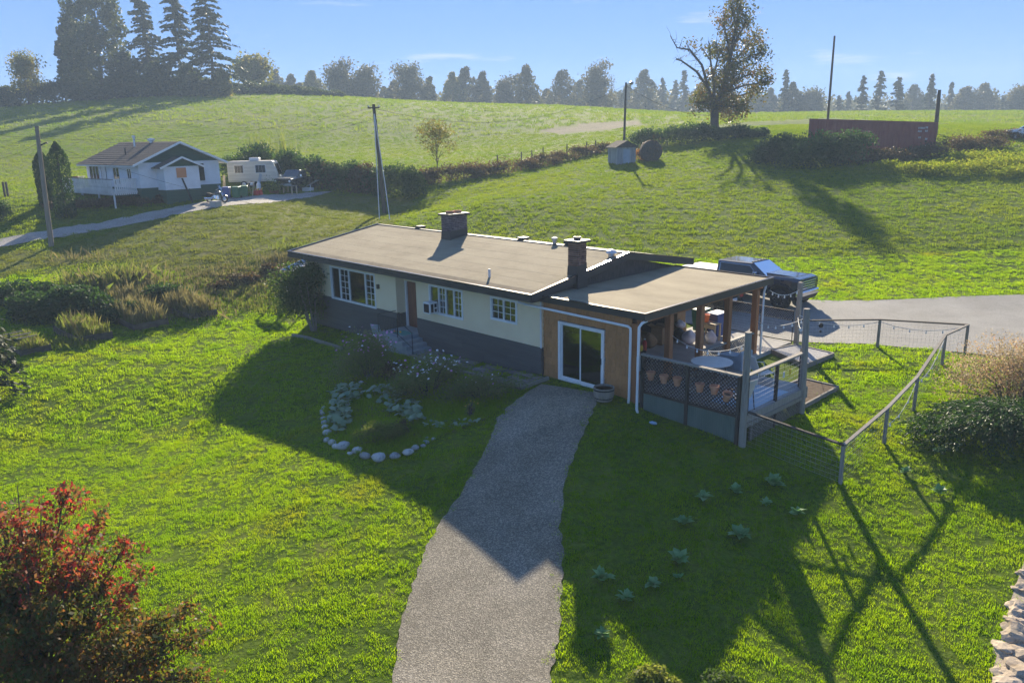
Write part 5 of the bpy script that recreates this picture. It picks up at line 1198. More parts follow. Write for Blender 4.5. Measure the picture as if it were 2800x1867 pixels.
# --- garden in front of the house
def VC(x, y): return ((800 + x * .3401) / K, (850 + y * .3401) / K)
t = thing('paver_path', 'worn brick paver path along the foot of the house wall', 'path', (-6.6, -.9, -.2))
for i in range(17):
    for j in range(3):
        if random.random() < .06: continue
        a, b = -9.95 + i * .385, -.28 - j * .40; z = g1(a, b)
        MB().box(a - .18 + random.uniform(-.01, .01), b - .19, z - .04, a + .18, b + .19 + random.uniform(-.01, .01), z + .035 + random.uniform(-.012, .012)).build('paver', M['paver'], t)
def edging(label, pts):
    t = thing('timber_edging', label, 'edging', tuple(pts[0]) + (g1(*pts[0]),))
    for p, q in zip(pts, pts[1:]):
        n_ = max(1, round(math.dist(p, q) / 2.0))
        for k in range(n_):
            a = np.array(p) + (np.array(q) - np.array(p)) * k / n_; b = np.array(p) + (np.array(q) - np.array(p)) * (k + .985) / n_
            MB().beam((*a, g1(*a) + .05), (*b, g1(*b) + .05), .1, .16).build('timber', M['timber'], t)
g2 = lambda x, y: tuple(PG(*VC(x, y))[:2])
edging('pale timber edging between the paver path and the flower bed', [g2(885, 350), g2(1450, 528), g2(1830, 638), g2(2060, 552)])
edging('pale timber edging in the lawn below the tall shrub', [(PG(672, 772)[0], PG(672, 772)[1]), g2(120, 225), g2(400, 312)])
# stone ring
t = thing('stone_border', 'curved border of rounded grey boulders around the garden bed', 'stone border', tuple(PG(870, 1050)))
st_l = [(620,530,60),(555,585,50),(515,620,58),(478,648,50),(440,662,46),(252,785,45),(243,832,55),(250,870,56),(256,905,68),(268,945,68),(284,985,72),(275,1045,58),(325,1068,78),(358,1098,72),(405,1095,110),(460,1150,45),(520,1132,86),(580,1175,90),(697,1192,120),(825,1177,90),(928,1146,95),(990,1106,75),(1053,1090,50),(1075,1060,54),(1080,1025,38),(1133,1033,40),(605,548,40),(530,602,42),(235,808,40)]
for i, (x, y, w_) in enumerate(st_l):
    c = PG(*VC(x, y)); d_ = np.linalg.norm(c - CAM); rad = w_ * .3401 / FPX * d_ / 2
    bm = bmesh.new(); bmesh.ops.create_icosphere(bm, subdivisions=2, radius=1); r = np.random.default_rng(300 + i); ph = r.uniform(0, 6.28, 6)
    for v in bm.verts:
        q = v.co; f = 1 + .1 * math.sin(2.6 * q.x + ph[0]) + .1 * math.sin(3.1 * q.y + ph[1]) + .07 * math.sin(4 * q.z + ph[2] + q.x * 2)
        v.co = Vector((q.x * rad * f * 1.05, q.y * rad * f * .85, q.z * rad * f * .66))
    bm.transform(Matrix.Rotation(r.uniform(0, 3), 4, 'Z')); me = bpy.data.meshes.new('stone'); bm.to_mesh(me); bm.free(); me.polygons.foreach_set('use_smooth', [True] * len(me.polygons))
    o = link('stone', me, t, M['stone']); o.location = (c[0], c[1], c[2] + rad * .25)
# soil under the bed
bedp = np.array([g2(*q) for q in [(400, 320), (640, 500), (480, 655), (250, 790), (250, 950), (330, 1070), (560, 1160), (700, 1180), (930, 1140), (1130, 1030), (1400, 940), (1560, 870), (1800, 660), (1450, 540), (900, 360)]])
V3 = [(a, b, g1(a, b) + .025) for a, b in bedp]; cc = bedp.mean(0)
structure(MB().add(V3 + [(cc[0], cc[1], g1(*cc) + .03)], [(i, (i + 1) % len(V3), len(V3)) for i in range(len(V3))]).build('garden_soil', M['soil']))
r = np.random.default_rng(77); mn, mxx = bedp.min(0), bedp.max(0); q = r.uniform(mn, mxx, (9000, 2)); q = q[inside(bedp, q[:, 0], q[:, 1])]
scatter('ground_cover', np.c_[q, gz(q[:, 0], q[:, 1])], r.uniform(.5, 1.2, len(q)), tdark, rnd=3)
# big squash leaves: each leaf a part
def squash_leaf():
    n_ = 11; V = [(0, 0, 0)]
    for k in range(n_):
        a = math.pi * 2 * k / n_; rr = 1.0 if k % 2 == 0 else .78
        if k == 0: rr = .35
        V.append((rr * math.cos(a), rr * math.sin(a), -.22 * rr * rr + .08 * math.sin(3 * a)))
    me = np_mesh('leaf', V, [(0, k + 1, (k + 1) % n_ + 1) for k in range(n_)]); me.materials.append(M['squash']); return me
sq = squash_leaf()
def squash(label, spots, seed, smin, smax, h):
    r = np.random.default_rng(seed); c0 = PG(*VC(*spots[0][:2])); t = thing('squash_plant', label, 'plant', tuple(c0)); vine = MB()
    for (x, y, rx, ry, n_) in spots:
        for k in range(n_):
            a = r.uniform(0, 6.28); qd = math.sqrt(r.uniform()); c = PG(*VC(x + qd * math.cos(a) * rx, y + qd * math.sin(a) * ry)); o = link('leaf', sq, t, None)
            hz_ = h * r.uniform(.35, 1.1); o.location = (c[0], c[1], c[2] + hz_); s_ = r.uniform(smin, smax); o.scale = (s_, s_, s_)
            o.rotation_euler = (r.normal(0, .35), r.normal(0, .35), r.uniform(0, 6.28)); vine.tube([(c[0] + r.normal(0, .06), c[1] + r.normal(0, .06), c[2]), (c[0], c[1], c[2] + hz_)], .008, 3)
    stuff(vine.build('stems', M['flower_green'], t))
squash('mass of blue green squash leaves along the left of the stone border', [(390, 740, 90, 100, 58), (380, 900, 85, 105, 62), (480, 680, 95, 50, 32)], 61, .10, .18, .34)
squash('pale squash leaves filling the middle of the garden bed', [(760, 700, 150, 65, 48), (900, 800, 140, 65, 62), (985, 880, 65, 75, 24)], 62, .09, .16, .3)
squash('low squash vine trailing from the bed towards the driveway', [(1120, 925, 70, 30, 14), (1230, 940, 70, 35, 14), (1350, 920, 80, 22, 16), (1470, 905, 50, 12, 6)], 63, .06, .11, .14)
def blooms(parent, P, mat, size, seed):
    r = np.random.default_rng(seed); V = []; F = []
    for p in P:
        nrm = np.array([r.normal(0, .6), r.normal(0, .6) - .3, 1.0]); nrm /= np.linalg.norm(nrm); a = np.cross(nrm, [1, .2, 0]); a /= np.linalg.norm(a); b = np.cross(nrm, a); k0 = len(V); V.append(p + nrm * size * .12)
        for k in range(8): th_ = k * math.pi / 4; rr = size * (.5 if k % 2 == 0 else .42); V.append(p + a * rr * math.cos(th_) + b * rr * math.sin(th_))
        F += [(k0, k0 + 1 + k, k0 + 1 + (k + 1) % 8) for k in range(8)]
    return link('blooms', np_mesh('blooms', V, F), parent, mat)
def flower_bush(label, vx, vy, rx, ry, h, n, cols, seed, brown=False):
    c = PG(vx, vy); r = np.random.default_rng(seed)
    t, P = bush('flower_bush', label, 'flower bush', c[0], c[1], rx, ry, h, n, .10, M['bramble_brown'] if brown else M['flower_green'], seed, rz=RA, stems=14, aspect=.25, fill=.5, rough=.4)
    top = P[P[:, 2] > c[2] + h * .45]
    for m_, nn, sz in cols:
        q = top[r.integers(len(top), size=nn)] + r.normal(size=(nn, 3)) * np.array([.12, .12, .03]) + np.array([0, 0, h * .10]); blooms(t, q, m_, sz, seed + 5)
    return t
flower_bush('tall feathery bush with pink cosmos flowers beside the front steps', 850, 866, 1.6, .95, 1.9, 12000, [(M['petal_pink'], 70, .10), (M['petal_white'], 12, .09)], 81)
flower_bush('feathery bush with white cosmos flowers in the middle of the bed', 985, 903, 1.4, .9, 1.5, 10000, [(M['petal_white'], 74, .10), (M['petal_pink'], 18, .10)], 82)
flower_bush('low browning flower bush at the driveway end of the bed', 1110, 915, 1.5, .75, .85, 7000, [(M['petal_white'], 9, .07), (M['petal_pink'], 6, .075)], 83)
flower_bush('reddish brown fading plants between the two cosmos bushes', 905, 868, .6, .5, .8, 1800, [(M['petal_pink'], 6, .07)], 84, True)
flower_bush('small bush of yellow and orange flowers beside the step railing', 905, 800, .45, .3, .7, 900, [(M['petal_yellow'], 7, .1), (M['orange'], 5, .1)], 85)
flower_bush('thin yellow flowered stalk in front of the cosmos', 1080, 955, .18, .15, .6, 260, [(M['petal_yellow'], 9, .06)], 86)
c = PG(*VC(680, 1040)); t, P = bush('feathery_plant', 'soft yellow green feathery plant inside the stone border', 'plant', c[0], c[1], .95, .55, .75, 6000, .09, M['weed_green'], 87, rz=RA, aspect=.15, fill=.6)
c = PG(*VC(870, 990)); bush('feathery_plant', 'thin brown feathery plant beside the yellow green one', 'plant', c[0], c[1], .35, .3, .6, 900, .08, M['bramble_brown'], 88, rz=RA, aspect=.2, fill=.6)
# broad leaved weeds in the lawn: each leaf a part
def dock_leaf():
    V = [(0, -.04, 0), (0, .04, 0), (.28, .24, .14), (.28, -.24, .14), (.68, .24, .16), (.68, -.24, .16), (1.05, 0, -.02), (.28, 0, .08), (.68, 0, .09)]
    me = bpy.data.meshes.new('leaf'); me.from_pydata(V, [], [(0, 7, 3), (0, 1, 7), (1, 2, 7), (3, 7, 8, 5), (7, 2, 4, 8), (5, 8, 6), (8, 4, 6)]); me.materials.append(M['dock']); return me
dk = dock_leaf()
weeds = [(1570,1208,1.0,'beside the bare patch of lawn'),(1616,1150,.9,'above the rosette by the bare patch'),(1690,1136,.85,'between the deck corner and the fence'),(1700,1238,1.25,'largest of the weeds in the shade'),(1560,1297,1.1,'in the middle of the shaded lawn'),(1380,1335,1.0,'nearest the driveway edge'),(1500,1350,.8,'lower middle of the shaded lawn'),(1438,1382,.8,'lowest in the shade by the sunlit wedge'),(1775,1118,1.2,'wide and ragged below the fence rail'),(1760,1165,.7,'small, below the ragged wide one'),(1830,1185,.9,'at the sunlit edge by the fence corner'),(1556,1331,.4,'smallest, tucked under a bigger rosette'),(1385,1466,.7,'in the sunlit wedge beside the driveway'),(2155,1137,.8,'in the fork of the post shadows'),(2078,1090,.7,'in full sun beyond the fence corner'),(2185,1010,.9,'in the sun below the juniper'),(2160,1043,.8,'in the sun between two fence post shadows')]
for i, (vx, vy, s_, lb) in enumerate(weeds):
    c = PG(vx, vy); r = np.random.default_rng(500 + i); t = thing('weed_rosette', 'broad leaved weed in the lawn, ' + lb, 'weed', tuple(c), 0, 'weed rosettes in the side lawn')
    for k in range(int(13 + 5 * s_)):
        o = link('leaf', dk, t, None, False); L_ = .30 * s_ * r.uniform(.6, 1.1); o.scale = (L_, L_ * r.uniform(.8, 1.3), L_); o.rotation_euler = (r.normal(0, .2), -r.uniform(.05, .9), k * 2.4 + r.normal(0, .3)); o.location = (r.normal(0, .02), r.normal(0, .02), .05 + .004 * k)
# --- red dogwood close to the viewpoint
def dogwood():
    r = np.random.default_rng(90); c = PD(60, 1480, 12.6); x, y = c[0], c[1]; z = g1(x, y)
    t = thing('dogwood_tree', 'red and green autumn dogwood tree rising into the corner of the lawn', 'tree', (x, y, z)); tr = MB(); P = []; D = []
    tops = [(150, 1105, 13.2), (40, 1115, 12.8), (230, 1170, 13.4), (95, 1180, 12.6), (0, 1190, 12.2), (300, 1235, 13.3), (180, 1250, 12.4), (60, 1280, 12.0), (320, 1320, 12.9), (250, 1370, 12.5), (440, 1390, 12.7), (370, 1410, 12.6), (120, 1400, 11.6), (480, 1450, 12.4), (390, 1500, 12.1), (300, 1470, 11.9), (200, 1500, 11.5), (500, 1560, 11.9), (420, 1570, 11.8), (30, 1430, 11.4), (60, 1560, 11.0), (260, 1580, 11.4), (-60, 1250, 12.0), (-80, 1400, 11.6), (140, 1600, 11.1), (340, 1620, 11.6), (-40, 1540, 11.2), (10, 1350, 12.3), (210, 1310, 13.0), (130, 1330, 13.1), (60, 1210, 13.3), (-20, 1320, 12.8)]
    base = np.array([x, y, z])
    PR = []; DR = []
    for vx, vy, d in tops:
        red = vy < 1345 and vx < 330; e = PD(vx, vy, d); tr_m = base + np.array([0, 0, 1.0]) + (e - base - np.array([0, 0, 1.0])) * .45 + np.array([0, 0, .25]); tr.tube([base + (0, 0, .5), tr_m, e], [.05, .025, .006], 5, False)
        for k in range(36):
            s_ = r.uniform(.40, 1.0); b = (tr_m + (e - tr_m) * ((s_ - .45) / .55)) + r.normal(size=3) * np.array([.34, .34, .2]) * (1.15 - .75 * s_); 
            isr = red and s_ > .72 and r.uniform() < .75
            for j in range(20): (PR if isr else P).append(b + r.normal(size=3) * .085); (DR if isr else D).append(r.normal(size=3) + np.array([0, 0, -.9]))
            if k % 3 == 0: tr.tube([tr_m + (e - tr_m) * max(0, (s_ - .6) / .55), b], [.008, .003], 3, False)
    P = np.array(P); D = np.array(D)
    tr.tube([base - (0, 0, .3), base + (0, 0, .7)], [.11, .08], 8); tr.build('trunk', M['bark'], t); cloud('crown', P, .105, M['dogwood'], t, 91, dirs=D, aspect=.55); cloud('red_leaves', np.array(PR), .105, M['dogwood_red'], t, 92, dirs=np.array(DR), aspect=.55)
dogwood()
# conifer cut by the left edge
c = PG(-12, 905); conifer('spruce_tree', 'dense blue green spruce with drooping branches at the edge of the lawn', c[0], c[1], 5.2, 1.5, M['fir'], 95, leaf=.26, gap=.22, per=14, start=.1, ragged=.25, droop=.45)
# right: ornamental willow and juniper
c = PG(2285, 945); bush('dappled_willow', 'pale pink and cream dappled bush with feathery plumes behind the juniper', 'bush', 9.1, 9.3, 2.5, 1.8, 2.1, 22000, .085, M['willow'], 101, rz=RA, stems=30, aspect=.35, rough=.45, fill=.4)
w_ = bpy.data.objects['dappled_willow']; r = np.random.default_rng(102); P = []
for k in range(26):
    a = r.uniform(0, 6.28); q = r.uniform(.2, 1); b = np.array([9.1 + RGT[0] * q * 2.0 * math.cos(a) - RGT[1] * q * 1.3 * math.sin(a), 9.3 + RGT[1] * q * 2.0 * math.cos(a) + RGT[0] * q * 1.3 * math.sin(a), g1(9.1, 9.3) + 1.5]); e = b + np.array([r.normal(0, .25), r.normal(0, .25), r.uniform(.6, 1.25)])
    for s_ in np.linspace(0, 1, 30): P.append(b + (e - b) * s_ + r.normal(size=3) * .05)
cloud('plumes', np.array(P), .075, M['willow'], w_, 103, aspect=.35)
def juniper():
    r = np.random.default_rng(110); x, y = 9.7, 6.6; z = g1(x, y); t = thing('juniper_bush', 'wide spreading dark green juniper beside the garden fence', 'bush', (x, y, z)); P = []; D = []
    for k in range(330):
        a = r.uniform(0, 6.28); q = r.uniform(.05, 1.0); L_ = r.uniform(.5, .95); bx_ = np.array([x, y]) + RGT * q * 2.7 * math.cos(a) + FWD * q * 1.5 * math.sin(a); bz = z + (1 - q * q) * .85 + .1 + r.uniform(0, .2)
        d = RGT * math.cos(a + r.normal(0, .5)) + FWD * math.sin(a + r.normal(0, .5))
        for s_ in np.linspace(0, 1, 20):
            c_ = np.array([bx_[0] + d[0] * L_ * s_, bx_[1] + d[1] * L_ * s_, bz + .32 * s_ - .42 * s_ * s_]); sp = .13 * math.sin(math.pi * min(1, s_ * .8 + .2))
            for j in range(3): P.append(c_ + r.normal(size=3) * sp * np.array([1, 1, .45])); D.append(np.array([d[0], d[1], -.25]) + r.normal(size=3) * .4)
    P += list(dome_pts(r, 7000, x, y, 2.7, 1.5, .95, rz=RA)); D += list(r.normal(size=(len(P) - len(D), 3)))
    cloud('foliage', np.array(P), .15, M['juniper'], t, 111, dirs=np.array(D), aspect=.22, nbias=(0, 0, 1))
    MB().tube([(x, y, z - .1), (x + .2, y, z + .5)], [.1, .05], 6).build('stem', M['bark'], t)
juniper()
# leafy plants at the bottom edge
for vx, vy, rx, s_, lb in ((1500, 1585, .55, 1, 'low leafy plant in the sun at the foot of the side lawn, nearer the driveway'), (1640, 1590, .75, 2, 'low leafy plant in the sun at the foot of the side lawn, with paler leaves')):
    c = PG(vx, vy); bush('leafy_plant', lb, 'plant', c[0], c[1], rx, .4, .42, 2600, .085, M['weed_green'] if s_ == 1 else M['shrub'], 120 + s_, rz=RA, fill=.5)
# tan rocks by the bottom corner
t = thing('rock_edge', 'rough tan rocks and clods edging the lawn corner', 'rock border', tuple(PG(2335, 1450)))
for i, (vx, vy, rad, fl) in enumerate([(2345, 1355, .2, .6), (2338, 1405, .26, .6), (2322, 1428, .18, .5), (2342, 1462, .3, .6), (2312, 1492, .27, .45), (2340, 1505, .26, .6), (2338, 1548, .34, .6), (2304, 1545, .2, .4), (2325, 1580, .3, .5), (2350, 1430, .22, .6), (2352, 1320, .16, .6)]):
    c = PG(vx, vy); bm = bmesh.new(); bmesh.ops.create_icosphere(bm, subdivisions=3, radius=1); r = np.random.default_rng(700 + i); ph = r.uniform(0, 6.28, 8)
    for v in bm.verts:
        q = v.co; f = 1 + .16 * math.sin(3.3 * q.x + ph[0]) + .15 * math.sin(4.1 * q.y + ph[1] + q.z) + .12 * math.sin(7 * q.z + ph[2] + 4 * q.x) + .08 * math.sin(11 * q.x + ph[3]) * math.sin(9 * q.y + ph[4]) + r.normal(0, .045); v.co = Vector((q.x * rad * f * 1.2, q.y * rad * f, q.z * rad * f * fl))
    bm.transform(Matrix.Rotation(r.uniform(0, 3), 4, 'Z')); me = bpy.data.meshes.new('rock'); bm.to_mesh(me); bm.free(); o = link('rock', me, t, M['rock_tan']); o.location = (c[0], c[1], c[2] + rad * fl * .12)
dp_ = [PG(*q) for q in ((2352, 1290), (2318, 1390), (2300, 1470), (2280, 1540), (2290, 1640), (2420, 1640), (2420, 1290))]
structure(MB().add([(a[0], a[1], a[2] + .03) for a in dp_], [tuple(range(7))]).build('dirt_patch', M['rock_tan']))
# blue scrap on the lawn
c = PG(1500, 975); t = lump('litter', 'crumpled pale blue wrapper lying on the shaded lawn', 'litter', M['pale_blue'], c[0], c[1], c[2] + .03, .13, .09, .1, 9, False)
# --- raised beds, tall grass and brambles on the far left
def V8(x, y): return ((x * .29762) / K, (680 + y * .29762) / K)
g8 = lambda x, y: PG(*V8(x, y))[:2]
A_ = [g8(505, 770), g8(720, 872), g8(1030, 822)]; e1 = A_[0] - A_[1]
def raised(label, P, h):
    t = thing('raised_bed', label, 'raised bed', tuple(np.mean(P, axis=0)) + (g1(*np.mean(P, axis=0)),), 0, 'raised vegetable beds')
    for i in range(4):
        a, b = P[i], P[(i + 1) % 4]; za, zb = g1(*a), g1(*b)
        for k in range(2): MB().beam((*a, za - .02 + (k + .5) * h / 2), (*b, zb - .02 + (k + .5) * h / 2), .05, h / 2 - .008).build('board', M['bed_wood'], t)
    for a in P: MB().box(a[0] - .045, a[1] - .045, g1(*a) - .2, a[0] + .045, a[1] + .045, g1(*a) + h).build('corner_post', M['bed_wood'], t)
    MB().add([(a[0], a[1], g1(*a) + h * .7) for a in P], [(0, 1, 2, 3)]).build('soil', M['soil'], t)
    return np.array(P)
BA = raised('raised bed with yellow green weeds, its near corner towards the lawn', [A_[0], A_[1], A_[2], A_[2] + e1], .34)
b0 = g8(1235, 755); c0 = g8(1540, 695); BB = raised('raised bed overgrown with straw coloured stalks, middle of the row', [b0 + e1, b0, c0, c0 + e1], .32)
BC = raised('raised bed nearest the bungalow with dry reddish stalks', [g8(1480, 556), g8(1748, 650), g8(1990, 605), g8(1480, 556) + g8(1990, 605) - g8(1748, 650)], .3)
d0 = g8(200, 990); d1 = g8(465, 935); BD = raised('low raised bed beside the spruce with trellis bars', [d0 + e1 * .9, d0, d1, d1 + e1 * .9], .3)
def in_poly(P, n, seed):
    r = np.random.default_rng(seed); u, v = r.uniform(0, 1, (2, n)); return (P[0][:, None] * (1 - u) * (1 - v) + P[1][:, None] * u * (1 - v) + P[2][:, None] * u * v + P[3][:, None] * (1 - u) * v)
for i, (B_, h, m_, n_) in enumerate(((BA, .7, 'weed_green', 1500), (BA, .8, 'straw', 500), (BB, 1.0, 'straw', 1300), (BB, .5, 'weed_green', 900), (BC, .95, 'straw', 1200), (BC, .45, 'weed_green', 700), (BD, .5, 'weed_green', 1200), (BD, .5, 'straw', 500))):
    x, y = in_poly(B_, n_, 130 + i); stuff(blades('bed_weeds', x, y, h, .022, M[m_], None, 140 + i, .22, gz(x, y) + .2))
for k in range(3): a = BD[0] + (BD[1] - BD[0]) * (.2 + .25 * k); b = BD[3] + (BD[2] - BD[3]) * (.2 + .25 * k); t = bar('trellis_bar', M['weathered'], None, (*a, g1(*a) + .62), (*(a + (b - a) * .8), g1(*b) + .62), .04, .04); set_tag(t, 'thin trellis bar over the low bed by the spruce, ' + ('nearest', 'middle', 'farthest')[2 - k] + ' of three', 'trellis')
for i, (vx, vy, rx, ry, h, n_, lb, m_, sz) in enumerate(((150, 722, 2.9, 1.5, 1.5, 8500, 'big glossy dark bramble thicket behind the raised beds', 'bramble', .2), (60, 700, 2.2, 1.3, 1.3, 4200, 'bramble thicket behind the spruce, left of the big one', 'bramble', .2), (270, 735, 1.9, 1.0, .9, 3400, 'bramble thicket sprawling behind the weedy raised bed', 'bramble', .18), (370, 690, 1.9, .8, .8, 2600, 'low bramble arm reaching into the dry grass', 'bramble', .17))):
    c = PG(vx, vy); bush('bramble_thicket', lb, 'bramble', c[0], c[1], rx, ry, h, n_, sz, M[m_], 160 + i, rz=RA, nbias=(0, 0, 1.2), aspect=.6, fill=.25)
r = np.random.default_rng(170)
for i, (vx, vy, n_, rx, ry, h, m_) in enumerate(((250, 655, 2600, 2.2, .9, 1.1, 'weed_green'), (265, 655, 2400, 2.4, 1.0, 1.0, 'straw'), (300, 690, 700, 1.0, .6, .9, 'straw'), (470, 672, 4200, 4.0, 1.5, .38, 'straw'), (600, 640, 3600, 3.6, 1.4, .36, 'straw'), (520, 635, 3000, 4.5, 1.3, .34, 'straw'), (440, 690, 2600, 3.5, 1.2, .3, 'weed_green'), (560, 655, 2600, 4.0, 1.3, .28, 'weed_green'), (690, 575, 1200, 1.4, .5, .6, 'weed_green'), (660, 600, 1600, 1.6, .7, .5, 'straw'), (400, 720, 1500, 2.2, .8, .6, 'straw'), (600, 700, 1200, 2.2, 1.0, .35, 'weed_green'), (560, 672, 1400, 2.2, .8, .35, 'weed_green'), (200, 596, 200, 2.4, .5, .9, 'straw'), (150, 790, 900, 1.6, .6, .4, 'weed_green'))):
    x, y = around(r, vx, vy, n_, rx, ry, RA); stuff(blades('tall_grass', x, y, h, .03, M[m_], None, 180 + i, .3))
for i, (vx, vy, rx, h, lb) in enumerate(((560, 648, 1.0, .55, 'brown weedy mound in the dry strip, middle one'), (510, 662, .8, .45, 'brown weedy mound in the dry strip nearest the beds'), (630, 628, 1.1, .6, 'brown weedy mound in the dry strip nearest the house'))):
    c = PG(vx, vy); bush('weed_mound', lb, 'weeds', c[0], c[1], rx, .5, h, 1300, .13, M['bramble_brown'], 200 + i, rz=RA, fill=.4)
# ------------------------------------------------------------------ the neighbouring house and its yard
NA = math.pi / 2 - (TH - 0) + R(90 - 43.92 + 46.08 - 40) if False else R(96.0)
nb0 = PD((180 + 1080 * .19558) / K, (360 + 990 * .19558) / K, 62); NZ = 3.9
nh = thing('cottage', 'white clapboard cottage with dark green gable, brown shingle roof and railed porch', 'house', (nb0[0], nb0[1], NZ), NA)
NW, ND = 6.7, 9.2
def L(name, mat, *c, parent=None, bevel=0): return MB().box(*c).build(name, mat, parent or nh, bevel=bevel, world=False)
L('foundation', M['dark_green'], 0, 0, -1.2, NW, ND, 1.14)
L('wall', M['siding_white'], .02, .02, 1.141, NW - .02, ND - .02, 3.08)
MB().prism([(0, 3.05), (NW, 3.05), (NW / 2, 4.45)], 0.0, ND, 'y').build('gable', M['dark_green'], nh, world=False)
def clap(x0, x1, y0, y1, z0, z1, face, holes=()):
    n = round((z1 - z0) / .19)
    for k in range(n):
        a, b = z0 + (z1 - z0) * k / n, z0 + (z1 - z0) * (k + 1) / n - .004
        segs = [(x0, x1)] if face == 'y' else [(y0, y1)]
        for h0, h1, hz0, hz1 in holes:
            if b > hz0 and a < hz1: segs = [s for p, q in segs for s in ((p, min(q, h0)), (max(p, h1), q)) if s[1] - s[0] > .05]
        for p, q in segs:
            if face == 'y': MB().hexa([(p, y0 - .03, a), (q, y0 - .03, a), (q, y0, a), (p, y0, a), (p, y0 - .008, b), (q, y0 - .008, b), (q, y0, b), (p, y0, b)]).build('clapboard', M['siding_white'], nh, world=False)
            else: MB().hexa([(x0 - .03, p, a), (x0, p, a), (x0, q, a), (x0 - .03, q, a), (x0 - .008, p, b), (x0, p, b), (x0, q, b), (x0 - .008, q, b)]).build('clapboard', M['siding_white'], nh, world=False)
fac_h = [(6.9, 8.6, 1.3, 2.9), (5.6, 6.4, 1.1, 2.95), (3.3, 4.3, 1.35, 2.65), (1.3, 1.9, 1.7, 2.6)]
clap(0, NW, 0, 0, 1.15, 3.04, 'y', [(4.55, 5.35, 1.45, 2.85)])
clap(0, 0, 0, ND, 1.15, 3.04, 'x', fac_h)
# roof with shingle courses
def nroof(xa, za, xb, zb, y0, y1, parent, n=12):
    for k in range(n):
        a, b = k / n, (k + 1) / n; p = (xa + (xb - xa) * a, za + (zb - za) * a); q = (xa + (xb - xa) * b, za + (zb - za) * b)
        MB().hexa([(p[0], y0, p[1] - .02), (q[0], y0, q[1] - .03), (q[0], y1, q[1] - .03), (p[0], y1, p[1] - .02), (p[0], y0, p[1] + .022), (q[0], y0, q[1] + .0), (q[0], y1, q[1] + .0), (p[0], y1, p[1] + .022)]).build('shingle_course', M['roof_shingle'], parent, world=False)
rfn = MB()
for s_ in (-1, 1): rfn.hexa([(NW / 2, -.34, 4.46), (NW / 2 + s_ * (NW / 2 + .6), -.34, 2.76), (NW / 2 + s_ * (NW / 2 + .6), ND + .4, 2.76), (NW / 2, ND + .4, 4.46), (NW / 2, -.34, 4.56), (NW / 2 + s_ * (NW / 2 + .6), -.34, 2.86), (NW / 2 + s_ * (NW / 2 + .6), ND + .4, 2.86), (NW / 2, ND + .4, 4.56)])
rfn = rfn.build('roof', M['white_dirty'], nh, world=False)
nroof(-.62, 2.9, NW / 2, 4.60, -.38, ND + .45, rfn); nroof(NW + .62, 2.9, NW / 2, 4.60, -.38, ND + .45, rfn)
for s_ in (-1, 1): MB().beam((NW / 2, -.40, 4.52), (NW / 2 + s_ * (NW / 2 + .6), -.40, 2.84), .05, .16, (0, 0, 1)).build('bargeboard', M['white'], rfn, world=False)
MB().tube([(2.5, 5.4, 4.1), (2.5, 5.4, 4.95)], .09, 8).tube([(2.5, 5.4, 4.95), (2.5, 5.4, 5.12)], .15, 8).build('flue', M['steel'], rfn, world=False)
MB().lathe([(.16, 0), (.16, .14), (.3, .18), (.3, .34), (.08, .4)], (3.2, 3.9, 4.5), 10).build('roof_vent', M['steel'], rfn, world=False)
MB().tube([(1.0, 4.0, 3.6), (1.0, 4.0, 4.15)], .05, 6).build('vent_pipe', M['iron'], rfn, world=False)
# vestibule on the gable side
vx0, vx1, vy = 1.35, 4.25, -1.15
L('vestibule', M['siding_white'], vx0, vy, .95, vx1, -.001, 2.72); L('vestibule_base', M['dark_green'], vx0 + .01, vy + .01, -.9, vx1 - .01, -.002, .949)
for k in range(9): z = .96 + k * .19; MB().hexa([(vx0, vy - .03, z), (vx1, vy - .03, z), (vx1, vy, z), (vx0, vy, z), (vx0, vy - .008, z + .186), (vx1, vy - .008, z + .186), (vx1, vy, z + .186), (vx0, vy, z + .186)]).build('clapboard', M['siding_white'], nh, world=False)
MB().prism([(vx0, 2.7), (vx1, 2.7), ((vx0 + vx1) / 2, 3.36)], vy, -.001, 'y').build('vestibule_gable', M['dark_green'], nh, world=False)
for s_ in (-1, 1):
    xm = (vx0 + vx1) / 2; xe = xm + s_ * 1.85
    MB().hexa([(xm, vy - .3, 3.38), (xe, vy - .3, 2.58), (xe, .0, 2.58), (xm, .0, 3.38), (xm, vy - .3, 3.45), (xe, vy - .3, 2.65), (xe, .0, 2.65), (xm, .0, 3.45)]).build('vestibule_roof', M['roof_shingle'], nh, world=False)
    MB().beam((xm, vy - .32, 3.40), (xe, vy - .32, 2.60), .04, .14, (0, 0, 1)).build('bargeboard', M['white'], nh, world=False)
L('boarded_window', M['plywood'], 2.35, vy - .06, 1.85, 3.15, vy - .031, 2.6)['label'] = 'orange board over the vestibule window'
L('dark_window', M['dark'], 4.58, -.05, 1.48, 5.32, -.005, 2.82)
def nwin(y0, y1, z0, z1, nsec, cur=False):
    w = MB().box(-.05, y0 - .05, z0 - .05, .015, y1 + .05, z0).box(-.05, y0 - .05, z1, .015, y1 + .05, z1 + .05).box(-.05, y0 - .05, z0 + .001, .015, y0, z1 - .001).box(-.05, y1, z0 + .001, .015, y1 + .05, z1 - .001).build('window', M['white'], nh, world=False)
    for k in range(nsec):
        a, b = y0 + (y1 - y0) * k / nsec, y0 + (y1 - y0) * (k + 1) / nsec
        MB().box(-.012, a + .01, z0, -.004, b - .01, z1).build('pane', M['dark_glass'], w, world=False)
        if k: MB().box(-.04, a - .02, z0, .01, a + .02, z1).build('mullion', M['white'], w, world=False)
    if cur: MB().box(-.003, y0 + .02, z0 + .6, .012, y1 - .02, z1).build('curtain', M['curtain'], w, world=False)
    return w
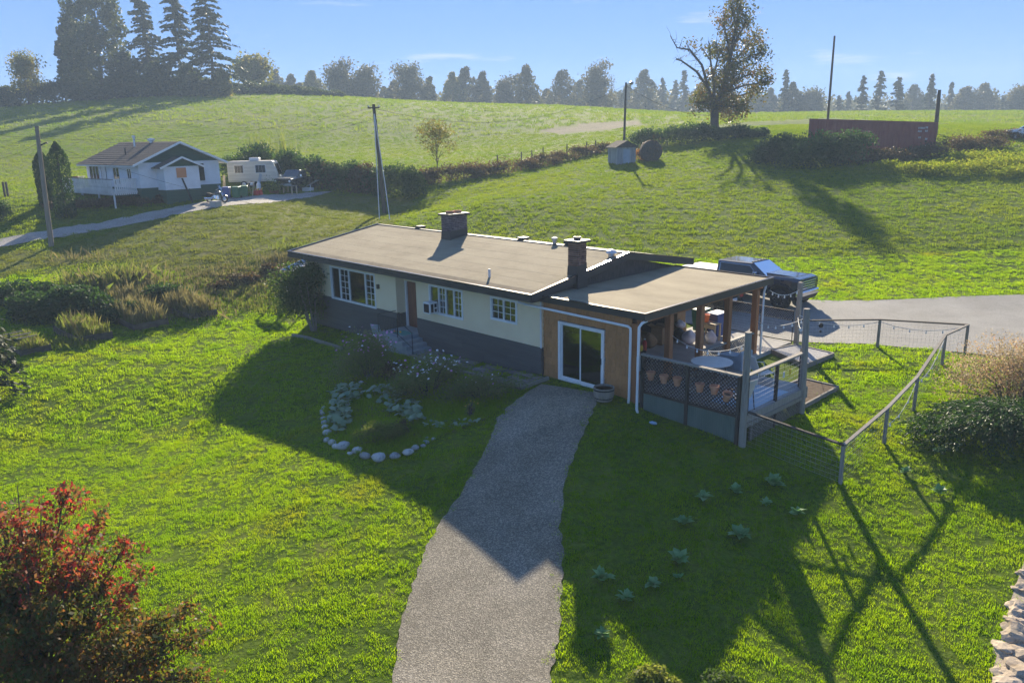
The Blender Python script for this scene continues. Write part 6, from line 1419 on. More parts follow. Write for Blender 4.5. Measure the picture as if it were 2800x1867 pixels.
nwin(6.9, 8.6, 1.32, 2.88, 3); nwin(3.3, 4.3, 1.38, 2.62, 2, True); nwin(1.3, 1.9, 1.72, 2.58, 2)
nd_ = MB().box(-.04, 5.6, 1.12, .0, 6.4, 2.92).build('door', M['white_dirty'], nh, world=False); MB().box(-.06, 5.54, 1.1, -.041, 5.6, 2.98).box(-.06, 6.4, 1.1, -.041, 6.46, 2.98).build('frame', M['weathered'], nd_, world=False)
# porch deck with pickets
pd_ = thing('porch', 'white picketed porch along the front of the cottage with stairs at its far end', 'porch', (nb0[0], nb0[1], NZ), NA)
X0, Y0, Y1 = -1.9, .5, 9.6
MB().box(X0, Y0, .82, -.06, Y1, 1.0).build('floor', M['white_dirty'], pd_, world=False)
MB().box(X0 - .06, Y0 - .05, 1.86, X0 + .08, Y1, 1.92).build('rail', M['weathered'], pd_, world=False); MB().box(X0 - .04, Y0, .98, X0 + .02, Y1, 1.06).build('rail', M['white_dirty'], pd_, world=False)
MB().box(X0, Y1 - .06, 1.86, -.06, Y1 + .06, 1.92).build('rail', M['white_dirty'], pd_, world=False); MB().box(X0 + .081, Y0 - .06, 1.86, -.06, Y0 + .06, 1.92).build('rail', M['white_dirty'], pd_, world=False)
y = Y0
while y < Y1: MB().box(X0 - .05, y, .72, X0 - .041, y + .115, 1.85).build('picket', M['white_dirty'], pd_, world=False); y += .155
x = X0 + .1
while x < -.1: MB().box(x, Y0 - .05, .72, x + .115, Y0 - .041, 1.85).build('picket', M['white_dirty'], pd_, world=False); MB().box(x, Y1 + .041, .72, x + .095, Y1 + .05, 1.85).build('picket', M['white_dirty'], pd_, world=False); x += .155
for y in (Y0 + .1, 3.2, 6.2, Y1 - .1): MB().box(X0, y - .05, -.75, X0 + .1, y + .05, .819).build('post', M['white_dirty'], pd_, world=False)
for s_ in (-1.7, -.6): MB().beam((s_, Y1 + .05, .95), (s_, Y1 + 1.9, -.35), .05, .2).build('stringer', M['white_dirty'], pd_, world=False); MB().beam((s_, Y1 + .05, 1.8), (s_, Y1 + 1.9, .5), .06, .1).build('handrail', M['white_dirty'], pd_, world=False)
for k in range(6): MB().box(-1.67, Y1 + .15 + k * .3, .75 - k * .2, -.63, Y1 + .43 + k * .3, .79 - k * .2).build('tread', M['white_dirty'], pd_, world=False)
cp = nb0[:2] + np.array([math.cos(NA), math.sin(NA)]) * -1.2 + np.array([-math.sin(NA), math.cos(NA)]) * 8.6
t = thing('porch_sofa', 'dark purple cushioned seat on the cottage porch', 'seat', (cp[0], cp[1], NZ + 1.0), NA); MB().box(-.4, -.6, .3, .4, .6, .5).build('seat', M['door_red'], t, bevel=.04, world=False); MB().box(-.4, .45, .501, .4, .6, .95).build('backrest', M['door_red'], t, bevel=.04, world=False)
for a in (-.35, .35):
    for b in (-.5, .5): MB().box(a - .04, b - .04, 0, a + .04, b + .04, .299).build('leg', M['dark'], t, world=False)
lp_ = nb0[:2] + np.array([math.cos(NA), math.sin(NA)]) * 2.7 - np.array([-math.sin(NA), math.cos(NA)]) * 1.45
t = MB().beam((lp_[0] + .5, lp_[1] + .35, g1(*lp_) - .05), (lp_[0] + .05, lp_[1] - .1, NZ + 1.82), .1, .1).build('leaning_post', M['dark']); set_tag(t, 'dark post leaning against the cottage below the orange board', 'post')
# dark grass bank below the porch
for i, (vx, vy, rx, h) in enumerate(((215, 478, 1.6, .8), (270, 474, 1.6, .75), (320, 470, 1.6, .7), (365, 466, 1.3, .6), (150, 480, 1.5, .8))):
    c = PG(vx, vy); bush('porch_weeds', 'rough brown weeds below the cottage porch, patch ' + ('under the picket corner', 'under the middle pickets', 'under the near porch end', 'by the green foundation', 'at the foot of the clipped cedar')[i], 'weeds', c[0], c[1], rx, .8, h, 1300, .17, M['bramble_brown'], 400 + i, rz=RA, fill=.4)
# two clipped columns
for i, (vx, vy, vt, hw, lb) in enumerate(((148, 468, 326, 24, 'nearer dark clipped cedar column beside the porch stairs'), (108, 455, 345, 19, 'farther clipped cedar column behind the utility pole'))):
    d = 58.5 + 3 * i; b = PD(vx, vy, d); tp = PD(vx, vt, d); hh = tp[2] - g1(b[0], b[1]); rr = hw * K / FPX * d; r = np.random.default_rng(410 + i); t = thing('cedar_column', lb, 'tree', (b[0], b[1], g1(b[0], b[1])))
    f = r.uniform(0, 1, 5200); a = r.uniform(0, 6.28, 5200); q = rr * np.clip(1.0 - .12 * (1 - f) - .95 * np.clip((f - .72) / .28, 0, 1) ** 1.6, .02, 1) * np.where(r.uniform(size=5200) < .35, r.uniform(.2, .8, 5200), r.uniform(.82, 1.05, 5200))
    P = np.stack([b[0] + q * np.cos(a), b[1] + q * np.sin(a), g1(b[0], b[1]) + f * hh], 1); cloud('foliage', P, .16, M['cedar_hedge'], t, 420 + i, dirs=np.c_[r.normal(0, .4, (5200, 2)), np.ones(5200)], aspect=.5)
    MB().tube([(b[0], b[1], g1(b[0], b[1]) - .1), (b[0], b[1], g1(b[0], b[1]) + hh * .8)], .08, 6).build('trunk', M['bark'], t)
# ---- the yard: travel trailer, old pickup, motorcycle, bins and clutter
def V2(x, y): return ((500 + x * .29762) / K, (380 + y * .29762) / K)
c = PG(*V2(585, 452)); RZ = R(-62)
rv = thing('travel_trailer', 'grimy cream travel trailer with rooftop air unit parked beside the cottage', 'trailer', (c[0] - .6, c[1] + 1.2, c[2]), R(50))
b_ = MB(); b_.prism([(-2.1, .5), (2.0, .5), (2.25, .75), (2.2, 1.2), (1.85, 2.2), (1.7, 2.28), (-2.0, 2.28), (-2.1, 2.1)], -.95, .95, 'y'); b_.build('body', M['rv_cream'], rv, bevel=.05, world=False)
MB().box(-.3, -.4, 2.281, .55, .4, 2.55).build('roof_air_unit', M['white_dirty'], rv, bevel=.05, world=False)
for x0, x1 in ((-1.5, -.7), (.3, 1.2)):
    w = MB().box(x0, -.97, 1.25, x1, -.951, 1.95).build('window', M['steel'], rv, world=False)
    for k in range(3): MB().box(x0 + .03 + (x1 - x0 - .06) * k / 3, -.978, 1.28, x0 + .02 + (x1 - x0 - .06) * (k + 1) / 3, -.971, 1.92).build('pane', M['dark_glass'], w, world=False)
MB().hexa([(2.24, -.7, 1.1), (2.26, .7, 1.1), (2.21, .7, 1.15), (2.19, -.7, 1.15), (1.93, -.7, 2.02), (1.93, .7, 2.02), (1.9, .7, 2.02), (1.9, -.7, 2.02)]).build('front_window', M['dark_glass'], rv, world=False)
MB().beam((2.2, -.3, .55), (3.1, 0, .5), .06, .06).beam((2.2, .3, .55), (3.1, 0, .5), .06, .06).build('drawbar', M['iron'], rv, world=False)
for x in (-.8, -.1): wheel(rv, x, -.85, .3, .3, .2, -1, M['steel'], .6, 5)
# old pickup facing us
c = PG(*V2(985, 480)); op = thing('old_pickup', 'old dark pickup with pale faded hood parked against the hedge', 'pickup truck', (c[0] - .4, c[1] + .8, c[2]), R(-60))
o_ = MB(); loft(o_, [sect(-2.3, [(.78, .6), (.85, .7), (.85, 1.1), (.82, 1.15)]), sect(.7, [(.8, .6), (.87, .7), (.87, 1.12), (.82, 1.2)]), sect(2.05, [(.78, .65), (.85, .72), (.85, 1.05), (.76, 1.12)])]); o_.build('body', M['car_paint'], op, bevel=.02, world=False)
c2 = MB(); loft(c2, [sect(-.7, [(.82, 1.15), (.68, 1.72), (.6, 1.76)]), sect(.25, [(.82, 1.15), (.68, 1.74), (.6, 1.78)]), sect(.85, [(.82, 1.14), (.8, 1.18), (.7, 1.2)])]); c2.build('cab', M['car_paint'], op, bevel=.02, world=False)
MB().add([(.30, -.62, 1.75), (.30, .62, 1.75), (.86, .72, 1.205), (.86, -.72, 1.205)], [(0, 1, 2, 3)]).build('windshield', M['glass'], op, world=False)
MB().hexa([(.9, -.66, 1.195), (2.02, -.62, 1.125), (2.02, .62, 1.125), (.9, .66, 1.195), (.9, -.66, 1.235), (2.02, -.62, 1.165), (2.02, .62, 1.165), (.9, .66, 1.235)]).build('hood', M['rock_tan'], op, world=False)
MB().box(2.04, -.6, .78, 2.07, .6, 1.02).build('grille', M['dark'], op, world=False); MB().box(2.05, -.85, .55, 2.2, .85, .7).build('bumper', M['steel'], op, world=False)
for s_ in (-1, 1):
    MB().lathe([(.01, 0), (.1, 0), (.09, .03), (.01, .05)], (0, 0, 0), 10).build('headlight', M['white'], op, world=False).matrix_local = Matrix.Translation((2.071, s_ * .68, .9)) @ Matrix.Rotation(R(90), 4, 'Y')
    MB().box(.55, s_ * .9 if s_ > 0 else -1.06, 1.25, .65, 1.06 if s_ > 0 else -.9, 1.42).build('mirror', M['chrome'], op, world=False)
    for x in (-1.4, 1.35): wheel(op, x, s_ * .76, .36, .36, .24, s_, M['black_plastic'], .55, 6)
# motorcycle
c = PG(*V2(290, 588)); mc = thing('motorcycle', 'black and chrome cruiser motorcycle parked on the gravel beside the cottage', 'motorcycle', (c[0], c[1] + .2, c[2] + .02), R(35))
for x, rr in ((-.62, .27), (.70, .28)):
    t_ = MB()
    for k in range(18): a, b = 2 * math.pi * k / 18, 2 * math.pi * (k + 1) / 18; t_.tube([(x + rr * .85 * math.cos(a), 0, rr + rr * .85 * math.sin(a)), (x + rr * .85 * math.cos(b), 0, rr + rr * .85 * math.sin(b))], .055, 6)
    w = t_.build('wheel', M['rubber'], mc, world=False); s2 = MB()
    for k in range(8): a = math.pi * k / 4; s2.beam((x, 0, rr), (x + rr * .75 * math.cos(a), 0, rr + rr * .75 * math.sin(a)), .015, .015, (0, 1, 0))
    s2.build('spokes', M['chrome'], w, world=False)
    MB().prism([(x + rr * 1.18 * math.cos(a), rr + rr * 1.18 * math.sin(a)) for a in np.linspace(.5, 2.6, 8)] + [(x + rr * 1.05 * math.cos(a), rr + rr * 1.05 * math.sin(a)) for a in np.linspace(2.6, .5, 8)], -.07, .07, 'y').build('mudguard', M['car_paint'], mc, world=False)
MB().prism([(-.05, .62), (.4, .68), (.36, .86), (.1, .9), (-.08, .8)], -.12, .12, 'y').build('tank', M['car_paint'], mc, bevel=.04, world=False)
MB().prism([(-.75, .62), (-.1, .58), (-.08, .68), (-.35, .66), (-.5, .74), (-.75, .78)], -.13, .13, 'y').build('seat', M['rubber'], mc, bevel=.03, world=False)
MB().box(-.15, -.14, .26, .28, .14, .58).tube([(.1, -.14, .5), (.1, -.2, .32), (-.9, -.2, .26)], .04, 6).tube([(-.2, -.14, .5), (-.25, -.24, .36), (-.9, -.24, .36)], .04, 6).build('engine', M['chrome'], mc, world=False)
for s_ in (-1, 1): MB().tube([(.72, s_ * .09, .28), (.42, s_ * .09, .95)], .022, 6).build('fork', M['chrome'], mc, world=False); MB().box(-.72, s_ * .16 if s_ > 0 else -.30, .42, -.35, .30 if s_ > 0 else -.16, .68).build('saddlebag', M['rubber'], mc, bevel=.03, world=False)
MB().tube([(.2, -.36, .98), (.36, -.2, 1.05), (.42, 0, 1.0), (.36, .2, 1.05), (.2, .36, .98)], .018, 6).build('handlebar', M['chrome'], mc, world=False)
MB().lathe([(.02, -.05), (.09, -.03), (.1, .04), (.02, .05)], (0, 0, 0), 10).build('headlamp', M['chrome'], mc, world=False).matrix_local = Matrix.Translation((.55, 0, .86)) @ Matrix.Rotation(R(90), 4, 'Y')
MB().hexa([(.42, -.2, 1.0), (.46, -.2, 1.0), (.46, .2, 1.0), (.42, .2, 1.0), (.28, -.14, 1.32), (.30, -.14, 1.32), (.30, .14, 1.32), (.28, .14, 1.32)]).build('windscreen', M['glass'], mc, world=False)
MB().beam((.05, -.1, .2), (.0, -.34, .01), .03, .03).build('stand', M['iron'], mc, world=False)
P2 = lambda x, y: PG(*V2(x, y))
for x, y, m_, lb, rz in ((405, 548, 'blue_bin', 'blue wheelie bin beside the motorcycle', .3), (498, 545, 'green_bin', 'dark green wheelie bin next to the blue bin in the yard', .2), (568, 535, 'green_bin', 'green wheelie bin beside the wooden step stool', .5)):
    c = P2(x, y); wheelie('wheelie_bin', lb, c[0], c[1], c[2], rz + R(30), M[m_], .95, .6, .6)
def jerry(label, x, y, s_=1.0, dz=0, m_='red'):
    c = P2(x, y); t = thing('fuel_can', label, 'fuel can', (c[0], c[1], c[2] + dz), .4); MB().hexa([(-.17, -.1, 0), (.17, -.1, 0), (.17, .1, 0), (-.17, .1, 0), (-.17, -.1, .28), (.12, -.1, .34), (.12, .1, .34), (-.17, .1, .28)]).build('can_body', M[m_], t, bevel=.03, world=False)
    MB().tube([(.1, 0, .33), (.22, 0, .45)], .03, 6).build('spout', M['yellow'], t, world=False); MB().tube([(-.14, 0, .28), (-.12, 0, .38), (.04, 0, .42), (.08, 0, .33)], .018, 5).build('handle', M[m_], t, world=False); t.scale = (s_,) * 3
jerry('red fuel can on the grass, nearer the bins', 675, 520, 1.3); jerry('red fuel can on the grass, nearer the pickup', 712, 516, 1.3)
c = P2(635, 520); t = thing('step_stool', 'wooden step stool standing open in front of the green bin', 'step stool', tuple(c), .6)
for s_ in (-.25, .25): MB().beam((s_, -.35, 0), (s_, 0, 1.05), .06, .05).build('leg', M['bamboo'], t, world=False); MB().beam((s_, .35, 0), (s_, .02, 1.05), .05, .04).build('leg', M['bamboo'], t, world=False)
for k in range(3): MB().box(-.24, -.27 + k * .09, .25 + .27 * k, .24, -.10 + k * .09, .29 + .27 * k).build('tread', M['door_red'], t, world=False)
MB().box(-.3, -.1, 1.051, .3, .12, 1.09).build('top', M['white_dirty'], t, world=False)
c = P2(700, 470); t = thing('gas_bottle', 'white gas bottle standing in front of the trailer', 'gas bottle', (c[0], c[1], c[2])); MB().lathe([(.12, 0), (.19, .05), (.19, .5), (.12, .6), (.05, .62)], (0, 0, 0), 12).build('tank', M['white'], t, smooth=True, world=False); MB().lathe([(.1, .62), (.1, .74), (.08, .74), (.08, .62)], (0, 0, 0), 10, False).build('collar', M['white'], t, world=False)
c = P2(970, 500); t = thing('work_table', 'rough wooden work table in front of the old pickup', 'table', tuple(c), R(10)); MB().box(-.9, -.3, .62, .9, .3, .67).build('top', M['weathered'], t, world=False)
for a in (-.8, -.3, .8):
    for b in (-.25, .25): MB().box(a - .04, b - .04, -.1, a + .04, b + .04, .619).build('leg', M['bamboo'], t, world=False)
t2 = thing('jug', 'red plastic jug standing on the work table', 'jug', (c[0] + .0, c[1], c[2] + .671)); MB().lathe([(.12, 0), (.18, .06), (.17, .24), (.07, .34), (.06, .4)], (0, 0, 0), 12).build('jug_body', M['red'], t2, smooth=True, world=False); MB().lathe([(.065, .401), (.05, .44)], (0, 0, 0), 8).build('cap', M['white'], t2, world=False)
c = P2(1160, 480); t = thing('loading_ramp', 'silver plank ramp propped on a pale crate beside the hedge', 'ramp', tuple(c), R(28)); MB().beam((-.6, 0, .25), (1.0, 0, .95), .35, .05).build('plank', M['steel'], t, world=False); MB().box(-.5, -.3, 0, .3, .3, .3).box(.301, -.3, 0, .36, -.24, .6).build('crate', M['white_dirty'], t, world=False)
for i, (x, y, h, m_, lb) in enumerate(((380, 480, 1.3, 'bamboo', 'pale board leaning behind the blue bin'), (690, 450, 1.2, 'blue_grey', 'blue grey board leaning against the trailer'))):
    c = P2(x, y); t = MB().beam((c[0], c[1], c[2] - .05), (c[0] - .25 + .5 * i, c[1] + .25, c[2] + h), .22, .04, (.7, -.7, 0)).build('leaning_board', M[m_]); set_tag(t, lb, 'board')
r = np.random.default_rng(431)
for i, (x, y, h, m_, lb) in enumerate(((820, 500, .75, 'bramble', 'potted plants crowded on the ground beside the work table'), (860, 505, .55, 'weed_green', 'yellowish potted plant left of the work table'), (1090, 470, .6, 'bramble', 'dark potted plant under the front of the old pickup'))):
    c = P2(x, y); t = thing('potted_plant', lb, 'plant', tuple(c)); MB().lathe([(.16, 0), (.24, .3), (.26, .3), (.24, .26)], (0, 0, 0), 12).build('pot', M['door_red'] if i < 2 else M['black_plastic'], t, world=False)
    cloud('foliage', np.array([c[0], c[1], c[2] + .3 + h / 2]) + r.normal(size=(500, 3)) * np.array([.3, .3, h * .3]), .14, M[m_], t, 440 + i)
c = P2(50, 545); t = thing('wash_tub', 'grey tub with a pale bundle on it beside the vestibule', 'tub', tuple(c)); MB().hexa([(-.5, -.3, 0), (.5, -.3, 0), (.5, .3, 0), (-.5, .3, 0), (-.65, -.4, .35), (.65, -.4, .35), (.65, .4, .35), (-.65, .4, .35)]).build('tub_body', M['blue_grey'], t, world=False)
lump('bundle', 'pale bundle resting on the grey tub', 'bundle', M['bag_white'], c[0] + .1, c[1], c[2] + .351, .3, .25, .4, 12, False)
c = P2(305, 625); t = MB().box(-.33, -.3, -.1, .33, .3, .45).build('concrete_block', M['concrete'], None, bevel=.03); t.location = tuple(c); t.rotation_euler = (0, 0, R(20)); set_tag(t, 'square pale concrete block beside the gravel track', 'block')
c = PG(*V2(1445, 445)); t = thing('garden_shelf', 'blue green shelf stand half hidden in front of the hedge', 'shelf', tuple(c), R(15))
for a in (-.35, .35): MB().beam((a, -.2, 0), (a, .1, 1.7), .05, .05).build('side', M['teal'], t, world=False)
for k in range(4): MB().box(-.33, -.25 + .07 * k, .3 + .4 * k, .33, .1 + .03 * k, .34 + .4 * k).build('shelf_board', M['teal'], t, world=False)
# dark vehicle parts by the left frame edge
c = PG(8, 505); bush('dark_shrub', 'dark shrub by the left end of the gravel track', 'shrub', c[0], c[1], 1.1, .8, 1.3, 1500, .16, M['bramble'], 450, rz=RA)
M['grass_bank'] = leafmat('grass_bank', [(.09, .15, .015), (.13, .18, .02), (.18, .19, .04)], .6, (2.4, 2.2, .8), .3, .6, .7, .1, gloss=False)
# ------------------------------------------------------------------ poles and wires
def upole(label, vb, vt, d, r0, mat, name='utility_pole', ground=True):
    b = PD(*vb, d); tp = PD(*vt, d); z0 = min(b[2], g1(b[0], b[1])) - .4
    t = thing(name, label, 'pole', (b[0], b[1], g1(b[0], b[1]))); mid = (b + tp) / 2
    MB().tube([(b[0], b[1], z0), mid, tp], [r0, r0 * .85, r0 * .7], 10).build('shaft', mat, t, smooth=True); return t, b, tp
p1, b1_, t1_ = upole('pale wooden utility pole by the lower end of the gravel track', (118, 566), (84, 290), dep(PG(118, 566)), .17, M['pole'])
ph_, bh, th_ = upole('dark leaning utility pole behind the bungalow with white guy wires', (884, 492), (858, 240), dep(PG(884, 492)), .16, M['pole_dark'])
p2, b2, t2_ = upole('slim dark pole with a yard lamp rising behind the small shed', (1433, 335), (1438, 190), 86, .14, M['pole_dark'])
p3, b3, t3_ = upole('tallest thin bare pole rising behind the red container', (1900, 290), (1917, 83), 90, .14, M['pole_dark'])
p4, b4, t4_ = upole('short thick dark pole behind the far end of the red container', (2149, 300), (2158, 207), 84, .22, M['pole_dark'])
MB().beam(t1_ + (0, 0, -1.2), t1_ + RGT.tolist().__add__([0]) if False else t1_ + np.array([RGT[0] * .5, RGT[1] * .5, -1.0]), .05, .08).build('bracket', M['iron'], p1)
MB().beam(th_ - np.array([RGT[0] * .45, RGT[1] * .45, .25]), th_ + np.array([RGT[0] * .45, RGT[1] * .45, -.25]), .1, .1).build('crossarm', M['pole_dark'], ph_)
for s_ in (-.4, .4): MB().lathe([(.03, 0), (.06, .03), (.06, .1), (.02, .14)], tuple(th_ + np.array([RGT[0] * s_, RGT[1] * s_, -.2])), 8).build('insulator', M['white'], ph_)
lm = MB().tube([t2_ - np.array([0, 0, .2]), t2_ + np.array([RGT[0] * .5, RGT[1] * .5, .0])], .03, 6).build('lamp_arm', M['steel'], p2)
MB().lathe([(.05, .12), (.22, .05), (.24, -.05), (.16, -.2), (.05, -.24)], tuple(t2_ + np.array([RGT[0] * .55, RGT[1] * .55, .0])), 10).build('lamp_head', M['steel'], lm)
def wire(label, a, b, sag, rad, mat, name='overhead_wire'):
    a, b = np.asarray(a, float), np.asarray(b, float); pts = [a + (b - a) * s_ - np.array([0, 0, 4 * sag * s_ * (1 - s_)]) for s_ in np.linspace(0, 1, 17)]
    return set_tag(MB().tube(pts, rad, 4).build(name, mat), label, 'wire')
wire('overhead wire sagging from the leaning pole to the slim lamp pole', th_ - (0, 0, .3), t2_ - (0, 0, .2), 2.2, .012, M['cable'])
off = PD(-160, 330, 62)
wire('upper overhead wire from the leaning pole past the cottage roof', th_ - (0, 0, .25), off + (0, 0, 1.2), 1.6, .008, M['cable'])
wire('lower overhead wire from the leaning pole past the cottage roof', th_ - (0, 0, 1.1), off, 1.9, .008, M['cable'])
wire('service wire from the pale pole towards the bungalow roof', t1_ - (0, 0, .9), (-20.5, 8.6, 3.3), .9, .008, M['cable'])
wire('wire leaving the pale pole towards the left', t1_ - (0, 0, 1.0), PD(-120, 370, 50), .5, .008, M['cable'])
wire('overhead wire from the lamp pole towards the big maple', t2_ - (0, 0, .3), PD(1680, 262, 99), 1.2, .02, M['cable'])
w_ = thing('guy_wires', 'pair of white covered guy wires stretched from the leaning pole', 'guy wires', tuple(bh))
MB().tube([th_ - (0, 0, .6), PD(872, 512, dep(bh) - 4.5)], .035, 6).build('wire', M['rope_white'], w_)
MB().tube([th_ - (0, 0, .5), PD(884, 420, dep(bh) - 2.2), PD(897, 517, dep(bh) - 5.5)], .035, 6).build('wire', M['rope_white'], w_)
# ------------------------------------------------------------------ hedges, field fence, shed, container
hed = [(545, 418, 2.2, 1.2, 2.6, 'bramble'), (600, 412, 2.6, 1.5, 3.4, 'bramble'), (655, 418, 2.6, 1.5, 3.2, 'bramble'), (705, 425, 2.4, 1.4, 2.7, 'bramble'), (748, 430, 2.2, 1.3, 2.6, 'bramble_brown'), (790, 436, 2.4, 1.4, 2.7, 'bramble'), (832, 440, 2.2, 1.3, 2.6, 'bramble_brown'), (868, 442, 1.8, 1.2, 2.3, 'bramble')]
for i, (vx, vy, rx, ry, h, m_) in enumerate(hed):
    c = PG(vx, vy); bush('hedge_bush', 'dark overgrown hedge bush behind the yard, ' + ('behind the trailer roof', 'tallest, above the trailer', 'above the old pickup', 'right of the old pickup', 'brownish, left of the shelf stand', 'behind the shelf stand', 'brownish, right of the shelf stand', 'beside the leaning pole')[i], 'hedge', c[0], c[1], rx, ry, h, 3400, .24, M[m_], 460 + i, rz=RA, group='overgrown hedge behind the yard', nbias=(0, 0, 1), aspect=.6)
for i, (vx, vy, n_, rx, h) in enumerate(((600, 395, 500, 1.4, 3.9), (650, 398, 500, 1.5, 3.8))):
    x, y = around(np.random.default_rng(480 + i), vx, vy, n_, rx, .6, RA); stuff(blades('shoots', x, y, h, .05, M['weed_green'], None, 482 + i, .12))
c = PG(925, 452); bush('round_bush', 'big rounded bright green bush beside the leaning pole', 'bush', c[0], c[1], 2.0, 1.6, 3.1, 5200, .22, M['shrub'], 490, rz=RA, aspect=.6)
c = PG(1005, 408); broadleaf('young_tree', 'slender young tree with thin yellow green leaves on the fence line', c[0], c[1], 5.0, 2.3, M['tree_gold'], 492, leaf=.22, per=14, cl=.32, nmain=16, fork=.25, r0=.07, nsub=3, up=.9)
for i, vx in enumerate((975, 1020, 1065, 1110, 1155, 1200, 1245, 1290, 1335, 1375)):
    vy = np.interp(vx, [975, 1160, 1300, 1400], [423, 398, 368, 345]); c = PG(vx, vy)
    bush('fence_weeds', 'brown weeds along the field fence, clump ' + ('beside the round bush', 'under the young tree', 'right of the young tree', 'before the first fence post', 'at the first fence post', 'between first and second fence posts', 'at the pair of fence posts', 'past the pair of posts', 'two posts short of the shed', 'next to the shed')[i], 'weeds', c[0], c[1], 1.9, .8, 1.5 - .05 * i, 1500, .2, M['bramble_brown'], 500 + i, rz=RA, group='weeds along the field fence', fill=.5, rough=.5)
ff = thing('field_fence', 'line of thin wooden fence posts and wire along the hay field', 'fence', tuple(PG(1250, 375)))
fpp = []
for u, v_ in ((1142, 362), (1197, 350), (1221, 348), (1247, 339), (1302, 331), (1347, 326), (1368, 325)):
    d = np.interp(u, [1142, 1368], [82, 90]); tp = PD(u, v_, d); z0 = g1(tp[0], tp[1]); MB().tube([(tp[0], tp[1], z0 - .3), (tp[0] + .03, tp[1], max(tp[2], z0 + 1.3))], [.07, .06], 6).build('post', M['pole_dark'], ff); fpp.append((tp[0], tp[1], z0))
for h in (.5, .9, 1.2):
    MB().tube([(a, b, c_ + h) for a, b, c_ in fpp], .012, 3).build('wire', M['cable'], ff)
fl_ = thing('left_fence_posts', 'two short weathered fence posts at the field edge beyond the stairs', 'fence post', tuple(PG(15, 450)))
for vx in (12, 19): c = PG(vx, 452); MB().tube([(c[0], c[1], c[2] - .3), (c[0], c[1], c[2] + 1.2)], .09, 6).build('post', M['pole_dark'], fl_)
# pump shed
c = PG(1428, 374); sh = thing('pump_shed', 'small weathered pale shed with mossy dark roof by the field corner', 'shed', tuple(c), R(62))
MB().box(-1.0, -1.1, -.3, 1.0, 1.1, 1.55).build('wall', M['shed_board'], sh, world=False)
for k in range(8):
    for s_ in (0, 1):
        MB().box(*((-1.0 + .25 * k + .008, -1.125, -.3, -1.0 + .25 * (k + 1) - .008, -1.101, 1.55) if s_ == 0 else (-1.025, -1.1 + .275 * k + .008, -.3, -1.001, -1.1 + .275 * (k + 1) - .008, 1.55))).build('board', M['shed_board'], sh, world=False)
MB().prism([(-1.25, 1.5), (1.25, 1.5), (0, 2.15)], -1.3, 1.3, 'y').build('roof', M['bark'], sh, world=False)
MB().box(-.35, -1.14, -.2, .35, -1.126, 1.35).build('door', M['blue_grey'], sh, world=False)
c = PG(1494, 369); t = thing('hay_bale', 'dark old round bale lying beside the shed', 'bale', tuple(c)); MB().tube([(-FWD[0] * .6, -FWD[1] * .6, .9), (-FWD[0] * .55, -FWD[1] * .55, .9), (FWD[0] * .6, FWD[1] * .6, .9)], [.95, 1.05, 1.05], 24).build('bale_body', M['bark'], t, smooth=True, world=False); cloud('straw', np.array(c) + np.array([0, 0, .95]) + np.random.default_rng(3).normal(size=(900, 3)) * .5, .16, M['bramble_brown'], t, 5)
c = PG(1468, 368); bush('rusty_shrub', 'rusty orange shrub between the shed and the bale', 'shrub', c[0], c[1], .9, .7, 1.25, 1100, .16, leafmat('rust_leaf', [(.20, .09, .03), (.28, .14, .05), (.16, .10, .04)], .45), 520, rz=RA)
for i, (vx, vy, rx, h, lb) in enumerate(((1500, 334, 3.2, 2.0, 'right behind the shed'), (1560, 330, 3.0, 2.2, 'midway between shed and big maple'), (1610, 324, 2.6, 1.9, 'at the left foot of the big maple'), (1680, 318, 2.4, 1.5, 'at the right foot of the big maple'), (1725, 314, 2.0, 1.1, 'lowest, right of the big maple'))):
    c = PG(vx, vy); bush('bramble_hedge', 'dark bramble hedge ' + lb, 'hedge', c[0], c[1], rx, 1.6, h, 3000, .24, M['bramble'], 530 + i, rz=RA, nbias=(0, 0, 1), aspect=.6)
# red shipping container
cl, cr2 = PD(1861, 273, 78.5), PD(2153, 281, 74.5); u_ = cr2 - cl; Lc = np.linalg.norm(u_); u_ /= Lc
side = np.array([-u_[1], u_[0], 0]); side = side / np.linalg.norm(side); side = side if side @ np.append(FWD, 0) > 0 else -side
ct = thing('shipping_container', 'long rusty red corrugated shipping container behind the bramble mound', 'container', tuple(cl - (0, 0, 2.6)))
def CP(a, b, c_): q = cl + u_ * a + side * b; return (q[0], q[1], q[2] - 2.6 + c_)
def cpanel(a0, b0, a1, b1, n, out, name):
    V = []; prof = [0, 0, 1, 1]
    P0, P1 = np.array([a0, b0]), np.array([a1, b1]); nrm = np.array(out)
    for k in range(n * 4 + 1):
        s_ = k / (n * 4); q = P0 + (P1 - P0) * s_ - nrm * .045 * prof[k % 4]; V += [CP(q[0], q[1], .15), CP(q[0], q[1], 2.5)]
    return link(name, np_mesh(name, V, [(2 * k, 2 * k + 2, 2 * k + 3, 2 * k + 1) for k in range(n * 4)]), ct, M['rust_box'])
Wc = 2.44
cpanel(.08, 0, Lc - .08, 0, 44, (0, -1), 'side_panel'); cpanel(Lc - .08, Wc, .08, Wc, 44, (0, 1), 'side_panel'); cpanel(0, Wc, 0, 0, 8, (-1, 0), 'end_panel')
MB().hexa([CP(0.02, 0.02, 2.5), CP(Lc - .02, .02, 2.5), CP(Lc - .02, Wc - .02, 2.5), CP(.02, Wc - .02, 2.5), CP(.02, .02, 2.56), CP(Lc - .02, .02, 2.56), CP(Lc - .02, Wc - .02, 2.56), CP(.02, Wc - .02, 2.56)]).build('roof', M['rust_box'], ct)
rbs = MB()
for k in range(40): a = Lc * (k + .5) / 40; rbs.beam(CP(a, .05, 2.572), CP(a, Wc - .05, 2.572), .12, .022)
rbs.build('roof_ribs', M['rust_box'], ct)
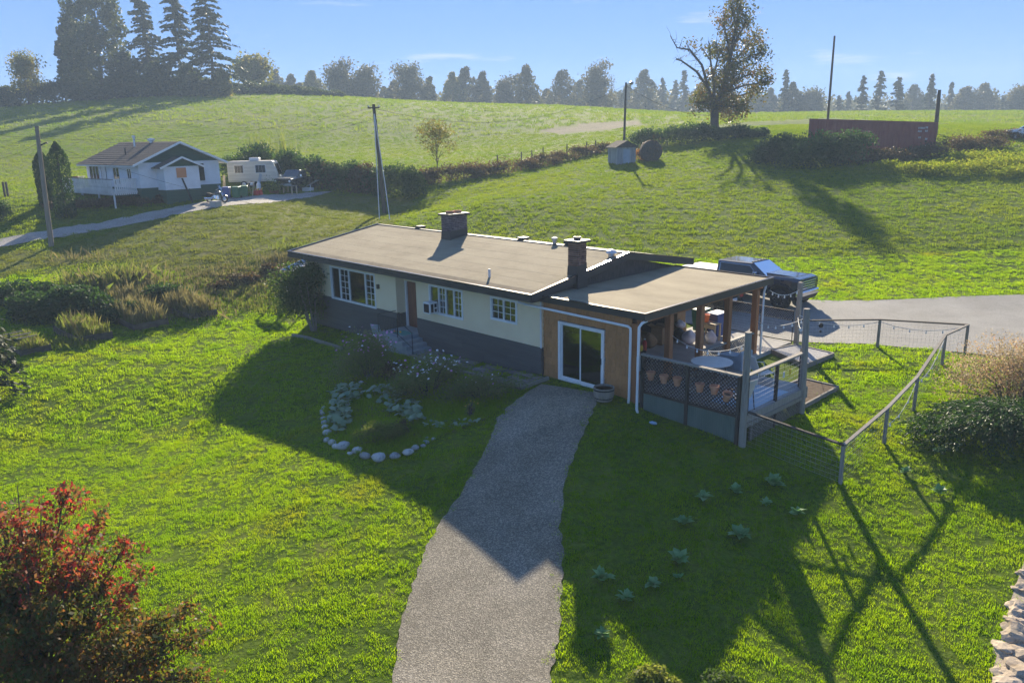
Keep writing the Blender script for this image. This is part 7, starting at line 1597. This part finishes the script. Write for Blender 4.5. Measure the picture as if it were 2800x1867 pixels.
for a in (0, Lc):
    for b in (0, Wc): MB().beam(CP(a, b, 0), CP(a, b, 2.6), .14, .14, tuple(u_)).build('corner_post', M['rust_box'], ct)
for b in (0, Wc):
    for z in (.08, 2.53): MB().beam(CP(.08, b, z), CP(Lc - .08, b, z), .1, .14).build('rail', M['rust_box'], ct)
for k in range(2):
    dn = MB().hexa([CP(Lc - .02, .1 + k * 1.13, .16), CP(Lc + .03, .1 + k * 1.13, .16), CP(Lc + .03, 1.2 + k * 1.13, .16), CP(Lc - .02, 1.2 + k * 1.13, .16), CP(Lc - .02, .1 + k * 1.13, 2.46), CP(Lc + .03, .1 + k * 1.13, 2.46), CP(Lc + .03, 1.2 + k * 1.13, 2.46), CP(Lc - .02, 1.2 + k * 1.13, 2.46)]).build('door', M['rust_box'], ct)
    for b in (.35, .9): MB().tube([CP(Lc + .06, b + k * 1.13, .2), CP(Lc + .06, b + k * 1.13, 2.42)], .03, 6).build('lock_bar', M['steel'], dn)
# small pale stencilled code marks near the door end (worn beyond reading)
mk_ = MB()
for i, (a, z, w) in enumerate(((Lc - 1.5, 2.05, .5), (Lc - 1.5, 1.75, .35), (Lc - .9, 2.1, .3), (Lc - .9, 1.8, .3), (Lc - 1.4, 1.2, .25), (Lc - .9, .5, .5), (Lc - .85, 1.1, .2))):
    for k in range(int(w / .1)): q = CP(a + k * .11, -.008, z); mk_.beam(q, tuple(np.array(q) + u_ * .06), .01, .16)
mk_.build('stencil_marks', M['white_dirty'], ct)
for i, (vx, vy, rx, ry, h, m_, n_, lb) in enumerate(((1800, 372, 3.0, 2.0, 2.5, 'bramble', 5200, 'left end of the big mound below the container'), (1868, 378, 3.4, 2.2, 3.0, 'bramble', 5600, 'highest part of the mound before the container'), (1940, 372, 3.2, 2.0, 2.8, 'bramble', 5200, 'right end of the mound against the container'), (1765, 365, 1.6, 1.2, 1.5, 'bramble', 2000, 'small outlying bramble by the mown lawn'))):
    c = PG(vx, vy); bush('bramble_mound', 'dark bramble mound, ' + lb, 'bramble', c[0], c[1], rx, ry, h, n_, .22, M[m_], 550 + i, rz=RA, nbias=(0, 0, 1), aspect=.6)
for i, (vx, vy, rx, h, m_, lb) in enumerate(((1985, 372, 2.4, 1.1, 'bramble_brown', 'dull green weeds at the foot of the container'), (2060, 372, 2.6, 1.2, 'bramble_brown', 'brown weeds below the container doors'), (2120, 362, 2.4, 1.2, 'bramble_brown', 'brown weeds beside the container end'), (2200, 346, 2.6, 1.3, 'bramble_brown', 'reddish brown weeds right of the container'), (2260, 342, 2.6, 1.1, 'bramble_brown', 'brown weeds in front of the white car'), (2320, 318, 2.6, .9, 'bramble_brown', 'low brown weeds at the far field edge'))):
    c = PG(vx, vy); bush('rough_weeds', lb, 'weeds', c[0], c[1], rx, 1.2, h, 2000, .2, M[m_], 560 + i, rz=RA, fill=.5, rough=.5)
for i, (vx, vy, n_, rx, ry, h) in enumerate(((2080, 396, 2600, 3.4, 1.0, .9), (2180, 398, 3000, 3.6, 1.3, 1.1), (2290, 392, 3200, 3.4, 1.6, 1.2), (2230, 372, 2600, 4.0, 1.2, 1.0), (2340, 405, 2200, 2.4, 1.2, .9), (2030, 388, 1400, 1.8, .8, .7))):
    c = PG(vx, vy); bush('tall_grass_bank', 'bright uncut grass and weeds on the bank, ' + ('middle stretch', 'in front of the container end', 'right stretch below the white car', 'upper stretch behind', 'at the frame edge', 'lowest left tip')[i], 'grass', c[0], c[1], rx, ry, h, n_, .2, M['grass_bank'], 570 + i, rz=RA, fill=.5, rough=.5, nbias=(0, 0, .2), aspect=.3)
c = PD(2362, 352, 80); wc = thing('parked_car', 'white car nose showing at the far edge of the rough grass', 'car', (c[0], c[1], g1(c[0], c[1])), R(200))
cb_ = MB(); loft(cb_, [sect(-2.1, [(.72, .35), (.84, .5), (.84, .9), (.78, 1.0)]), sect(-1.8, [(.8, .3), (.88, .5), (.88, .95), (.8, 1.03)]), sect(.9, [(.8, .3), (.88, .5), (.88, .95), (.8, 1.0)]), sect(2.1, [(.7, .35), (.84, .5), (.8, .75), (.7, .82)])]); cb_.build('body', M['white_paint'], wc, bevel=.03, world=False)
c2 = MB(); loft(c2, [sect(-1.9, [(.80, 1.0), (.62, 1.1), (.5, 1.12)]), sect(-1.3, [(.8, 1.0), (.62, 1.48), (.5, 1.52)]), sect(.1, [(.8, 1.0), (.62, 1.5), (.5, 1.54)]), sect(1.0, [(.78, .98), (.7, 1.0), (.6, 1.02)])]); c2.build('cabin', M['dark_glass'], wc, bevel=.02, world=False)
MB().box(-1.2, -.6, 1.541, .05, .6, 1.56).build('roof_panel', M['white_paint'], wc, bevel=.01, world=False)
for s_ in (-1, 1):
    MB().box(2.02, s_ * .5 if s_ > 0 else -.78, .6, 2.12, .78 if s_ > 0 else -.5, .74).build('headlight', M['glass'], wc, world=False)
    for cx_ in (-1.3, 1.35): wheel(wc, cx_, s_ * .8, .32, .33, .22, s_, M['steel'], .62, 6)
# ------------------------------------------------------------------ the big maple
def maple():
    r = np.random.default_rng(600); d0 = 94.; b = PG(1640, 314); base = np.array(b); t = thing('maple_tree', 'big old maple, half bare on one side and leafy brown green on the other', 'tree', tuple(base)); tr = MB(); P = []
    q = lambda vx, vy, dd=0: PD(vx, vy, d0 + dd)
    f0 = q(1641, 255); tr.tube([base - (0, 0, .5), base + (0, 0, .6), q(1641, 280), f0], [.75, .55, .48, .46], 10, False)
    limbs = [([(1641, 258), (1628, 205), (1600, 165), (1565, 140), (1553, 137)], .2, 0, 0), ([(1628, 205), (1612, 150), (1585, 115), (1555, 110), (1540, 84)], .16, 0, 1), ([(1612, 150), (1590, 125), (1576, 98)], .1, 0, 2), ([(1641, 256), (1640, 200), (1632, 140), (1628, 95)], .2, .2, -1), ([(1632, 140), (1612, 110), (1600, 120)], .08, .15, 1), ([(1638, 180), (1650, 130), (1645, 95)], .14, .5, 2),
      ([(1643, 256), (1660, 200), (1678, 130), (1690, 60), (1702, 5)], .3, 1, 0), ([(1678, 130), (1665, 70), (1662, 25)], .12, 1, 1.5), ([(1680, 110), (1710, 60), (1712, 30)], .12, 1, -1.5), ([(1670, 165), (1712, 110), (1740, 90)], .15, 1, 2), ([(1670, 165), (1720, 130), (1752, 120)], .13, 1, -2), ([(1655, 215), (1710, 175), (1758, 165)], .16, 1, 1), ([(1655, 215), (1715, 195), (1765, 190)], .14, 1, -1),
      ([(1648, 240), (1700, 220), (1745, 205)], .15, 1, 2), ([(1648, 245), (1690, 245), (1722, 235)], .12, 1.2, -2), ([(1645, 250), (1675, 262), (1695, 262)], .1, 1.2, 1.5), ([(1640, 245), (1615, 235), (1605, 240)], .12, 1.2, -1.5), ([(1640, 235), (1620, 225), (1612, 218)], .1, 1., 2), ([(1678, 130), (1660, 110), (1650, 118)], .08, 1, 2.5), ([(1688, 80), (1705, 95), (1725, 98)], .08, 1, 2.5), ([(1660, 190), (1672, 180), (1690, 175)], .1, 1.2, -3), ([(1660, 190), (1650, 190), (1640, 205)], .08, .9, 3), ([(1690, 60), (1680, 20), (1683, 2)], .08, 1, 0)]
    for pts, r0, dens, dz in limbs:
        n_ = len(pts); pp = [q(x, y, dz * i / (n_ - 1) * 1.3) for i, (x, y) in enumerate(pts)]; tr.tube(pp, list(np.linspace(r0, r0 * .25, n_)), 6, False)
        for i in range(n_ - 1):
            for k in range(7):
                s_ = r.uniform(.1, 1); a = pp[i] + (pp[i + 1] - pp[i]) * s_; dv = r.normal(size=3) * np.array([1, 1, .8]) + (0, 0, .35); dv /= np.linalg.norm(dv); e = a + dv * r.uniform(.5, 1.5); tr.tube([a, (a + e) / 2 + r.normal(size=3) * .1, e], [r0 * .2 + .012, .018, .008], 3, False)
                if r.uniform() < dens * (.75 if i > 0 else .35):
                    for m_ in (e, (a + e) / 2, a + r.normal(size=3) * .5): P.append(m_ + r.normal(size=(26, 3)) * .40)
    tr.build('trunk', M['bark'], t, smooth=True); cloud('crown', np.vstack(P), .27, M['maple_leaf'], t, 601, aspect=.75)
maple()
# ------------------------------------------------------------------ tree stand on the hill and the distant tree line
def at_top(vx, vt, d): p = PD(vx, vt, d); z = g1(p[0], p[1]); return p[0], p[1], z, max(2.0, p[2] - z)
def pxw(hw, d): return hw * K / FPX * d
x, y, z, h = at_top(200, -45, 172); massed('ivy_clad_tree', 'broad dark ivy clad tree, widest of the stand on the hill', x, y, h, pxw(84, 172), M['hedge_far'], 610, .62, 16000, low=.02, taper=.3, lobes=75)
x, y, z, h = at_top(150, 40, 176); massed('ivy_clad_tree', 'shorter dark tree filling the outer side of the broad tree', x, y, h, pxw(34, 176), M['hedge_far'], 611, .8, 5000, low=.02, taper=.3, lobes=18)
for i, (vx, vt, hw, d, lb) in enumerate(((318, -25, 42, 176, 'first tall fir right of the broad tree, thin topped'), (392, -30, 46, 174, 'middle tall fir of the hilltop stand'), (470, -18, 60, 170, 'tall fir with wide ragged branches at the outer end of the stand'))):
    x, y, z, h = at_top(vx, vt, d); conifer('fir_tree', lb, x, y, h, pxw(hw, d) * 1.3, M['fir'], 620 + i, leaf=.8, gap=.7, per=24, start=.05, ragged=.5, droop=.3, topw=.16)
for i, (vx, vt, hw, d, lb) in enumerate(((355, 140, 40, 172, 'dark lower trees between the first two firs'), (430, 150, 40, 171, 'dark lower trees between the last two firs'), (280, 120, 36, 174, 'dark lower trees beside the broad tree'), (505, 160, 24, 168, 'small yellowish tree at the outer foot of the stand'))):
    x, y, z, h = at_top(vx, vt, d); massed('understorey_tree', lb, x, y, h, pxw(hw, d), M['tree_gold'] if i == 3 else M['hedge_far'], 630 + i, .7, 2600, low=.02, taper=.4)
x, y, z, h = at_top(48, 125, 168); broadleaf('golden_tree', 'pale golden tree standing alone left of the hilltop stand', x, y, h, pxw(34, 168), M['tree_gold'], 640, leaf=.5, per=26, cl=.8, nmain=14, fork=.15, r0=.25, nsub=4, up=.8)
for i, (vx, vy, rx, h) in enumerate(((-20, 244, 9, 4.0), (30, 240, 9, 4.2), (95, 238, 9, 4.5), (160, 238, 10, 5.0), (230, 236, 10, 5.0), (300, 232, 10, 5.0), (370, 228, 10, 4.6), (440, 222, 9, 4.2), (505, 216, 8, 3.4), (560, 214, 7, 2.6), (615, 214, 6, 2.2), (665, 216, 6, 2.0), (715, 219, 6, 1.7), (760, 222, 5, 1.4))):
    p = PD(vx, vy, 182); p = PD(vx, vy, np.interp(vx, [-20, 450, 760], [168, 176, 184])); r = np.random.default_rng(650 + i)
    bush('hilltop_hedge', 'dark hedge along the hilltop, stretch ' + ('at the frame edge', 'left of the golden tree', 'right of the golden tree', 'under the broad tree, outer side', 'under the broad tree, inner side', 'under the first fir', 'under the middle fir', 'under the last fir', 'right of the last fir', 'below the lone gold tree', 'low, past the lone gold tree', 'lower, towards the hill crest', 'near the hill crest', 'lowest, ending on the crest')[i], 'hedge', p[0], p[1], rx * .62, 3.0, h, 2400, .6, M['hedge_far'], 660 + i, rz=RA, group='hedge along the hilltop')
far = [(577, 150, 28, 200, 'b', 'g'), (630, 160, 27, 265, 'm', ''), (668, 172, 26, 270, 'm', ''), (716, 163, 30, 262, 'm', 'g'), (778, 148, 30, 250, 'b', ''), (838, 160, 30, 252, 'b', ''), (905, 185, 24, 270, 'm', ''), (938, 150, 36, 258, 'b', ''), (985, 178, 17, 265, 'm', ''), (1038, 165, 26, 275, 'm', 'g'), (1068, 155, 30, 280, 'm', ''), (1108, 165, 24, 280, 'm', ''), (1160, 178, 19, 275, 'b', ''), (1207, 151, 34, 268, 'm', ''), (1290, 163, 36, 285, 'm', ''), (1330, 185, 25, 300, 'm', ''), (1370, 149, 32, 270, 'b', ''), (1405, 160, 20, 280, 'n', ''), (1440, 195, 28, 320, 'm', ''), (1480, 160, 30, 300, 'm', ''), (1522, 176, 26, 330, 'c', ''), (1552, 182, 22, 340, 'c', ''), (1572, 160, 26, 320, 'c', ''), (1610, 190, 30, 330, 'm', ''), (1735, 200, 24, 330, 'm', ''), (1770, 205, 24, 330, 'm', ''), (1806, 160, 20, 285, 'c', ''), (1822, 190, 22, 290, 'm', ''), (1865, 212, 24, 290, 'b', ''), (1928, 218, 22, 300, 'c', ''), (1950, 210, 14, 310, 'c', ''), (1985, 172, 20, 270, 'c', ''), (2025, 162, 24, 275, 'c', ''), (2066, 176, 26, 265, 'c', ''), (2100, 195, 26, 320, 'm', ''), (2143, 168, 19, 272, 'c', ''), (2188, 186, 14, 310, 'c', ''), (2222, 200, 32, 300, 'm', ''), (2262, 192, 36, 300, 'm', ''), (2306, 222, 20, 310, 'c', ''), (2345, 200, 20, 285, 'b', ''), (1680, 200, 26, 330, 'm', ''), (1255, 205, 20, 300, 'm', ''), (880, 200, 18, 280, 'm', ''), (1640, 195, 24, 340, 'c', '')]
side_w = lambda vx: 'above the cottage' if vx < 600 else 'left of the leaning pole' if vx < 800 else 'over the leaning pole' if vx < 900 else 'over the young tree' if vx < 1050 else 'over the field fence' if vx < 1380 else 'behind the lamp pole' if vx < 1500 else 'behind the big maple' if vx < 1780 else 'left of the tallest pole' if vx < 1915 else 'over the container' if vx < 2120 else 'right of the container'
cnt = {}
words_ = ['first', 'second', 'third', 'fourth', 'fifth', 'sixth', 'seventh', 'eighth', 'ninth', 'tenth']
for i, (vx, vt, hw, d, k, col) in enumerate(sorted(far)):
    x, y, z, h = at_top(vx, vt, d); m_ = M['tree_gold'] if col == 'g' else M['tree_far']; key = (side_w(vx), k); cnt[key] = cnt.get(key, 0) + 1
    kind = {'b': 'open crowned leafy tree', 'm': 'dense rounded tree', 'c': 'pointed conifer', 'n': 'bare twiggy tree'}[k]
    lb = f"{'golden' if col else 'hazy'} {kind} on the skyline {side_w(vx)}, {words_[cnt[key] - 1]} from left"
    if k == 'm': massed('distant_tree', lb, x, y, h, pxw(hw, d) * 1.45, m_, 700 + i, .8, 5200, 'distant tree line', low=.04, taper=.55, lobes=46)
    elif k == 'b': broadleaf('distant_tree', lb, x, y, h, pxw(hw, d) * 1.15, m_, 700 + i, leaf=.85, per=30, cl=1.15, nmain=17, fork=.12, r0=.3, group='distant tree line', nsub=4, up=.75)
    elif k == 'n': broadleaf('distant_tree', lb, x, y, h, pxw(hw, d) * 1.0, m_, 700 + i, leaf=.4, per=2, cl=.8, nmain=16, fork=.12, r0=.3, group='distant tree line', nsub=7, up=.9)
    else: conifer('distant_tree', lb, x, y, h, pxw(hw, d), M['fir'], 700 + i, leaf=1.1, gap=.95, per=12, start=.05, ragged=.5, droop=.2, group='distant tree line', topw=.08)
r = np.random.default_rng(800); P = []
for vx in np.arange(560, 2500, 9.):
    d = r.uniform(340, 400); vt = np.interp(vx, [560, 900, 1280, 1500, 1700, 1900, 2200, 2400], [205, 215, 215, 208, 215, 228, 222, 225]) + r.uniform(-8, 14); x, y, z, h = at_top(vx, vt, d); w = r.uniform(4, 9); n_ = 220
    u = r.normal(size=(n_, 3)); u /= np.linalg.norm(u, axis=1, keepdims=True); P.append(np.array([x, y, z + h * .5]) + u * np.array([w, w, h * .52]) * r.uniform(.6, 1.1, (n_, 1)))
stuff(cloud('distant_wood', np.vstack(P), 1.7, M['tree_far'], None, 801, aspect=.75))
# ------------------------------------------------------------------ air
hz = N('haze'); pv = hz('ShaderNodeVolumePrincipled'); pv.inputs['Color'].default_value = (.62, .80, 1.0, 1); pv.inputs['Density'].default_value = .00085; pv.inputs['Anisotropy'].default_value = .12
hz.l(pv.outputs[0], hz.out.inputs['Volume'])
a0, a1 = -60, 560; b = 330
cor = [CAM[:2] + FWD * d + RGT * l for d, l in ((a0, -b), (a0, b), (a1, b), (a1, -b))]
zb_, zt_ = float(V[:, 2].min()) - 1.0 if False else -6.0, 46.0
o = MB().hexa([(*c, zb_) for c in cor] + [(*c, zt_) for c in cor]).build('haze', hz.m); o['kind'] = 'stuff'
